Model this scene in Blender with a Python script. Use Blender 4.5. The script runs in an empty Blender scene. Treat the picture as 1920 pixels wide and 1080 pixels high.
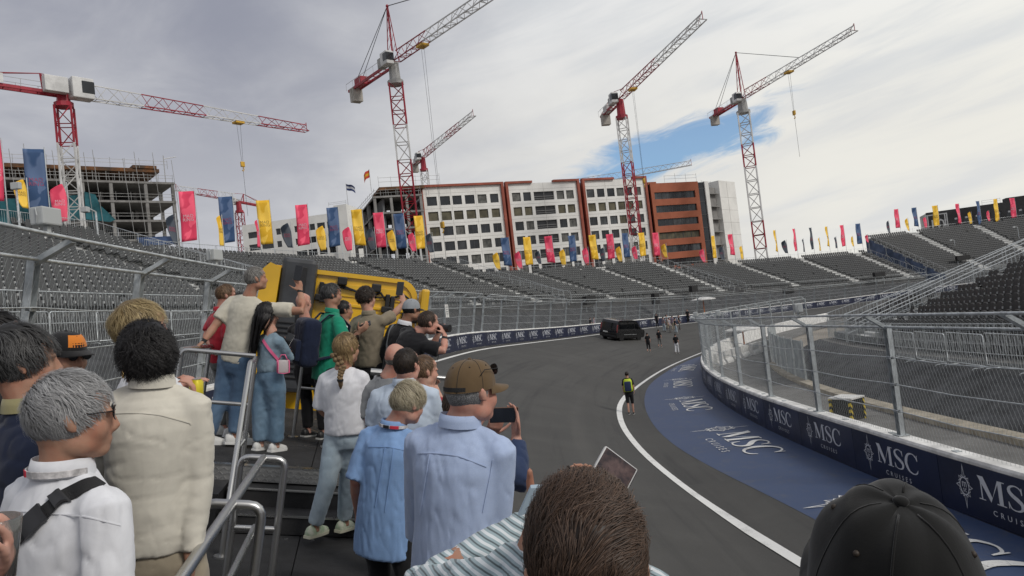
import bpy, bmesh, math, random
import numpy as np
from mathutils import Vector as V, Matrix, noise as mnoise
from mathutils.bvhtree import BVHTree
random.seed(7); np.random.seed(7)
rad = math.radians
SC = bpy.context.scene
COL = SC.collection
# ---------------------------------------------------------------- camera
F = 1350.0                       # focal length in pixels of the 1920 px wide picture
ROLL, PITCH = rad(6.5), rad(1.95)
CF = V((0, math.cos(PITCH), math.sin(PITCH)))
_r0 = V((1, 0, 0)); _u0 = _r0.cross(CF)
CR = math.cos(ROLL) * _r0 - math.sin(ROLL) * _u0
CU = math.sin(ROLL) * _r0 + math.cos(ROLL) * _u0
def P(x, y, d):                  # picture point + distance along the view axis -> place
    return d * (CF + (x - 960) / F * CR + (540 - y) / F * CU)
def proj(p):
    d = p.dot(CF); return 960 + F * p.dot(CR) / d, 540 - F * p.dot(CU) / d, d
cam = bpy.data.cameras.new('camera'); cam_o = bpy.data.objects.new('camera', cam); COL.objects.link(cam_o)
cam.sensor_width = 36; cam.lens = F / 1920 * 36; cam.clip_start = 0.05; cam.clip_end = 6000
cam_o.matrix_world = Matrix(((CR.x, CU.x, -CF.x, 0), (CR.y, CU.y, -CF.y, 0), (CR.z, CU.z, -CF.z, 0), (0, 0, 0, 1)))
SC.camera = cam_o
# ---------------------------------------------------------------- light and sky
SUN_AZ, SUN_EL = rad(128), rad(40)
SUN_DIR = V((math.sin(SUN_AZ) * math.cos(SUN_EL), math.cos(SUN_AZ) * math.cos(SUN_EL), math.sin(SUN_EL)))
sun = bpy.data.lights.new('sun', 'SUN'); sun_o = bpy.data.objects.new('sun', sun); COL.objects.link(sun_o)
sun.energy = 1.5; sun.angle = rad(16); sun.color = (1, .95, .88)
sun_o.rotation_euler = (-SUN_DIR).to_track_quat('-Z', 'Y').to_euler()
SC.view_settings.view_transform = 'Standard'; SC.view_settings.look = 'None'
SC.view_settings.gamma = 1; SC.view_settings.use_curve_mapping = False
SC.view_settings.exposure = 0.22
SKY_S = 0.1
W = bpy.data.worlds.new('World'); SC.world = W; W.use_nodes = True
class NT:                        # tiny helper for node trees
    def __init__(s, nt): s.nt = nt; s.n = nt.nodes; s.l = nt.links
    def node(s, t, **kw):
        o = s.n.new(t)
        for k, v in kw.items():
            if k.startswith('i_'):
                o.inputs[k[2:].replace('_', ' ')].default_value = v
            else: setattr(o, k, v)
        return o
    def put(s, sock, v):
        if hasattr(v, 'links') or isinstance(v, bpy.types.NodeSocket): s.l.new(v, sock)
        else: sock.default_value = v
    def m(s, op, a, b=0.0, c=0.0, clamp=False):
        o = s.n.new('ShaderNodeMath'); o.operation = op; o.use_clamp = clamp
        for k, v in enumerate((a, b, c)): s.put(o.inputs[k], v)
        return o.outputs[0]
    def mix(s, f, a, b, blend='MIX'):
        o = s.n.new('ShaderNodeMix'); o.data_type = 'RGBA'; o.blend_type = blend
        s.put(o.inputs[0], f)
        for k, v in ((6, a), (7, b)):
            s.put(o.inputs[k], (*v, 1) if isinstance(v, tuple) and len(v) == 3 else v)
        return o.outputs[2]
    def smooth(s, v, a, b, lo=0.0, hi=1.0):
        o = s.n.new('ShaderNodeMapRange'); o.interpolation_type = 'SMOOTHSTEP'
        s.put(o.inputs[0], v); s.put(o.inputs[1], a); s.put(o.inputs[2], b); o.inputs[3].default_value = lo; o.inputs[4].default_value = hi
        return o.outputs[0]
    def noise(s, vec, scale, detail=5, rough=.5, dist=0.0):
        o = s.n.new('ShaderNodeTexNoise'); o.inputs['Scale'].default_value = scale; o.inputs['Detail'].default_value = detail
        o.inputs['Roughness'].default_value = rough; o.inputs['Distortion'].default_value = dist
        if vec is not None: s.l.new(vec, o.inputs['Vector'])
        return o.outputs[0]
    def xyz(s, x, y, z):
        o = s.n.new('ShaderNodeCombineXYZ')
        for k, v in enumerate((x, y, z)): s.put(o.inputs[k], v)
        return o.outputs[0]
def make_sky():
    t = NT(W.node_tree); t.n.clear()
    out = t.node('ShaderNodeOutputWorld'); bg = t.node('ShaderNodeBackground'); bg.inputs[1].default_value = SKY_S
    t.l.new(bg.outputs[0], out.inputs[0])
    sky = t.node('ShaderNodeTexSky', sky_type='NISHITA', sun_disc=False, sun_elevation=SUN_EL, sun_rotation=SUN_AZ)
    tc = t.node('ShaderNodeTexCoord'); sp = t.node('ShaderNodeSeparateXYZ'); t.l.new(tc.outputs['Generated'], sp.inputs[0])
    x, y, z = sp.outputs
    az = t.m('ARCTAN2', x, y); el = t.m('ARCSINE', z)
    zz = t.m('ADD', t.m('MAXIMUM', z, 0.0), .2)
    pl = t.xyz(t.m('DIVIDE', x, zz), t.m('DIVIDE', y, zz), 0.0)
    n1 = t.noise(pl, .75, 7, .52, .35)
    n2 = t.noise(pl, 2.6, 8, .58, .6)
    big = t.noise(pl, .32, 3, .5, .2)
    # soft grey cloud deck, lighter where it is thinner
    thick = t.m('ADD', t.m('MULTIPLY', n1, .55), t.m('ADD', t.m('MULTIPLY', n2, .2), t.m('MULTIPLY', big, .35)))
    thin = t.smooth(thick, .46, .68)
    grey = t.mix(thin, (.255, .268, .325), (.55, .555, .575))
    # towards the veiled sun the deck is thin and cream coloured
    sd = t.node('ShaderNodeVectorMath', operation='DOT_PRODUCT'); t.l.new(tc.outputs['Generated'], sd.inputs[0]); sd.inputs[1].default_value = V((math.sin(rad(52)) * .93, math.cos(rad(52)) * .93, .36)).normalized()
    tow = t.smooth(t.m('ADD', sd.outputs['Value'], t.m('MULTIPLY', t.m('SUBTRACT', n1, .5), .35)), .38, .98)
    low = t.smooth(el, .42, .05)
    cream = t.mix(low, (.75, .752, .742), (.87, .835, .71))
    streak = t.noise(t.xyz(t.m('MULTIPLY', az, 1.3), t.m('MULTIPLY', t.m('SUBTRACT', el, t.m('MULTIPLY', az, .16)), 9.0), 0.0), 2.2, 7, .55, .5)
    cream = t.mix(t.m('MULTIPLY', t.smooth(streak, .42, .72), .7), cream, (.54, .57, .60))
    cloud = t.mix(tow, grey, cream)
    # low sky on every side is paler than the deck overhead
    cloud = t.mix(t.m('MULTIPLY', low, .55), cloud, (.60, .605, .615))
    # the gap in the deck
    def azel(px, py):
        d = P(px, py, 1).normalized(); return math.atan2(d.x, d.y), math.asin(d.z)
    a0, e0 = azel(1250, 285); a1, e1 = azel(1500, 200)
    ang = math.atan2(e1 - e0, a1 - a0); L = math.hypot(a1 - a0, e1 - e0)
    da = t.m('SUBTRACT', az, a0); de = t.m('SUBTRACT', el, e0)
    qa = t.m('DIVIDE', t.m('ADD', t.m('MULTIPLY', da, math.cos(ang)), t.m('MULTIPLY', de, math.sin(ang))), L * .98)
    qb = t.m('DIVIDE', t.m('SUBTRACT', t.m('MULTIPLY', de, math.cos(ang)), t.m('MULTIPLY', da, math.sin(ang))), .036)
    qq = t.m('SQRT', t.m('ADD', t.m('MULTIPLY', qa, qa), t.m('MULTIPLY', qb, qb)))
    wn = t.noise(t.xyz(t.m('MULTIPLY', qa, 1.1), t.m('MULTIPLY', qb, .75), 0.0), 1.5, 9, .6, .8)
    qq = t.m('ADD', qq, t.m('MULTIPLY', t.m('SUBTRACT', wn, .5), 2.1))
    gap = t.smooth(qq, 1.15, .5)
    scl = t.node('ShaderNodeVectorMath', operation='SCALE'); t.l.new(cloud, scl.inputs[0]); scl.inputs['Scale'].default_value = 1 / SKY_S
    blue = t.mix(1.0, sky.outputs[0], (.66, .92, 1.12), 'MULTIPLY')
    t.l.new(t.mix(t.m('MULTIPLY', gap, .86), scl.outputs[0], blue), bg.inputs[0])
make_sky()
# ---------------------------------------------------------------- materials
MATS = {}
def mat(name, col, rough=.6, metal=0.0, var=None, bump=None, spec=.5, emit=None, coat=0.0, sss=0.0, alpha=1.0, trans=0.0, fn=None):
    """var=(scale, amount[, colour]) mottles the colour, bump=(scale, strength[, stretch])"""
    if name in MATS: return MATS[name]
    m = bpy.data.materials.new(name); m.use_nodes = True; t = NT(m.node_tree)
    b = t.n['Principled BSDF']
    b.inputs['Roughness'].default_value = rough; b.inputs['Metallic'].default_value = metal
    b.inputs['Specular IOR Level'].default_value = spec
    b.inputs['Base Color'].default_value = (*col, 1)
    if coat: b.inputs['Coat Weight'].default_value = coat; b.inputs['Coat Roughness'].default_value = .08
    if sss: b.inputs['Subsurface Weight'].default_value = sss; b.inputs['Subsurface Radius'].default_value = (.012, .005, .003); b.inputs['Subsurface Scale'].default_value = 1.0
    if trans: b.inputs['Transmission Weight'].default_value = trans
    if alpha < 1: b.inputs['Alpha'].default_value = alpha
    if emit: b.inputs['Emission Color'].default_value = (*emit[0], 1); b.inputs['Emission Strength'].default_value = emit[1]
    tc = None
    if var or bump or fn: tc = t.node('ShaderNodeTexCoord').outputs['Object']
    c = None
    if var:
        n = t.noise(tc, var[0], 5, .6, .3)
        c2 = var[2] if len(var) > 2 else tuple(k * (1 - var[1]) for k in col)
        c1 = col if len(var) > 2 else tuple(min(1, k * (1 + var[1] * .6)) for k in col)
        c = t.mix(t.smooth(n, .3, .7), c1, c2); t.l.new(c, b.inputs['Base Color'])
        r2 = t.smooth(n, .25, .75, max(0, rough - .08), min(1, rough + .1)); t.l.new(r2, b.inputs['Roughness'])
    if bump:
        v = tc
        if len(bump) > 2:
            mp = t.node('ShaderNodeMapping'); mp.inputs['Scale'].default_value = bump[2]; t.l.new(tc, mp.inputs[0]); v = mp.outputs[0]
        bn = t.node('ShaderNodeBump'); bn.inputs['Strength'].default_value = bump[1]; bn.inputs['Distance'].default_value = .02
        t.l.new(t.noise(v, bump[0], 6, .55, .4), bn.inputs['Height']); t.l.new(bn.outputs[0], b.inputs['Normal'])
    if fn: fn(t, b, tc, c)
    MATS[name] = m; return m
def srgb(r, g, b):
    f = lambda c: (c / 255 / 12.92) if c <= 10 else ((c / 255 + .055) / 1.055) ** 2.4
    return (f(r), f(g), f(b))
# ---------------------------------------------------------------- mesh building
class MB:
    def __init__(s): s.v = []; s.f = []; s.mi = []; s.cm = 0
    def add(s, vs, fs, m=None):
        o = len(s.v); s.v.extend(tuple(p) for p in vs); s.f.extend(tuple(i + o for i in f) for f in fs)
        s.mi.extend([s.cm if m is None else m] * len(fs)); return s
    def box(s, c, size, ax=None, m=None):
        c = V(c); a = [k * .5 for k in size]; ax = ax or (V((1, 0, 0)), V((0, 1, 0)), V((0, 0, 1)))
        vs = [c + ax[0] * (a[0] * i) + ax[1] * (a[1] * j) + ax[2] * (a[2] * k) for k in (-1, 1) for j in (-1, 1) for i in (-1, 1)]
        return s.add(vs, [(0, 2, 3, 1), (4, 5, 7, 6), (0, 1, 5, 4), (2, 6, 7, 3), (0, 4, 6, 2), (1, 3, 7, 5)], m)
    def bbox(s, c, size, bev, ax=None, m=None):          # box with chamfered edges
        c = V(c); ax = ax or (V((1, 0, 0)), V((0, 1, 0)), V((0, 0, 1)))
        bm = bmesh.new(); bmesh.ops.create_cube(bm, size=1)
        for v in bm.verts: v.co = V((v.co.x * size[0], v.co.y * size[1], v.co.z * size[2]))
        bmesh.ops.bevel(bm, geom=bm.edges[:], offset=bev, segments=2, affect='EDGES', profile=.6)
        bm.verts.index_update()
        vs = [c + ax[0] * v.co.x + ax[1] * v.co.y + ax[2] * v.co.z for v in bm.verts]
        s.add(vs, [tuple(v.index for v in f.verts) for f in bm.faces], m); bm.free(); return s
    def beam(s, p0, p1, w, h, up=V((0, 0, 1)), m=None):
        p0 = V(p0); p1 = V(p1); d = (p1 - p0); L = d.length
        if L < 1e-6: return s
        d /= L; sd = d.cross(up)
        if sd.length < 1e-3: sd = d.cross(V((1, 0, 0)))
        sd.normalize(); u = sd.cross(d)
        return s.box((p0 + p1) / 2, (w, L, h), (sd, d, u), m)
    def tube(s, pts, r, n=8, cap=True, m=None, flat=1.0, up=None):
        pts = [V(p) for p in pts]; k = len(pts)
        rs = list(r) if hasattr(r, '__len__') else [r] * k
        T = []
        for i in range(k):
            a = pts[min(i + 1, k - 1)] - pts[max(i - 1, 0)]
            T.append(a.normalized() if a.length > 1e-9 else V((0, 0, 1)))
        u = up.copy() if up is not None else (V((0, 0, 1)) if abs(T[0].z) < .9 else V((1, 0, 0)))
        vs = []; fs = []
        for i in range(k):
            u = u - T[i] * u.dot(T[i])
            if u.length < 1e-6: u = T[i].orthogonal()
            u.normalize(); w = T[i].cross(u)
            for j in range(n):
                a = 2 * math.pi * (j + .5) / n
                vs.append(pts[i] + (u * math.cos(a) * flat + w * math.sin(a)) * rs[i])
        for i in range(k - 1):
            for j in range(n):
                fs.append((i * n + j, i * n + (j + 1) % n, (i + 1) * n + (j + 1) % n, (i + 1) * n + j))
        if cap: fs += [tuple(reversed(range(n))), tuple(range((k - 1) * n, k * n))]
        return s.add(vs, fs, m)
    def loft(s, rings, cap=True, m=None):
        n = len(rings[0]); vs = [p for r in rings for p in r]; fs = []
        for i in range(len(rings) - 1):
            for j in range(n): fs.append((i * n + j, i * n + (j + 1) % n, (i + 1) * n + (j + 1) % n, (i + 1) * n + j))
        if cap: fs += [tuple(reversed(range(n))), tuple(range((len(rings) - 1) * n, len(rings) * n))]
        return s.add(vs, fs, m)
    def ell(s, c, r, ax=None, nu=14, nv=9, m=None):
        c = V(c); r = (r, r, r) if not hasattr(r, '__len__') else r
        ax = ax or (V((1, 0, 0)), V((0, 1, 0)), V((0, 0, 1)))
        vs = [c - ax[2] * r[2]]; fs = []
        for i in range(1, nv):
            ph = -math.pi / 2 + math.pi * i / nv
            for j in range(nu):
                a = 2 * math.pi * j / nu
                vs.append(c + ax[0] * (r[0] * math.cos(ph) * math.cos(a)) + ax[1] * (r[1] * math.cos(ph) * math.sin(a)) + ax[2] * (r[2] * math.sin(ph)))
        vs.append(c + ax[2] * r[2]); top = len(vs) - 1
        for j in range(nu): fs.append((0, 1 + (j + 1) % nu, 1 + j))
        for i in range(nv - 2):
            for j in range(nu):
                a = 1 + i * nu; fs.append((a + j, a + (j + 1) % nu, a + nu + (j + 1) % nu, a + nu + j))
        a = 1 + (nv - 2) * nu
        for j in range(nu): fs.append((a + j, a + (j + 1) % nu, top))
        return s.add(vs, fs, m)
    def prism(s, poly, o, ax, ay, az, m=None):            # polygon in the (ax, ay) plane at o, extruded by vector az
        n = len(poly); o = V(o)
        a = [o + ax * x + ay * y for x, y in poly]; vs = a + [p + az for p in a]
        fs = [tuple(reversed(range(n))), tuple(range(n, 2 * n))] + [(i, (i + 1) % n, n + (i + 1) % n, n + i) for i in range(n)]
        return s.add(vs, fs, m)
    def strip(s, A, B, m=None):                           # quad strip between two point rows
        n = len(A); return s.add(list(A) + list(B), [(i, i + 1, n + i + 1, n + i) for i in range(n - 1)], m)
    def mesh(s, name, smooth=False, fix=True):
        me = bpy.data.meshes.new(name); me.from_pydata(s.v, [], s.f)
        if any(s.mi): me.polygons.foreach_set('material_index', s.mi)
        if fix and len(s.f) < 60000:
            bm = bmesh.new(); bm.from_mesh(me); bmesh.ops.recalc_face_normals(bm, faces=bm.faces); bm.to_mesh(me); bm.free()
        if smooth:
            me.polygons.foreach_set('use_smooth', [True] * len(me.polygons))
        me.update(); return me
    def build(s, name, mats, parent=None, smooth=False, fix=True, auto=None):
        me = s.mesh(name, smooth or auto is not None, fix)
        if auto is not None: sharp(me, auto)
        return link(name, me, mats, parent)
def sharp(me, deg):
    bm = bmesh.new(); bm.from_mesh(me); a = rad(deg)
    for e in bm.edges:
        if len(e.link_faces) == 2 and e.calc_face_angle(0) > a: e.smooth = False
    bm.to_mesh(me); bm.free()
WM = {}
def setmats(me, mats):
    if mats is None: return
    for m in (mats if isinstance(mats, (list, tuple)) else [mats]): me.materials.append(m)
def link(name, me, mats=None, parent=None, M=None):
    """one mesh object; its vertices (times M) are in world coordinates, whatever the parent"""
    if mats is not None and not len(me.materials): setmats(me, mats)
    o = bpy.data.objects.new(name, me); COL.objects.link(o)
    M = M or Matrix.Identity(4); o.matrix_basis = M; WM[o.name] = M.copy()
    if parent is not None: o.parent = parent; o.matrix_parent_inverse = WM[parent.name].inverted()
    return o
def thing(name, label, cat, loc, group=None):
    o = bpy.data.objects.new(name, None); COL.objects.link(o); o.empty_display_size = .2
    o.location = loc; WM[o.name] = Matrix.Translation(V(loc)); tag(o, label, cat, group); return o
def tag(o, label, cat, group=None):
    o['label'] = label; o['category'] = cat
    if group: o['group'] = group
    return o
def struct(o): o['kind'] = 'structure'; return o
def stuff(o): o['kind'] = 'stuff'; return o
def frame(o, x, y, z):           # matrix with the given axes
    return Matrix(((x.x, y.x, z.x, o.x), (x.y, y.y, z.y, o.y), (x.z, y.z, z.z, o.z), (0, 0, 0, 1)))
def text_mesh(body, size, extrude=.0, spacing=1.0, line=1.0, align='CENTER'):
    c = bpy.data.curves.new('lettering', 'FONT'); c.body = body; c.size = size; c.extrude = extrude; c.space_character = spacing
    c.space_line = line; c.align_x = align; c.align_y = 'CENTER'; c.resolution_u = 2
    o = bpy.data.objects.new('lettering', c); COL.objects.link(o)
    me = bpy.data.meshes.new_from_object(o.evaluated_get(bpy.context.evaluated_depsgraph_get()))
    bpy.data.objects.remove(o); bpy.data.curves.remove(c); return me
ORD = ['first', 'second', 'third', 'fourth', 'fifth', 'sixth', 'seventh', 'eighth', 'ninth', 'tenth', 'eleventh', 'twelfth', 'thirteenth', 'fourteenth', 'fifteenth', 'sixteenth', 'seventeenth', 'eighteenth', 'nineteenth', 'twentieth',
       'twenty-first', 'twenty-second', 'twenty-third', 'twenty-fourth', 'twenty-fifth', 'twenty-sixth', 'twenty-seventh', 'twenty-eighth']
# ================================================================ the banked corner
CX, CY = 113.0, 17.0             # centre of the bend
RI, RO = 105.6, 119.6            # track faces of the inner and the outer wall
def _tab(ts, zs):
    g = np.arange(-180, 180.01, .5); z = np.interp(g, ts, zs)
    k = np.exp(-np.linspace(-2, 2, 17) ** 2); k /= k.sum()
    z = np.convolve(np.pad(z, 8, 'edge'), k, 'valid')
    return lambda t: float(np.interp(t, g, z))
zin = _tab([-180, -40, -10, 0, 8, 14, 26, 39, 60, 90, 130, 180], [-5, -4.3, -4.35, -4.45, -4.8, -5.05, -5.4, -5.6, -5.8, -5.9, -5.9, -5])
zout = _tab([-180, -40, 0, 14, 25, 39, 49, 60, 90, 130, 180], [-4, -1.9, -1.85, -1.92, -2.85, -3.8, -4.45, -4.95, -5.3, -5.3, -4])
zfirst = _tab([-180, -40, 15, 33, 54, 76, 100, 180], [1, 1.5, 1.5, .7, -.5, -2.1, -2.7, 1])   # first row of the outer stands
def pol(R, th, z=0.0):
    a = rad(th); return V((CX - R * math.cos(a), CY + R * math.sin(a), z))
def radial(th): a = rad(th); return V((-math.cos(a), math.sin(a), 0))
def tang(th): a = rad(th); return V((math.sin(a), math.cos(a), 0))
def polar(p): return math.hypot(p.x - CX, p.y - CY), math.degrees(math.atan2(p.y - CY, CX - p.x))
def zsurf(R, t):
    if R <= RI + 3.8: return zin(t)
    if R <= RO: return zin(t) + (zout(t) - zin(t)) * (R - RI - 3.8) / (RO - RI - 3.8)
    if R < 123.3: return zout(t)
    zt = zfirst(t) - 1.0
    if R < 127.2: return zout(t) + (zt - zout(t)) * (R - 123.3) / 3.9
    if R < 146: return zt
    return zt + (-5.4 - zt) * min(1, (R - 146) / 20)
def cyl(x, y, R):                # where the sight line through a picture point meets the upright cylinder of radius R
    d = P(x, y, 1); ox, oy = -CX, -CY
    a = d.x ** 2 + d.y ** 2; b = 2 * (ox * d.x + oy * d.y); c = ox * ox + oy * oy - R * R
    q = math.sqrt(max(0, b * b - 4 * a * c)); ts = [k for k in ((-b - q) / 2 / a, (-b + q) / 2 / a) if k > 1]
    return d * (ts[-1] if R > 114 else ts[0])
def on_ground(x, y):
    d = P(x, y, 1); k = 3.0
    while k < 300:
        p = d * k; R, t = polar(p)
        if p.z < zsurf(R, t): return p
        k += .03
    return d * 300
def arc_sheet(name, r0, r1, t0, t1, m, dz, nr=1, step=1.0, zf=zsurf, parent=None):
    """a sheet between two radii (numbers or functions of the angle)"""
    mb = MB(); n = max(2, int(abs(t1 - t0) / step) + 1); ths = np.linspace(t0, t1, n); rows = []
    g = lambda r, t: r(t) if callable(r) else r
    fr = [i / nr for i in range(nr + 1)] if not hasattr(nr, '__len__') else [(R - r0) / (r1 - r0) for R in nr]; nr = len(fr) - 1
    for q in fr:
        for t in ths:
            R = g(r0, t) + (g(r1, t) - g(r0, t)) * q; mb.v.append(tuple(pol(R, t, zf(R, t) + dz)))
    for i in range(nr):
        for j in range(n - 1):
            a = i * n + j; mb.f.append((a, a + 1, a + n + 1, a + n)); mb.mi.append(0)
    o = mb.build(name, m, parent, smooth=True)
    return o
def asphalt_fn(t, b, tc, c):
    n = t.noise(tc, .35, 6, .6, .5); g = t.noise(tc, 55, 3, .6); s = t.noise(tc, 3.0, 5, .65)
    sp = t.node('ShaderNodeSeparateXYZ'); t.l.new(tc, sp.inputs[0])
    dx = t.m('SUBTRACT', sp.outputs[0], CX); dy = t.m('SUBTRACT', sp.outputs[1], CY)
    R = t.m('SQRT', t.m('ADD', t.m('MULTIPLY', dx, dx), t.m('MULTIPLY', dy, dy)))
    lane = t.noise(t.xyz(R, 0.0, 0.0), .8, 3, .5)          # paving lanes run round the bend
    col = t.mix(t.smooth(n, .35, .7), (.058, .057, .0545), (.073, .072, .068))
    col = t.mix(t.m('MULTIPLY', t.smooth(lane, .4, .65), .35), col, (.05, .049, .047))
    col = t.mix(t.m('MULTIPLY', t.smooth(g, .45, .75), .4), col, (.105, .103, .098))
    col = t.mix(t.m('MULTIPLY', t.smooth(s, .62, .8), .25), col, (.095, .091, .085))
    an = t.m('ARCTAN2', dy, dx); tyre = t.noise(t.xyz(t.m('MULTIPLY', R, 1.9), t.m('MULTIPLY', an, 9.0), 0.0), 1.0, 4, .6, .15)   # rubber laid round the bend
    col = t.mix(t.m('MULTIPLY', t.smooth(tyre, .50, .70), .6), col, (.034, .034, .0345)); pale = t.noise(t.xyz(t.m('MULTIPLY', R, .9), t.m('MULTIPLY', an, 4.0), 3.0), 1.0, 5, .65, .3)
    col = t.mix(t.m('MULTIPLY', t.smooth(pale, .55, .75), .3), col, (.105, .101, .094))
    t.l.new(col, b.inputs['Base Color'])
    bn = t.node('ShaderNodeBump'); bn.inputs['Strength'].default_value = .25; bn.inputs['Distance'].default_value = .01
    t.l.new(g, bn.inputs['Height']); t.l.new(bn.outputs[0], b.inputs['Normal'])
M_ASPH = mat('track_asphalt', (.075, .074, .072), .82, fn=asphalt_fn, spec=.3)
M_ROAD = mat('service_road_asphalt', (.14, .137, .13), .9, var=(.8, .25), bump=(40, .3))
M_DIRT = mat('pale_earth', (.24, .215, .18), .95, var=(.15, .35), bump=(3, .4))
M_EMB = mat('dark_geotextile', (.045, .047, .05), .85, var=(1.2, .4), bump=(2.5, .8, (1, 1, 3)))
M_SAND = mat('sandy_concrete', (.36, .32, .25), .9, var=(2, .3), bump=(12, .4))
def paint_fn(t, b, tc, c):
    w = t.noise(tc, 2.2, 8, .7, .5); g = t.noise(tc, 60, 3, .6)
    base = b.inputs['Base Color'].default_value[:3]
    k = t.m('MULTIPLY', t.smooth(t.m('ADD', w, t.m('MULTIPLY', t.m('SUBTRACT', g, .5), .6)), .5, .8), .6)
    t.l.new(t.mix(k, tuple(base), (.1, .1, .1)), b.inputs['Base Color'])
M_BLUEP = mat('blue_ground_paint', (.028, .054, .13), .62, fn=paint_fn)
M_WHITEP = mat('white_ground_paint', (.72, .72, .70), .6, fn=paint_fn)
M_CONC = mat('pale_concrete', (.50, .49, .46), .85, var=(1.5, .3), bump=(25, .25))
M_WHITEC = mat('white_wall_paint', (.72, .715, .69), .75, var=(2.5, .25))
M_NAVY = mat('navy_banner_vinyl', (.008, .013, .042), .38, var=(.7, .3), bump=(3, .08))
M_LOGO = mat('silver_white_print', (.62, .64, .68), .5)
M_GALV = mat('galvanised_steel', (.54, .57, .58), .48, .55, var=(6, .3))
M_GALV2 = mat('dull_galvanised_steel', (.43, .46, .47), .6, .35, var=(3, .35))
M_WIRE = mat('fence_wire', (.42, .45, .46), .5, .5)
# ground, track, aprons
mb = MB(); rs = [2, 20, 50, 80, 90, 96, 101, 105.4, 109.4, 114, 119.6, 120.3, 123.3, 125, 127.2, 135, 146, 156, 166, 220, 320, 600, 1500, 4500]
ths = np.arange(-180, 180, 2)
for R in rs:
    for t in ths:
        mb.v.append(tuple(pol(R, t, zsurf(R, t) - .06)))
n = len(ths)
for i in range(len(rs) - 1):
    for j in range(n): mb.f.append((i * n + j, i * n + (j + 1) % n, (i + 1) * n + (j + 1) % n, (i + 1) * n + j)); mb.mi.append(0)
mb.f.append(tuple(range(n))); mb.mi.append(0)
struct(mb.build('ground', M_DIRT, smooth=True))
struct(arc_sheet('race_track', RI - .2, RO + .3, -70, 125, M_ASPH, 0.0, nr=[RI - .2, RI + 2, RI + 3.8, 111, 113, 116, RO, RO + .3]))
WL = lambda t: float(np.interp(t, [-12, -3, 0, 3, 6, 9.4, 15.6, 23.8, 40, 70], [108.0, 109.05, 109.7, 109.95, 110.0, 109.8, 108.8, 107.7, 107.2, 107]))
def smoothf(f, w=2.0): return lambda t: sum(f(t + k * w / 3) for k in range(-3, 4)) / 7
WLs = smoothf(WL)
struct(arc_sheet('white_edge_line', lambda t: WLs(t) - .11, lambda t: WLs(t) + .11, -40, 80, M_WHITEP, .014, nr=4, step=.5))
struct(arc_sheet('outer_white_line', RO - .62, RO - .45, -40, 100, M_WHITEP, .008, step=.5))
BL = smoothf(lambda t: float(np.interp(t, [-12, -1.8, 1.3, 3.6, 8, 13.2, 22.5, 27, 60], [107.6, 107.9, 108.6, 108.85, 108.8, 108.6, 107.3, 106, 105.65])), 1.5)
struct(arc_sheet('blue_painted_apron', RI + .02, BL, -40, 27, M_BLUEP, .004, nr=3, step=.5))
struct(arc_sheet('inner_service_road', 101.3, RI - .45, -50, 60, M_ROAD, .0, nr=2))
struct(arc_sheet('outer_service_road', RO + .65, 123.3, -50, 110, M_ROAD, .0, nr=2))
struct(arc_sheet('outer_embankment', 123.3, 127.2, -50, 110, M_EMB, .02, nr=4))
# ---------------------------------------------------------------- lettering of the banners
def stroke(pts, ws, sub=4):
    """variable width stroke -> quads"""
    n = len(pts); out = []; q = []
    for i in range(n - 1):                                   # Catmull-Rom
        p0, p1, p2, p3 = pts[max(i - 1, 0)], pts[i], pts[i + 1], pts[min(i + 2, n - 1)]
        for s in range(sub):
            t = s / sub; f = lambda a, b, c, d: .5 * (2 * b + (c - a) * t + (2 * a - 5 * b + 4 * c - d) * t * t + (3 * b - a - 3 * c + d) * t ** 3)
            q.append((f(p0[0], p1[0], p2[0], p3[0]), f(p0[1], p1[1], p2[1], p3[1]), ws[i] + (ws[i + 1] - ws[i]) * t))
    q.append((*pts[-1], ws[-1])); L = []; Rr = []
    for i in range(len(q)):
        a = q[max(i - 1, 0)]; b = q[min(i + 1, len(q) - 1)]; dx, dy = b[0] - a[0], b[1] - a[1]; l = math.hypot(dx, dy) or 1
        nx, ny = -dy / l, dx / l; w = q[i][2] / 2
        L.append((q[i][0] + nx * w, q[i][1] + ny * w)); Rr.append((q[i][0] - nx * w, q[i][1] - ny * w))
    return [[L[i], L[i + 1], Rr[i + 1], Rr[i]] for i in range(len(q) - 1)]
def rect(x0, y0, x1, y1): return [(x0, y0), (x1, y0), (x1, y1), (x0, y1)]
GM = [rect(.10, .04, .15, .99), rect(0, 0, .26, .04), [(0, 1), (.24, 1), (.545, .2), (.47, 0)], [(.47, 0), (.545, .2), (.86, 1), (.80, 1)][:4], rect(.80, .04, .955, .96), rect(.70, 0, 1.06, .04), rect(.80, .96, 1.06, 1)]
GS = stroke([(.60, .74), (.57, .90), (.38, .985), (.17, .90), (.13, .72), (.28, .56), (.46, .45), (.60, .30), (.55, .10), (.35, .015), (.15, .07), (.08, .28)], [.02, .05, .045, .09, .15, .17, .17, .15, .09, .045, .05, .02]) + [rect(.60, .70, .635, .97), rect(.05, .03, .085, .3)]
GC = stroke([(.86, .72), (.80, .88), (.58, .985), (.30, .90), (.14, .62), (.14, .36), (.30, .10), (.58, .015), (.80, .10), (.88, .26)], [.03, .07, .05, .11, .18, .18, .11, .05, .07, .03]) + [rect(.86, .68, .90, .97)]
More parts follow.
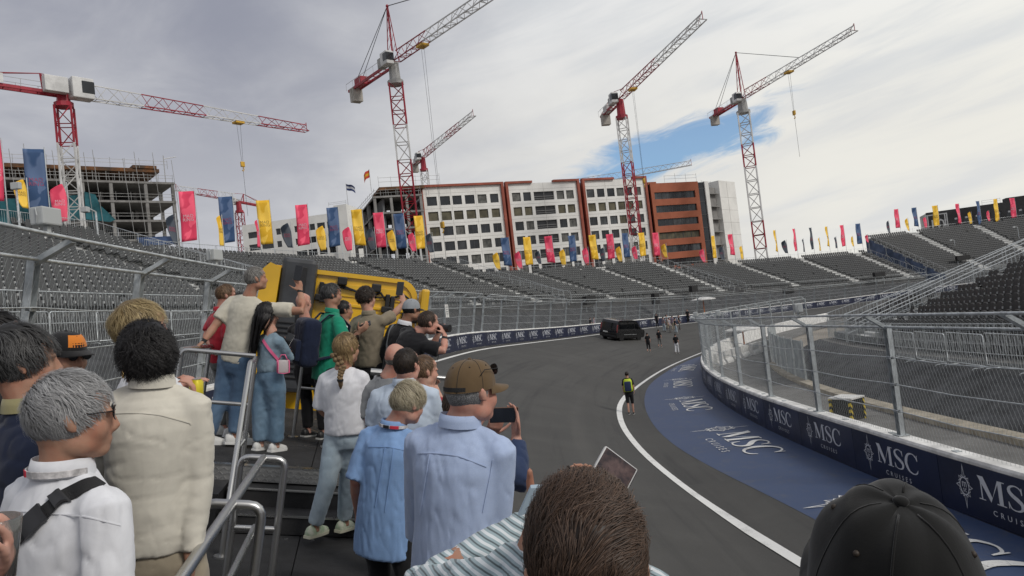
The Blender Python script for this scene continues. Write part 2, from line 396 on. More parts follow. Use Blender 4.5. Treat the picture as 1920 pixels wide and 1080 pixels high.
def star_polys(R=1.0):
    out = []; k = 16
    for i in range(k):
        a = math.pi / 2 + 2 * math.pi * i / k; L = 1.0 if i % 8 == 0 else (.72 if i % 4 == 0 else (.6 if i % 2 == 0 else .52)); L *= R
        w = .115; c, s = math.cos(a), math.sin(a); pc = math.cos(a + 1.5708), math.sin(a + 1.5708); b = .40 * R
        A = (c * L, s * L); B = (c * b + pc[0] * w * R, s * b + pc[1] * w * R); D = (c * b - pc[0] * w * R, s * b - pc[1] * w * R)
        i2 = lambda p, q, f: (p[0] + (q[0] - p[0]) * f, p[1] + (q[1] - p[1]) * f); mid = (c * b, s * b)
        out += [[A, B, i2(B, mid, .3), i2(A, mid, .3)], [A, i2(A, mid, .3), i2(D, mid, .3), D]]
    for i in range(24):
        a0, a1 = 2 * math.pi * i / 24, 2 * math.pi * (i + 1) / 24
        out.append([(math.cos(a0) * .41 * R, math.sin(a0) * .41 * R), (math.cos(a1) * .41 * R, math.sin(a1) * .41 * R), (math.cos(a1) * .35 * R, math.sin(a1) * .35 * R), (math.cos(a0) * .35 * R, math.sin(a0) * .35 * R)])
    return out
TXT_CR = text_mesh('C R U I S E S', 1.0, spacing=1.12); TXT_M = text_mesh('m', 1.0); TXT_SC = text_mesh('sc', 1.0)
def logo_mesh(floor=False):
    """local x reads to the right, y up, printed 1 mm high pieces facing +z"""
    mb = MB(); k = 0
    def put(polys, ox, oy, sx, sy):
        for i, p in enumerate(polys):
            z = .0006 * (i % 5)
            mb.add([(ox + x * sx, oy + y * sy, z) for x, y in p], [tuple(range(len(p)))])
    def txt(me, ox, oy, sx, sy):
        mb.add([(ox + v.co.x * sx, oy + v.co.y * sy, .001) for v in me.vertices], [tuple(p.vertices) for p in me.polygons])
    h = .40
    put(GM, -.48, -.13, .60, h); put(GS, .18, -.13, .56, h * 1.02); put(GC, .58, -.13, .52, h * 1.02)
    put(star_polys(), -.84, .0, .30, .40)
    txt(TXT_M, -.84, .045, .17, .20); txt(TXT_SC, -.84, -.06, .12, .14)
    txt(TXT_CR, .28, -.30, .155, .13)
    me = mb.mesh('logo', fix=False); setmats(me, M_WHITEP if floor else M_LOGO); return me
LOGO = logo_mesh(); LOGO_F = logo_mesh(True)
# ---------------------------------------------------------------- barrier walls with their banners
def barrier(label, R, sgn, t0, t1, zf, near):
    """sgn=+1: the track lies on the larger-radius side"""
    root = thing('barrier_wall', label, 'barrier', pol(R, (t0 + t1) / 2, zf((t0 + t1) / 2)))
    n = int((t1 - t0) * 2) + 1; rings = []
    for t in np.linspace(t0, t1, n):
        z = zf(t); b = R - sgn * .012
        rings.append([pol(b, t, z - .3), pol(b, t, z + .99), pol(b - sgn * .03, t, z + 1.03), pol(b - sgn * .33, t, z + 1.03), pol(b - sgn * .36, t, z + .99), pol(b - sgn * .48, t, z - .3)])
    mb = MB(); mb.loft(rings); mb.build('wall_body', M_WHITEC, root)
    W = 3.25; dth = math.degrees(W / R); k = 0; t = t0 + dth / 2; pm = None
    while t < t1:
        z = zf(t); z1 = zf(t + dth / 2); z0 = zf(t - dth / 2)
        # local x reads to the right as seen from the track
        d = tang(t) * (-sgn) ; d = (d + V((0, 0, -sgn * (z1 - z0) / W))).normalized(); nrm = radial(t) * sgn
        up = nrm.cross(d).normalized()
        M = frame(pol(R + sgn * .004, t, z + .475), d, up, nrm)
        if pm is None:
            m2 = MB(); m2.box((0, 0, -.004), (W - .012, .93, .022)); m2.box((0, -.44, .009), (W - .02, .012, .004)); pm = m2.mesh('banner'); setmats(pm, M_NAVY)
        b = link('banner', pm, None, root, M)
        link('logo', LOGO, None, b, M @ Matrix.Translation((-.1, .05, .0095)))
        t += dth; k += 1
    if near:                                                # scuffed base strip pieces and top plates
        mb = MB(); t = t0
        while t < t1:
            mb.box(pol(R - sgn * .18, t, zf(t) + 1.037), (.16, .1, .012), (tang(t), radial(t), V((0, 0, 1)))); t += 1.15
        mb.build('base_plates', M_GALV2, root)
    return root
barrier('low curved wall with navy MSC banners along the blue apron, right', RI, 1, -9, 46, zin, True)
barrier('long curved wall with navy MSC banners along the far outer edge of the track', RO, -1, -14, 92, zout, False)
# painted logos on the apron
for i, t in enumerate([-2.6, 2.65, 7.75, 12.85, 18.0]):
    d = (-tang(t) + V((0, 0, (zin(t - .8) - zin(t + .8)) / (2 * rad(.8) * 107)))).normalized(); o = pol(107.15, t, zin(t) + .022); up = -radial(t)
    struct(link('painted_ground_logo', LOGO_F, None, None, frame(o, d * 2.45, up * 2.5, up.cross(-d)) @ Matrix.Translation((0, .1, 0))))
# ---------------------------------------------------------------- debris fences
ZUP = V((0, 0, 1))
def post_mesh():
    mb = MB()                                              # channel post with an arm bent over the track (+y)
    H = 2.28
    mb.box((0, -.05, H / 2), (.15, .01, H)); mb.box((-.07, 0, H / 2), (.01, .11, H)); mb.box((.07, 0, H / 2), (.01, .11, H))
    a = V((0, -.02, H - .1)); b = V((0, .46, H + .25)); mb.beam(a, b, .12, .07); mb.box((0, .0, .006), (.26, .24, .012))
    for z in (.5, 1.05, 1.6): mb.box((0, .03, z), (.15, .07, .05))
    me = mb.mesh('post'); setmats(me, M_GALV2); return me
POST = post_mesh()
def fence(label, R, sgn, t0, t1, zf, zt0=None, pitch=4.0, wire=.11, wr=.0022, wr_from=None, phase=0.0, tilt=0.0):
    root = thing('debris_fence', label, 'fence', pol(R, (t0 + t1) / 2, zf((t0 + t1) / 2) + 1.03))
    dth = math.degrees(pitch / R); t = t0 + phase; ths = []
    while t <= t1: ths.append(t); t += dth
    tl = math.tan(rad(tilt)); base = lambda t, h=0, off=0: pol(R + sgn * (off + h * tl), t, zf(t) + 1.04 + h * math.cos(rad(tilt)) - off * tl * .8)
    for t in ths:
        link('post', POST, None, root, frame(base(t), -tang(t) * sgn, (radial(t) * sgn - ZUP * tl).normalized(), (ZUP + radial(t) * sgn * tl).normalized()))
    for nm, h, off, r in (('top_rail', 2.53, .46, .027), ('knee_rail', 2.24, .07, .027)):
        mb = MB(); mb.tube([base(t, h, off) for t in ths], r, 6); mb.build(nm, M_GALV, root, smooth=True)
    for h in (.52, 1.07, 1.62):
        pts = []
        for i, t in enumerate(ths):
            pts.append(base(t, h, .075))
            if i + 1 < len(ths): pts.append(base((t + ths[i + 1]) / 2, h - .035, .075))
        mb = MB(); mb.tube(pts, .011, 5); mb.build('cable', M_GALV, root, smooth=True)
    mb = MB()
    for i in range(len(ths) - 1):                          # chain link: two families of wires per bay, up to the knee and over the arm
        a, b = ths[i], ths[i + 1]
        for h0, o0, h1, o1 in ((.02, .08, 2.24, .08), (2.24, .08, 2.53, .46)):
            A0, B0, A1, B1 = base(a, h0, o0), base(b, h0, o0), base(a, h1, o1), base(b, h1, o1)
            L = pitch; Hh = math.hypot(h1 - h0, o1 - o0); sl = Hh * .42
            k = -sl
            def at(u, v): return (A0 * (1 - u) + B0 * u) * (1 - v) + (A1 * (1 - u) + B1 * u) * v
            while k < L:
                for s in (1, -1):
                    u0, u1 = (k / L, (k + sl) / L) if s > 0 else ((k + sl) / L, k / L)
                    v0, v1 = 0.0, 1.0
                    if u0 != u1:                           # clip to the bay
                        def clip(u0, v0, u1, v1):
                            if u0 < 0: v0 += (v1 - v0) * (0 - u0) / (u1 - u0); u0 = 0
                            if u0 > 1: v0 += (v1 - v0) * (1 - u0) / (u1 - u0); u0 = 1
                            if u1 < 0: v1 = v0 + (v1 - v0) * (0 - u0) / (u1 - u0) if u1 != u0 else v1; u1 = 0
                            if u1 > 1: v1 = v0 + (v1 - v0) * (1 - u0) / (u1 - u0) if u1 != u0 else v1; u1 = 1
                            return u0, v0, u1, v1
                        u0, v0, u1, v1 = clip(u0, v0, u1, v1)
                    if abs(v1 - v0) > .02: mb.tube([at(u0, v0), at(u1, v1)], wr, 3, cap=False)
                k += wire
    stuff(mb.build('chain_link_mesh', M_WIRE, root, smooth=True, fix=False))
    return root, ths
# inner fence posts measured in the photograph: one stands at (1690, 813)
tp = polar(cyl(1690, 813, RI - .2))[1]
dthI = math.degrees(4.0 / (RI - .2))
_, THI = fence('chain-link debris fence with bent posts on the inner wall, right', RI - .2, 1, tp - 2 * dthI, 16.5, zin, wire=.10, wr=.0015)
fence('debris fence beyond the bend of the inner wall, seen through the nearer mesh', RI - .2, 1, 16.6, 44, zin, wire=.25, wr=.0026)
RB = RO + .2 - .08 - 2.24 * math.tan(rad(11)); tpo = polar(cyl(79, 510, RB))[1]; dthO = (polar(cyl(401, 546, RB))[1] - tpo) / 2; PO = rad(dthO) * (RO + .2)
_, THO = fence('chain-link debris fence with bent posts on the outer wall beside the truck, left', RO + .2, -1, tpo - 1 * dthO, 15.5, zout, wire=.12, wr=.0016, tilt=11, pitch=PO)
fence('far debris fence on the outer wall, running round the bend behind the van', RO + .2, -1, 15.6, 88, zout, wire=.3, wr=.003, tilt=11)
# loudspeakers on the fence arms
def speaker_mesh():
    mb = MB(); mb.bbox((0, 0, .15), (.31, .18, .22), .02); mb.bbox((0, .092, .15), (.27, .01, .18), .003, m=1); mb.box((0, 0, -.02), (.06, .06, .1)); mb.tube([(-.16, 0, .06), (-.18, -.03, .15), (-.16, 0, .24)], .008, 5)
    mb.tube([(.16, 0, .06), (.18, -.03, .15), (.16, 0, .24)], .008, 5); me = mb.mesh('loudspeaker'); setmats(me, [mat('pale_grey_plastic', (.42, .44, .44), .5), mat('grey_speaker_grille', (.30, .31, .31), .7, bump=(200, .4))]); return me
SPK = speaker_mesh()
def speaker(x, y, R, sgn, zf, label):
    p = cyl(x, y, R + sgn * (.42 if sgn > 0 else .93)); R_, t = polar(p)
    tag(link('loudspeaker', SPK, None, None, frame(pol(R + sgn * (.46 if sgn > 0 else .93), t, zf(t) + 1.04 + (2.60 if sgn > 0 else 2.48)), tang(t) * sgn, radial(t) * -sgn, V((0, 0, 1))) @ Matrix.Rotation(.2, 4, 'Z')), label, 'speaker', 'loudspeakers on the fences')
speaker(92, 470, RO + .2, -1, zout, 'pale grey box loudspeaker on the left fence, leftmost')
speaker(407, 525, RO + .2, -1, zout, 'pale grey box loudspeaker on the left fence beside the red polo man')
speaker(1500, 585, RI - .2, 1, zin, 'pale grey box loudspeaker on the right fence, nearest the camera')
speaker(1349, 595, RI - .2, 1, zin, 'pale grey box loudspeaker on the right fence, second from the near post')
speaker(1307, 600, RI - .2, 1, zin, 'pale grey box loudspeaker at the bend of the right fence')
# ---------------------------------------------------------------- grandstands
M_SEAT = mat('dark_grey_seat_plastic', (.044, .046, .047), .38, var=(2, .3))
M_SEATB = mat('black_seat_plastic', (.014, .014, .015), .45, var=(2, .3))
M_BRK = mat('pale_seat_bracket', (.45, .46, .46), .5, .3)
M_TREAD = mat('stand_plywood_grey', (.24, .243, .24), .8, var=(1.2, .35))
M_STEP = mat('stand_stair_aluminium', (.55, .555, .54), .6, .2, var=(2, .25))
def seat_arrays(br=True):
    mb = MB()
    out = [(-.19, 0), (.19, 0), (.205, .2), (.18, .35), (.1, .40), (-.1, .40), (-.18, .35), (-.205, .2)]
    mb.prism(out, (0, .15, .40), V((1, 0, 0)), V((0, .2, .98)), V((0, .06, 0)), m=0)
    mb.add([(-.21, -.22, .40), (.21, -.22, .40), (.21, .17, .36), (-.21, .17, .36), (-.19, -.2, .34), (.19, -.2, .34), (.19, .15, .31), (-.19, .15, .31)],
           [(0, 1, 2, 3), (7, 6, 5, 4), (0, 4, 5, 1), (1, 5, 6, 2), (2, 6, 7, 3), (3, 7, 4, 0)], m=0)
    mb.box((0, .1, .16), (.05, .06, .32), m=1)
    if br: mb.box((.26, .20, .57), (.085, .06, .085), m=1)
    return mb
SEAT_MB = seat_arrays(); SEAT_V = np.array(SEAT_MB.v)
def seat_mesh(m): me = seat_arrays().mesh('seat'); setmats(me, [m, M_BRK]); return me
SEAT_ME = {k: seat_mesh(k) for k in (M_SEAT, M_SEATB)}
def railing(mb, pts, h=1.1, bar=.14, r=.022, mids=(.12,), post=1.6, br=.008):
    """rail along pts (floor line): top rail, low rail, posts and upright bars"""
    pts = [V(p) for p in pts]; U = V((0, 0, 1))
    mb.tube([p + U * h for p in pts], r, 5)
    for q in mids: mb.tube([p + U * q for p in pts], r * .8, 5)
    for a, b in zip(pts[:-1], pts[1:]):
        L = (b - a).length; n = max(1, int(L / post)); k = max(1, int(L / bar))
        for i in range(n + 1): p = a.lerp(b, i / n); mb.tube([p, p + U * h], r, 5)
        for i in range(k): p = a.lerp(b, (i + .5) / k); mb.tube([p + U * mids[0], p + U * h], br, 3, cap=False)
def grandstand(label, t0, t1, rows, R0, z0, z1, aisles, out=1, tread=.8, m=M_SEAT, n_ind=0, bar=.3, back=True, sides=(True, True), scrim=None, minh=None):
    """z0(t) first row, z1(t) top row"""
    tm = (t0 + t1) / 2; root = thing('grandstand', label, 'grandstand', pol(R0, tm, zsurf(R0, tm)))
    Rk = lambda k: R0 + out * k * tread; zk = lambda k, t: z0(t) + (z1(t) - z0(t)) * k / (rows - 1)
    ths = np.linspace(t0, t1, max(3, int((t1 - t0) / 1.5) + 1)); U = V((0, 0, 1))
    mb = MB()
    prof = []
    for k in range(rows): prof += [(Rk(k), k - 1 if k else -4), (Rk(k), k)]
    prof += [(Rk(rows), rows - 1), (Rk(rows), -4)]
    rings = [[pol(R, t, zk(k, t)) for R, k in prof] for t in ths]; mb.loft(rings); mb.build('tread_deck', M_TREAD, root)
    for ta in aisles:                                       # aisle stairs: two steps per row
        mb = MB(); ax = (tang(ta), radial(ta) * out, U)
        for k in range(rows):
            rise = zk(1, ta) - zk(0, ta)
            mb.box(pol(Rk(k) + out * (tread * .75), ta, zk(k, ta) + rise * .25 + .012), (1.75, tread * .5, rise * .5 + .02), ax)
            mb.box(pol(Rk(k) + out * (tread * .25), ta, zk(k, ta) + .015), (1.75, tread * .47, .03), ax)
        mb.build('aisle_stairs', M_STEP, root)
    # seats
    S = []
    for k in range(rows):
        R = Rk(k) + out * .5; dt = math.degrees(.52 / R); t = t0 + dt
        while t < t1 - dt:
            if all(abs(t - a) * math.pi / 180 * R > 1.15 for a in aisles):
                S.append((t, R, zk(k, t)))
            t += dt
    P0 = [pol(R, t, z) for t, R, z in S]
    order = sorted(range(len(S)), key=lambda i: P0[i].length if in_view(P0[i]) else 1e6 + P0[i].length)
    ind = set(order[:n_ind])
    vs = []; fs = []; mi = []; nv = len(SEAT_V); X = SEAT_V[:, 0]; Y = SEAT_V[:, 1]; Z = SEAT_V[:, 2]
    for i, (t, R, z) in enumerate(S):
        tx = tang(t) * (1 if out > 0 else -1); ry = radial(t) * out
        if random.random() < .012: continue
        if i in ind:
            link('seat', SEAT_ME[m], None, root, frame(P0[i], tx, ry, U)); continue
        o = P0[i]; a = np.stack([o.x + X * tx.x + Y * ry.x, o.y + X * tx.y + Y * ry.y, o.z + Z], 1); b = len(vs) * nv
        vs.append(a); fs += [tuple(j + b for j in f) for f in SEAT_MB.f]; mi += SEAT_MB.mi
    if vs:
        me = bpy.data.meshes.new('seat_rows'); me.from_pydata(np.concatenate(vs).tolist(), [], fs); me.polygons.foreach_set('material_index', mi); setmats(me, [m, M_BRK])
        stuff(link('seat_rows', me, None, root))
    if back:
        mb = MB(); railing(mb, [pol(Rk(rows) - out * .06, t, zk(rows - 1, t)) for t in ths], 1.15, bar); mb.build('back_railing', M_GALV, root)
    for sd, t in zip(sides, (t0, t1)):
        if not sd: continue
        mb = MB(); railing(mb, [pol(Rk(0) - out * .3, t, zk(0, t)), pol(Rk(rows) - out * .06, t, zk(rows - 1, t))], 1.15, bar)
        # scaffold below the end of the stand
        e = -.05 if t == t0 else .05
        for k in range(0, rows, 3): mb.tube([pol(Rk(k), t + e, zk(-1.6, t)), pol(Rk(k), t + e, zk(k, t))], .03, 5)
        mb.build('side_railing', M_GALV, root)
    mb = MB(); ra, rb = Rk(0) - out * .03, Rk(0) - out * .012
    mb.loft([[pol(ra, t, zk(-4, t)), pol(ra, t, zk(0, t) + .01), pol(rb, t, zk(0, t) + .01), pol(rb, t, zk(-4, t))] for t in ths]); mb.build('front_skirt', mat('stand_skirt', (.07, .072, .074), .8, var=(.8, .3)), root)
    # low front guard
    mb = MB(); railing(mb, [pol(Rk(0) - out * .35, t, zk(0, t) - .35) for t in ths], 1.1, bar, post=2.2); mb.build('front_guard', M_GALV, root)
    return root, Rk, zk
def in_view(p):
    d = p.dot(CF)
    if d < .5: return False
    x, y, _ = proj(p); return -40 < x < 1960 and -40 < y < 1120
def th_top(x, y, R=144.0): return polar(cyl(x, y, R))[1]
lin = lambda t0, a, t1, b: (lambda t: a + (b - a) * (t - t0) / (t1 - t0))
tA = th_top(186, 432); zA = 8.3
ST = {}
ST['A1'] = grandstand('tall stand of dark seats behind the left fence, nearest the truck', -5, tA, 22, 127.6, zfirst, lambda t: 8.15, [-1.2, polar(cyl(170, 478, 138))[1]], n_ind=300, bar=.16, tread=.75)
ST['A2'] = grandstand('stand of dark seats behind the yellow truck cab', tA + 1.6, 33.0, 17, 127.8, zfirst, lambda t: 7.25, [th_top(640, 492), th_top(796, 493)], bar=.3, tread=.95)
ST['B'] = grandstand('stand of dark seats with three pale aisles behind the van', 34.4, 53.6, 15, 128.6, zfirst, lin(34, 5.3, 54, 5.9), [th_top(994, 520, 143), th_top(1121, 512, 143), th_top(1227, 503, 143)], bar=.45, tread=1.0)
ST['C'] = grandstand('long low far stand of dark seats left of the blue scrim', 55.0, 75.5, 15, 128.6, zfirst, lin(55, 4.7, 76, 4.1), [th_top(1371, 501), th_top(1490, 490), th_top(1597, 478)], bar=.6, tread=1.0)
ST['D'] = grandstand('tallest far stand of dark seats with blue scrim on its side, far right', 77.0, 108, 24, 127.0, zfirst, lin(77, 7.4, 108, 8.2), [th_top(1712, 445, 147), th_top(1830, 433, 147)], bar=.8, tread=.85)
# blue scrim on the near end of the far right stand
root, Rk, zk = ST['D']; t = 76.93; mb = MB()
for k in range(0, 24, 3):
    a = [pol(Rk(k), t, zk(-4, t)), pol(Rk(k + 3), t, zk(-4, t)), pol(Rk(k + 3), t, zk(k + 2, t)), pol(Rk(k), t, zk(k, t))]
    mb.add(a + [p + tang(t) * -.02 for p in a], [(0, 1, 2, 3), (7, 6, 5, 4), (0, 4, 5, 1), (1, 5, 6, 2), (2, 6, 7, 3), (3, 7, 4, 0)])
mb.build('blue_scrim', mat('blue_scrim_cloth', (.085, .12, .2), .9, var=(.6, .4)), root)
mb = MB()
for k in (5, 11, 17, 23): mb.tube([pol(Rk(k), t - .08, zk(-1.6, t)), pol(Rk(k), t - .08, zk(k, t))], .05, 5)
for a, b in ((5, 11), (11, 17), (17, 23)): mb.tube([pol(Rk(a), t - .1, zk(-1.6, t)), pol(Rk(b), t - .1, zk(b * .8, t))], .04, 5); mb.tube([pol(Rk(b), t - .1, zk(-1.6, t)), pol(Rk(a), t - .1, zk(a * .8, t))], .04, 5)
mb.build('scaffold_brace', M_GALV2, root)
# inner stand on the right, on its dark embankment
def zemb(R, t):
    b = zin(t); return b + 1.35 * max(0, min(1, (101.2 - R) / 2.6))
struct(arc_sheet('inner_embankment', 98.4, 101.2, -14, 16.4, M_EMB, .0, nr=6, zf=zemb))
struct(arc_sheet('embankment_top', 84, 98.4, -14, 16.4, M_ROAD, .0, nr=2, zf=zemb))
mb = MB(); rings = []
for t in np.linspace(-14, 16.4, 40): z = zin(t); rings.append([pol(101.55, t, z - .1), pol(101.55, t, z + .16), pol(101.15, t, z + .2), pol(101.05, t, z - .1)])
mb.loft(rings); struct(mb.build('sandy_kerb', M_SAND))
zE0 = lambda t: zin(t) + 1.75
tE = polar(cyl(1600, 612, 97.9))[1] - .35
ST['E'] = grandstand('black-seated stand rising to the right behind the right fence', -12, tE + 1.15, 15, 97.6, zE0, lambda t: zE0(t) + 3.6, [tE + .35], out=-1, tread=.72, m=M_SEATB, n_ind=300, bar=.2, sides=(False, True))
if tE + 2 < 16: grandstand('low block of black seats left of the aisle rails behind the right fence', tE + 1.35, 16.0, 6, 97.6, zE0, lambda t: zE0(t) + 1.29, [], out=-1, tread=.72, m=M_SEATB, bar=.2)
root, Rk, zk = ST['E']
for dt in (-.42, .42):                                    # two pairs of hand rails up the aisle
    mb = MB(); t = tE + .35 + dt
    for h in (1.0, .62): mb.tube([pol(Rk(-.6), t, zk(-.6, t) + h), pol(Rk(14.6), t, zk(14.6, t) + h)], .026, 6)
    for k in range(0, 15, 2): mb.tube([pol(Rk(k), t, zk(k, t)), pol(Rk(k), t, zk(k, t) + 1.0)], .022, 5)
    for k in range(0, 60): kk = k / 4; mb.tube([pol(Rk(kk), t, zk(kk, t) + .15), pol(Rk(kk), t, zk(kk, t) + .62)], .008, 3, cap=False)
    mb.build('aisle_handrail', mat('bright_steel', (.6, .62, .62), .32, .8), root)
scr = thing('screen_fence', 'grey mesh screen fence along the inner service road beyond the right stand', 'fence', pol(101.3, 15, zin(15)))
M_SCR = mat('grey_scrim_cloth', (.30, .33, .34), .85, var=(1.5, .3))
for t in np.arange(9.5, 24.5, 1.3):
    t2 = t + 1.27; a = [pol(101.2, t, zin(t) + .05), pol(101.2, t2, zin(t2) + .05), pol(101.2, t2, zin(t2) + 2.0), pol(101.2, t, zin(t) + 2.0)]
    mb = MB(); mb.add(a + [p + radial(t) * .03 for p in a], [(0, 1, 2, 3), (7, 6, 5, 4), (0, 4, 5, 1), (1, 5, 6, 2), (2, 6, 7, 3), (3, 7, 4, 0)]); mb.build('screen_panel', M_SCR, scr)
    mb = MB(); mb.tube([pol(101.27, t, zin(t)), pol(101.27, t, zin(t) + 2.1)], .03, 6); mb.build('post', M_GALV, scr)
# pedestrian barriers
def ped_mesh():
    mb = MB(); L = 2.2
    mb.tube([(-L / 2, 0, .12), (-L / 2, 0, 1.05), (-L / 2 + .06, 0, 1.1), (L / 2 - .06, 0, 1.1), (L / 2, 0, 1.05), (L / 2, 0, .12), (-L / 2, 0, .12)], .02, 6)
    for i in range(1, 18): x = -L / 2 + L * i / 18; mb.tube([(x, 0, .13), (x, 0, 1.09)], .008, 4, cap=False)
    for x in (-.8, .8): mb.tube([(x, -.28, .0), (x, -.2, .05), (x, .2, .05), (x, .28, .0)], .016, 5)
    me = mb.mesh('crowd_barrier', smooth=True); setmats(me, M_GALV); return me
PED = ped_mesh()
def peds(t0, t1, R, zf, what, n0=0):
    dth = math.degrees(2.26 / R); n = int((t1 - t0) / dth)
    for i in range(n):
        t = t0 + dth * (i + .5)
        o = link('crowd_barrier', PED, None, None, frame(pol(R, t, zf(R, t)), tang(t), radial(t), V((0, 0, 1))))
        tag(o, f'steel crowd barrier {what}, {ORD[i]} from the near end', 'barrier', 'crowd barriers ' + what)
peds(-2.0, 13.5, 127.0, lambda R, t: zsurf(127.3, t), 'before the left stand')
peds(-3.5, 8.2, 98.9, zemb, 'on the right dark bank')
# water-filled plastic barriers on the inner service road
M_WPL = mat('white_plastic', (.66, .655, .63), .5, var=(4, .25))
mb = MB(); pr = [(-.3, 0), (.3, 0), (.27, .12), (.12, .35), (.1, .85), (-.1, .85), (-.12, .35), (-.27, .12)]
mb.prism(pr, (-.72, 0, 0), V((0, 1, 0)), V((0, 0, 1)), V((1.44, 0, 0))); WB = mb.mesh('water_barrier'); setmats(WB, M_WPL)
wp = [on_ground(1341, 688), on_ground(1385, 672), on_ground(1425, 661), on_ground(1465, 652)]
segs = []; 
for a, b in zip(wp[:-1], wp[1:]):
    k = max(1, int((b - a).length / 1.55))
    for i in range(k): segs.append((a.lerp(b, (i + .5) / k), (b - a).normalized()))
for i, (p, d) in enumerate(segs):
    d.z = 0; d.normalize(); R_, t_ = polar(p)
    tag(link('water_barrier', WB, None, None, frame(V((p.x, p.y, zin(t_) + .002)), d, V((-d.y, d.x, 0)), V((0, 0, 1)))), f'white plastic road barrier, {ORD[min(i, 27)]} in the row seen through the right fence', 'barrier', 'white road barriers')
# striped generator box behind the wall
def stripes_fn(t, b, tc, c):
    w = t.node('ShaderNodeTexWave'); w.wave_type = 'BANDS'; w.bands_direction = 'DIAGONAL'; w.inputs['Scale'].default_value = 3.2; t.l.new(tc, w.inputs['Vector'])
    t.l.new(t.mix(t.smooth(w.outputs[1], .48, .52), (.02, .02, .02), (.62, .47, .03)), b.inputs['Base Color'])
g = on_ground(1592, 786); R_, t_ = polar(g); gz = zin(t_) + .003; root = thing('equipment_box', 'low black box with white top and yellow-black striped edge behind the right wall', 'box', V((g.x, g.y, gz)))
ax = (tang(t_ - 35), radial(t_ - 35), V((0, 0, 1))); c = V((g.x, g.y, gz))
MB().bbox(c + V((0, 0, .34)), (.7, .62, .66), .015, ax).build('body', mat('black_panel', (.012, .012, .013), .5, var=(5, .3)), root)
MB().bbox(c + V((0, 0, .70)), (.82, .72, .06), .012, ax).build('top_panel', M_WPL, root)
for i, (sx, sy) in enumerate(((-.33, -.33), (.36, -.33), (-.33, .33), (.36, .33))): MB().box(c + ax[0] * sx + ax[1] * sy + V((0, 0, .335)), (.09, .07, .67), ax).build('striped_post', mat('hazard_stripes', (.5, .4, .05), .6, fn=stripes_fn), root)
# small parasols / marshal shelters
def parasol(x, y, d, label, mcol):
    p = P(x, y, d); R_, t_ = polar(p); zb = zsurf(R_, t_); root = thing('shelter', label, 'shelter', V((p.x, p.y, zb)))
    mb = MB(); n = 8; h = p.z
    mb.loft([[V((p.x + 1.7 * math.cos(2 * math.pi * (j + .5) / n), p.y + 1.7 * math.sin(2 * math.pi * (j + .5) / n), h - k)) for j in range(n)] for k in (.12, 0)] + [[V((p.x + .05 * math.cos(2 * math.pi * (j + .5) / n), p.y + .05 * math.sin(2 * math.pi * (j + .5) / n), h + .35)) for j in range(n)]])
    mb.build('canopy', M_WPL, root); mb = MB(); mb.tube([V((p.x, p.y, zb)), V((p.x, p.y, h + .3))], .07, 6); mb.build('pole', mcol, root)
    mb = MB(); mb.bbox((p.x, p.y, zb + .08), (.7, .7, .16), .02); mb.build('base', M_CONC, root)
M_ORNG = mat('orange_paint', (.55, .17, .05), .6, var=(5, .3))
parasol(1392, 617, 64, 'white parasol on an orange pole on the inner service road', M_ORNG)
parasol(1318, 561, 99, 'white parasol on an orange pole behind the far outer wall', M_ORNG)
# lamp posts and camera masts on the stands
def mast(x, y0, y1, R, label, arm=True):
    a = cyl(x, y1, R); b = cyl(x, y0, R); b = V((a.x, a.y, b.z)); r_, t_ = polar(a); root = thing('camera_mast', label, 'camera mast', a)
    mb = MB(); mb.tube([a - V((0, 0, .4)), b], .06, 6); mb.build('pole', M_GALV, root)
    mb = MB()
    if arm: mb.tube([b, b - tang(t_) * .7 + V((0, 0, .2))], .05, 6); mb.bbox(b - tang(t_) * .85 + V((0, 0, .05)), (.4, .4, .35), .05)
    else: mb.bbox(b + V((0, 0, .1)), (.5, .3, .4), .04)
    mb.build('camera_head', mat('pale_grey_plastic', (.42, .44, .44), .5), root)
mast(183, 398, 435, 142, 'white pole with a dome camera at the top of the left stand')
mast(37, 353, 425, 143, 'thin pole with a box floodlight at the left stand', False)
mast(1793, 450, 480, 138, 'grey pole with a hooked lamp in the far right stand')
mast(1914, 425, 470, 138, 'grey pole with a hooked lamp at the right edge of the far right stand')
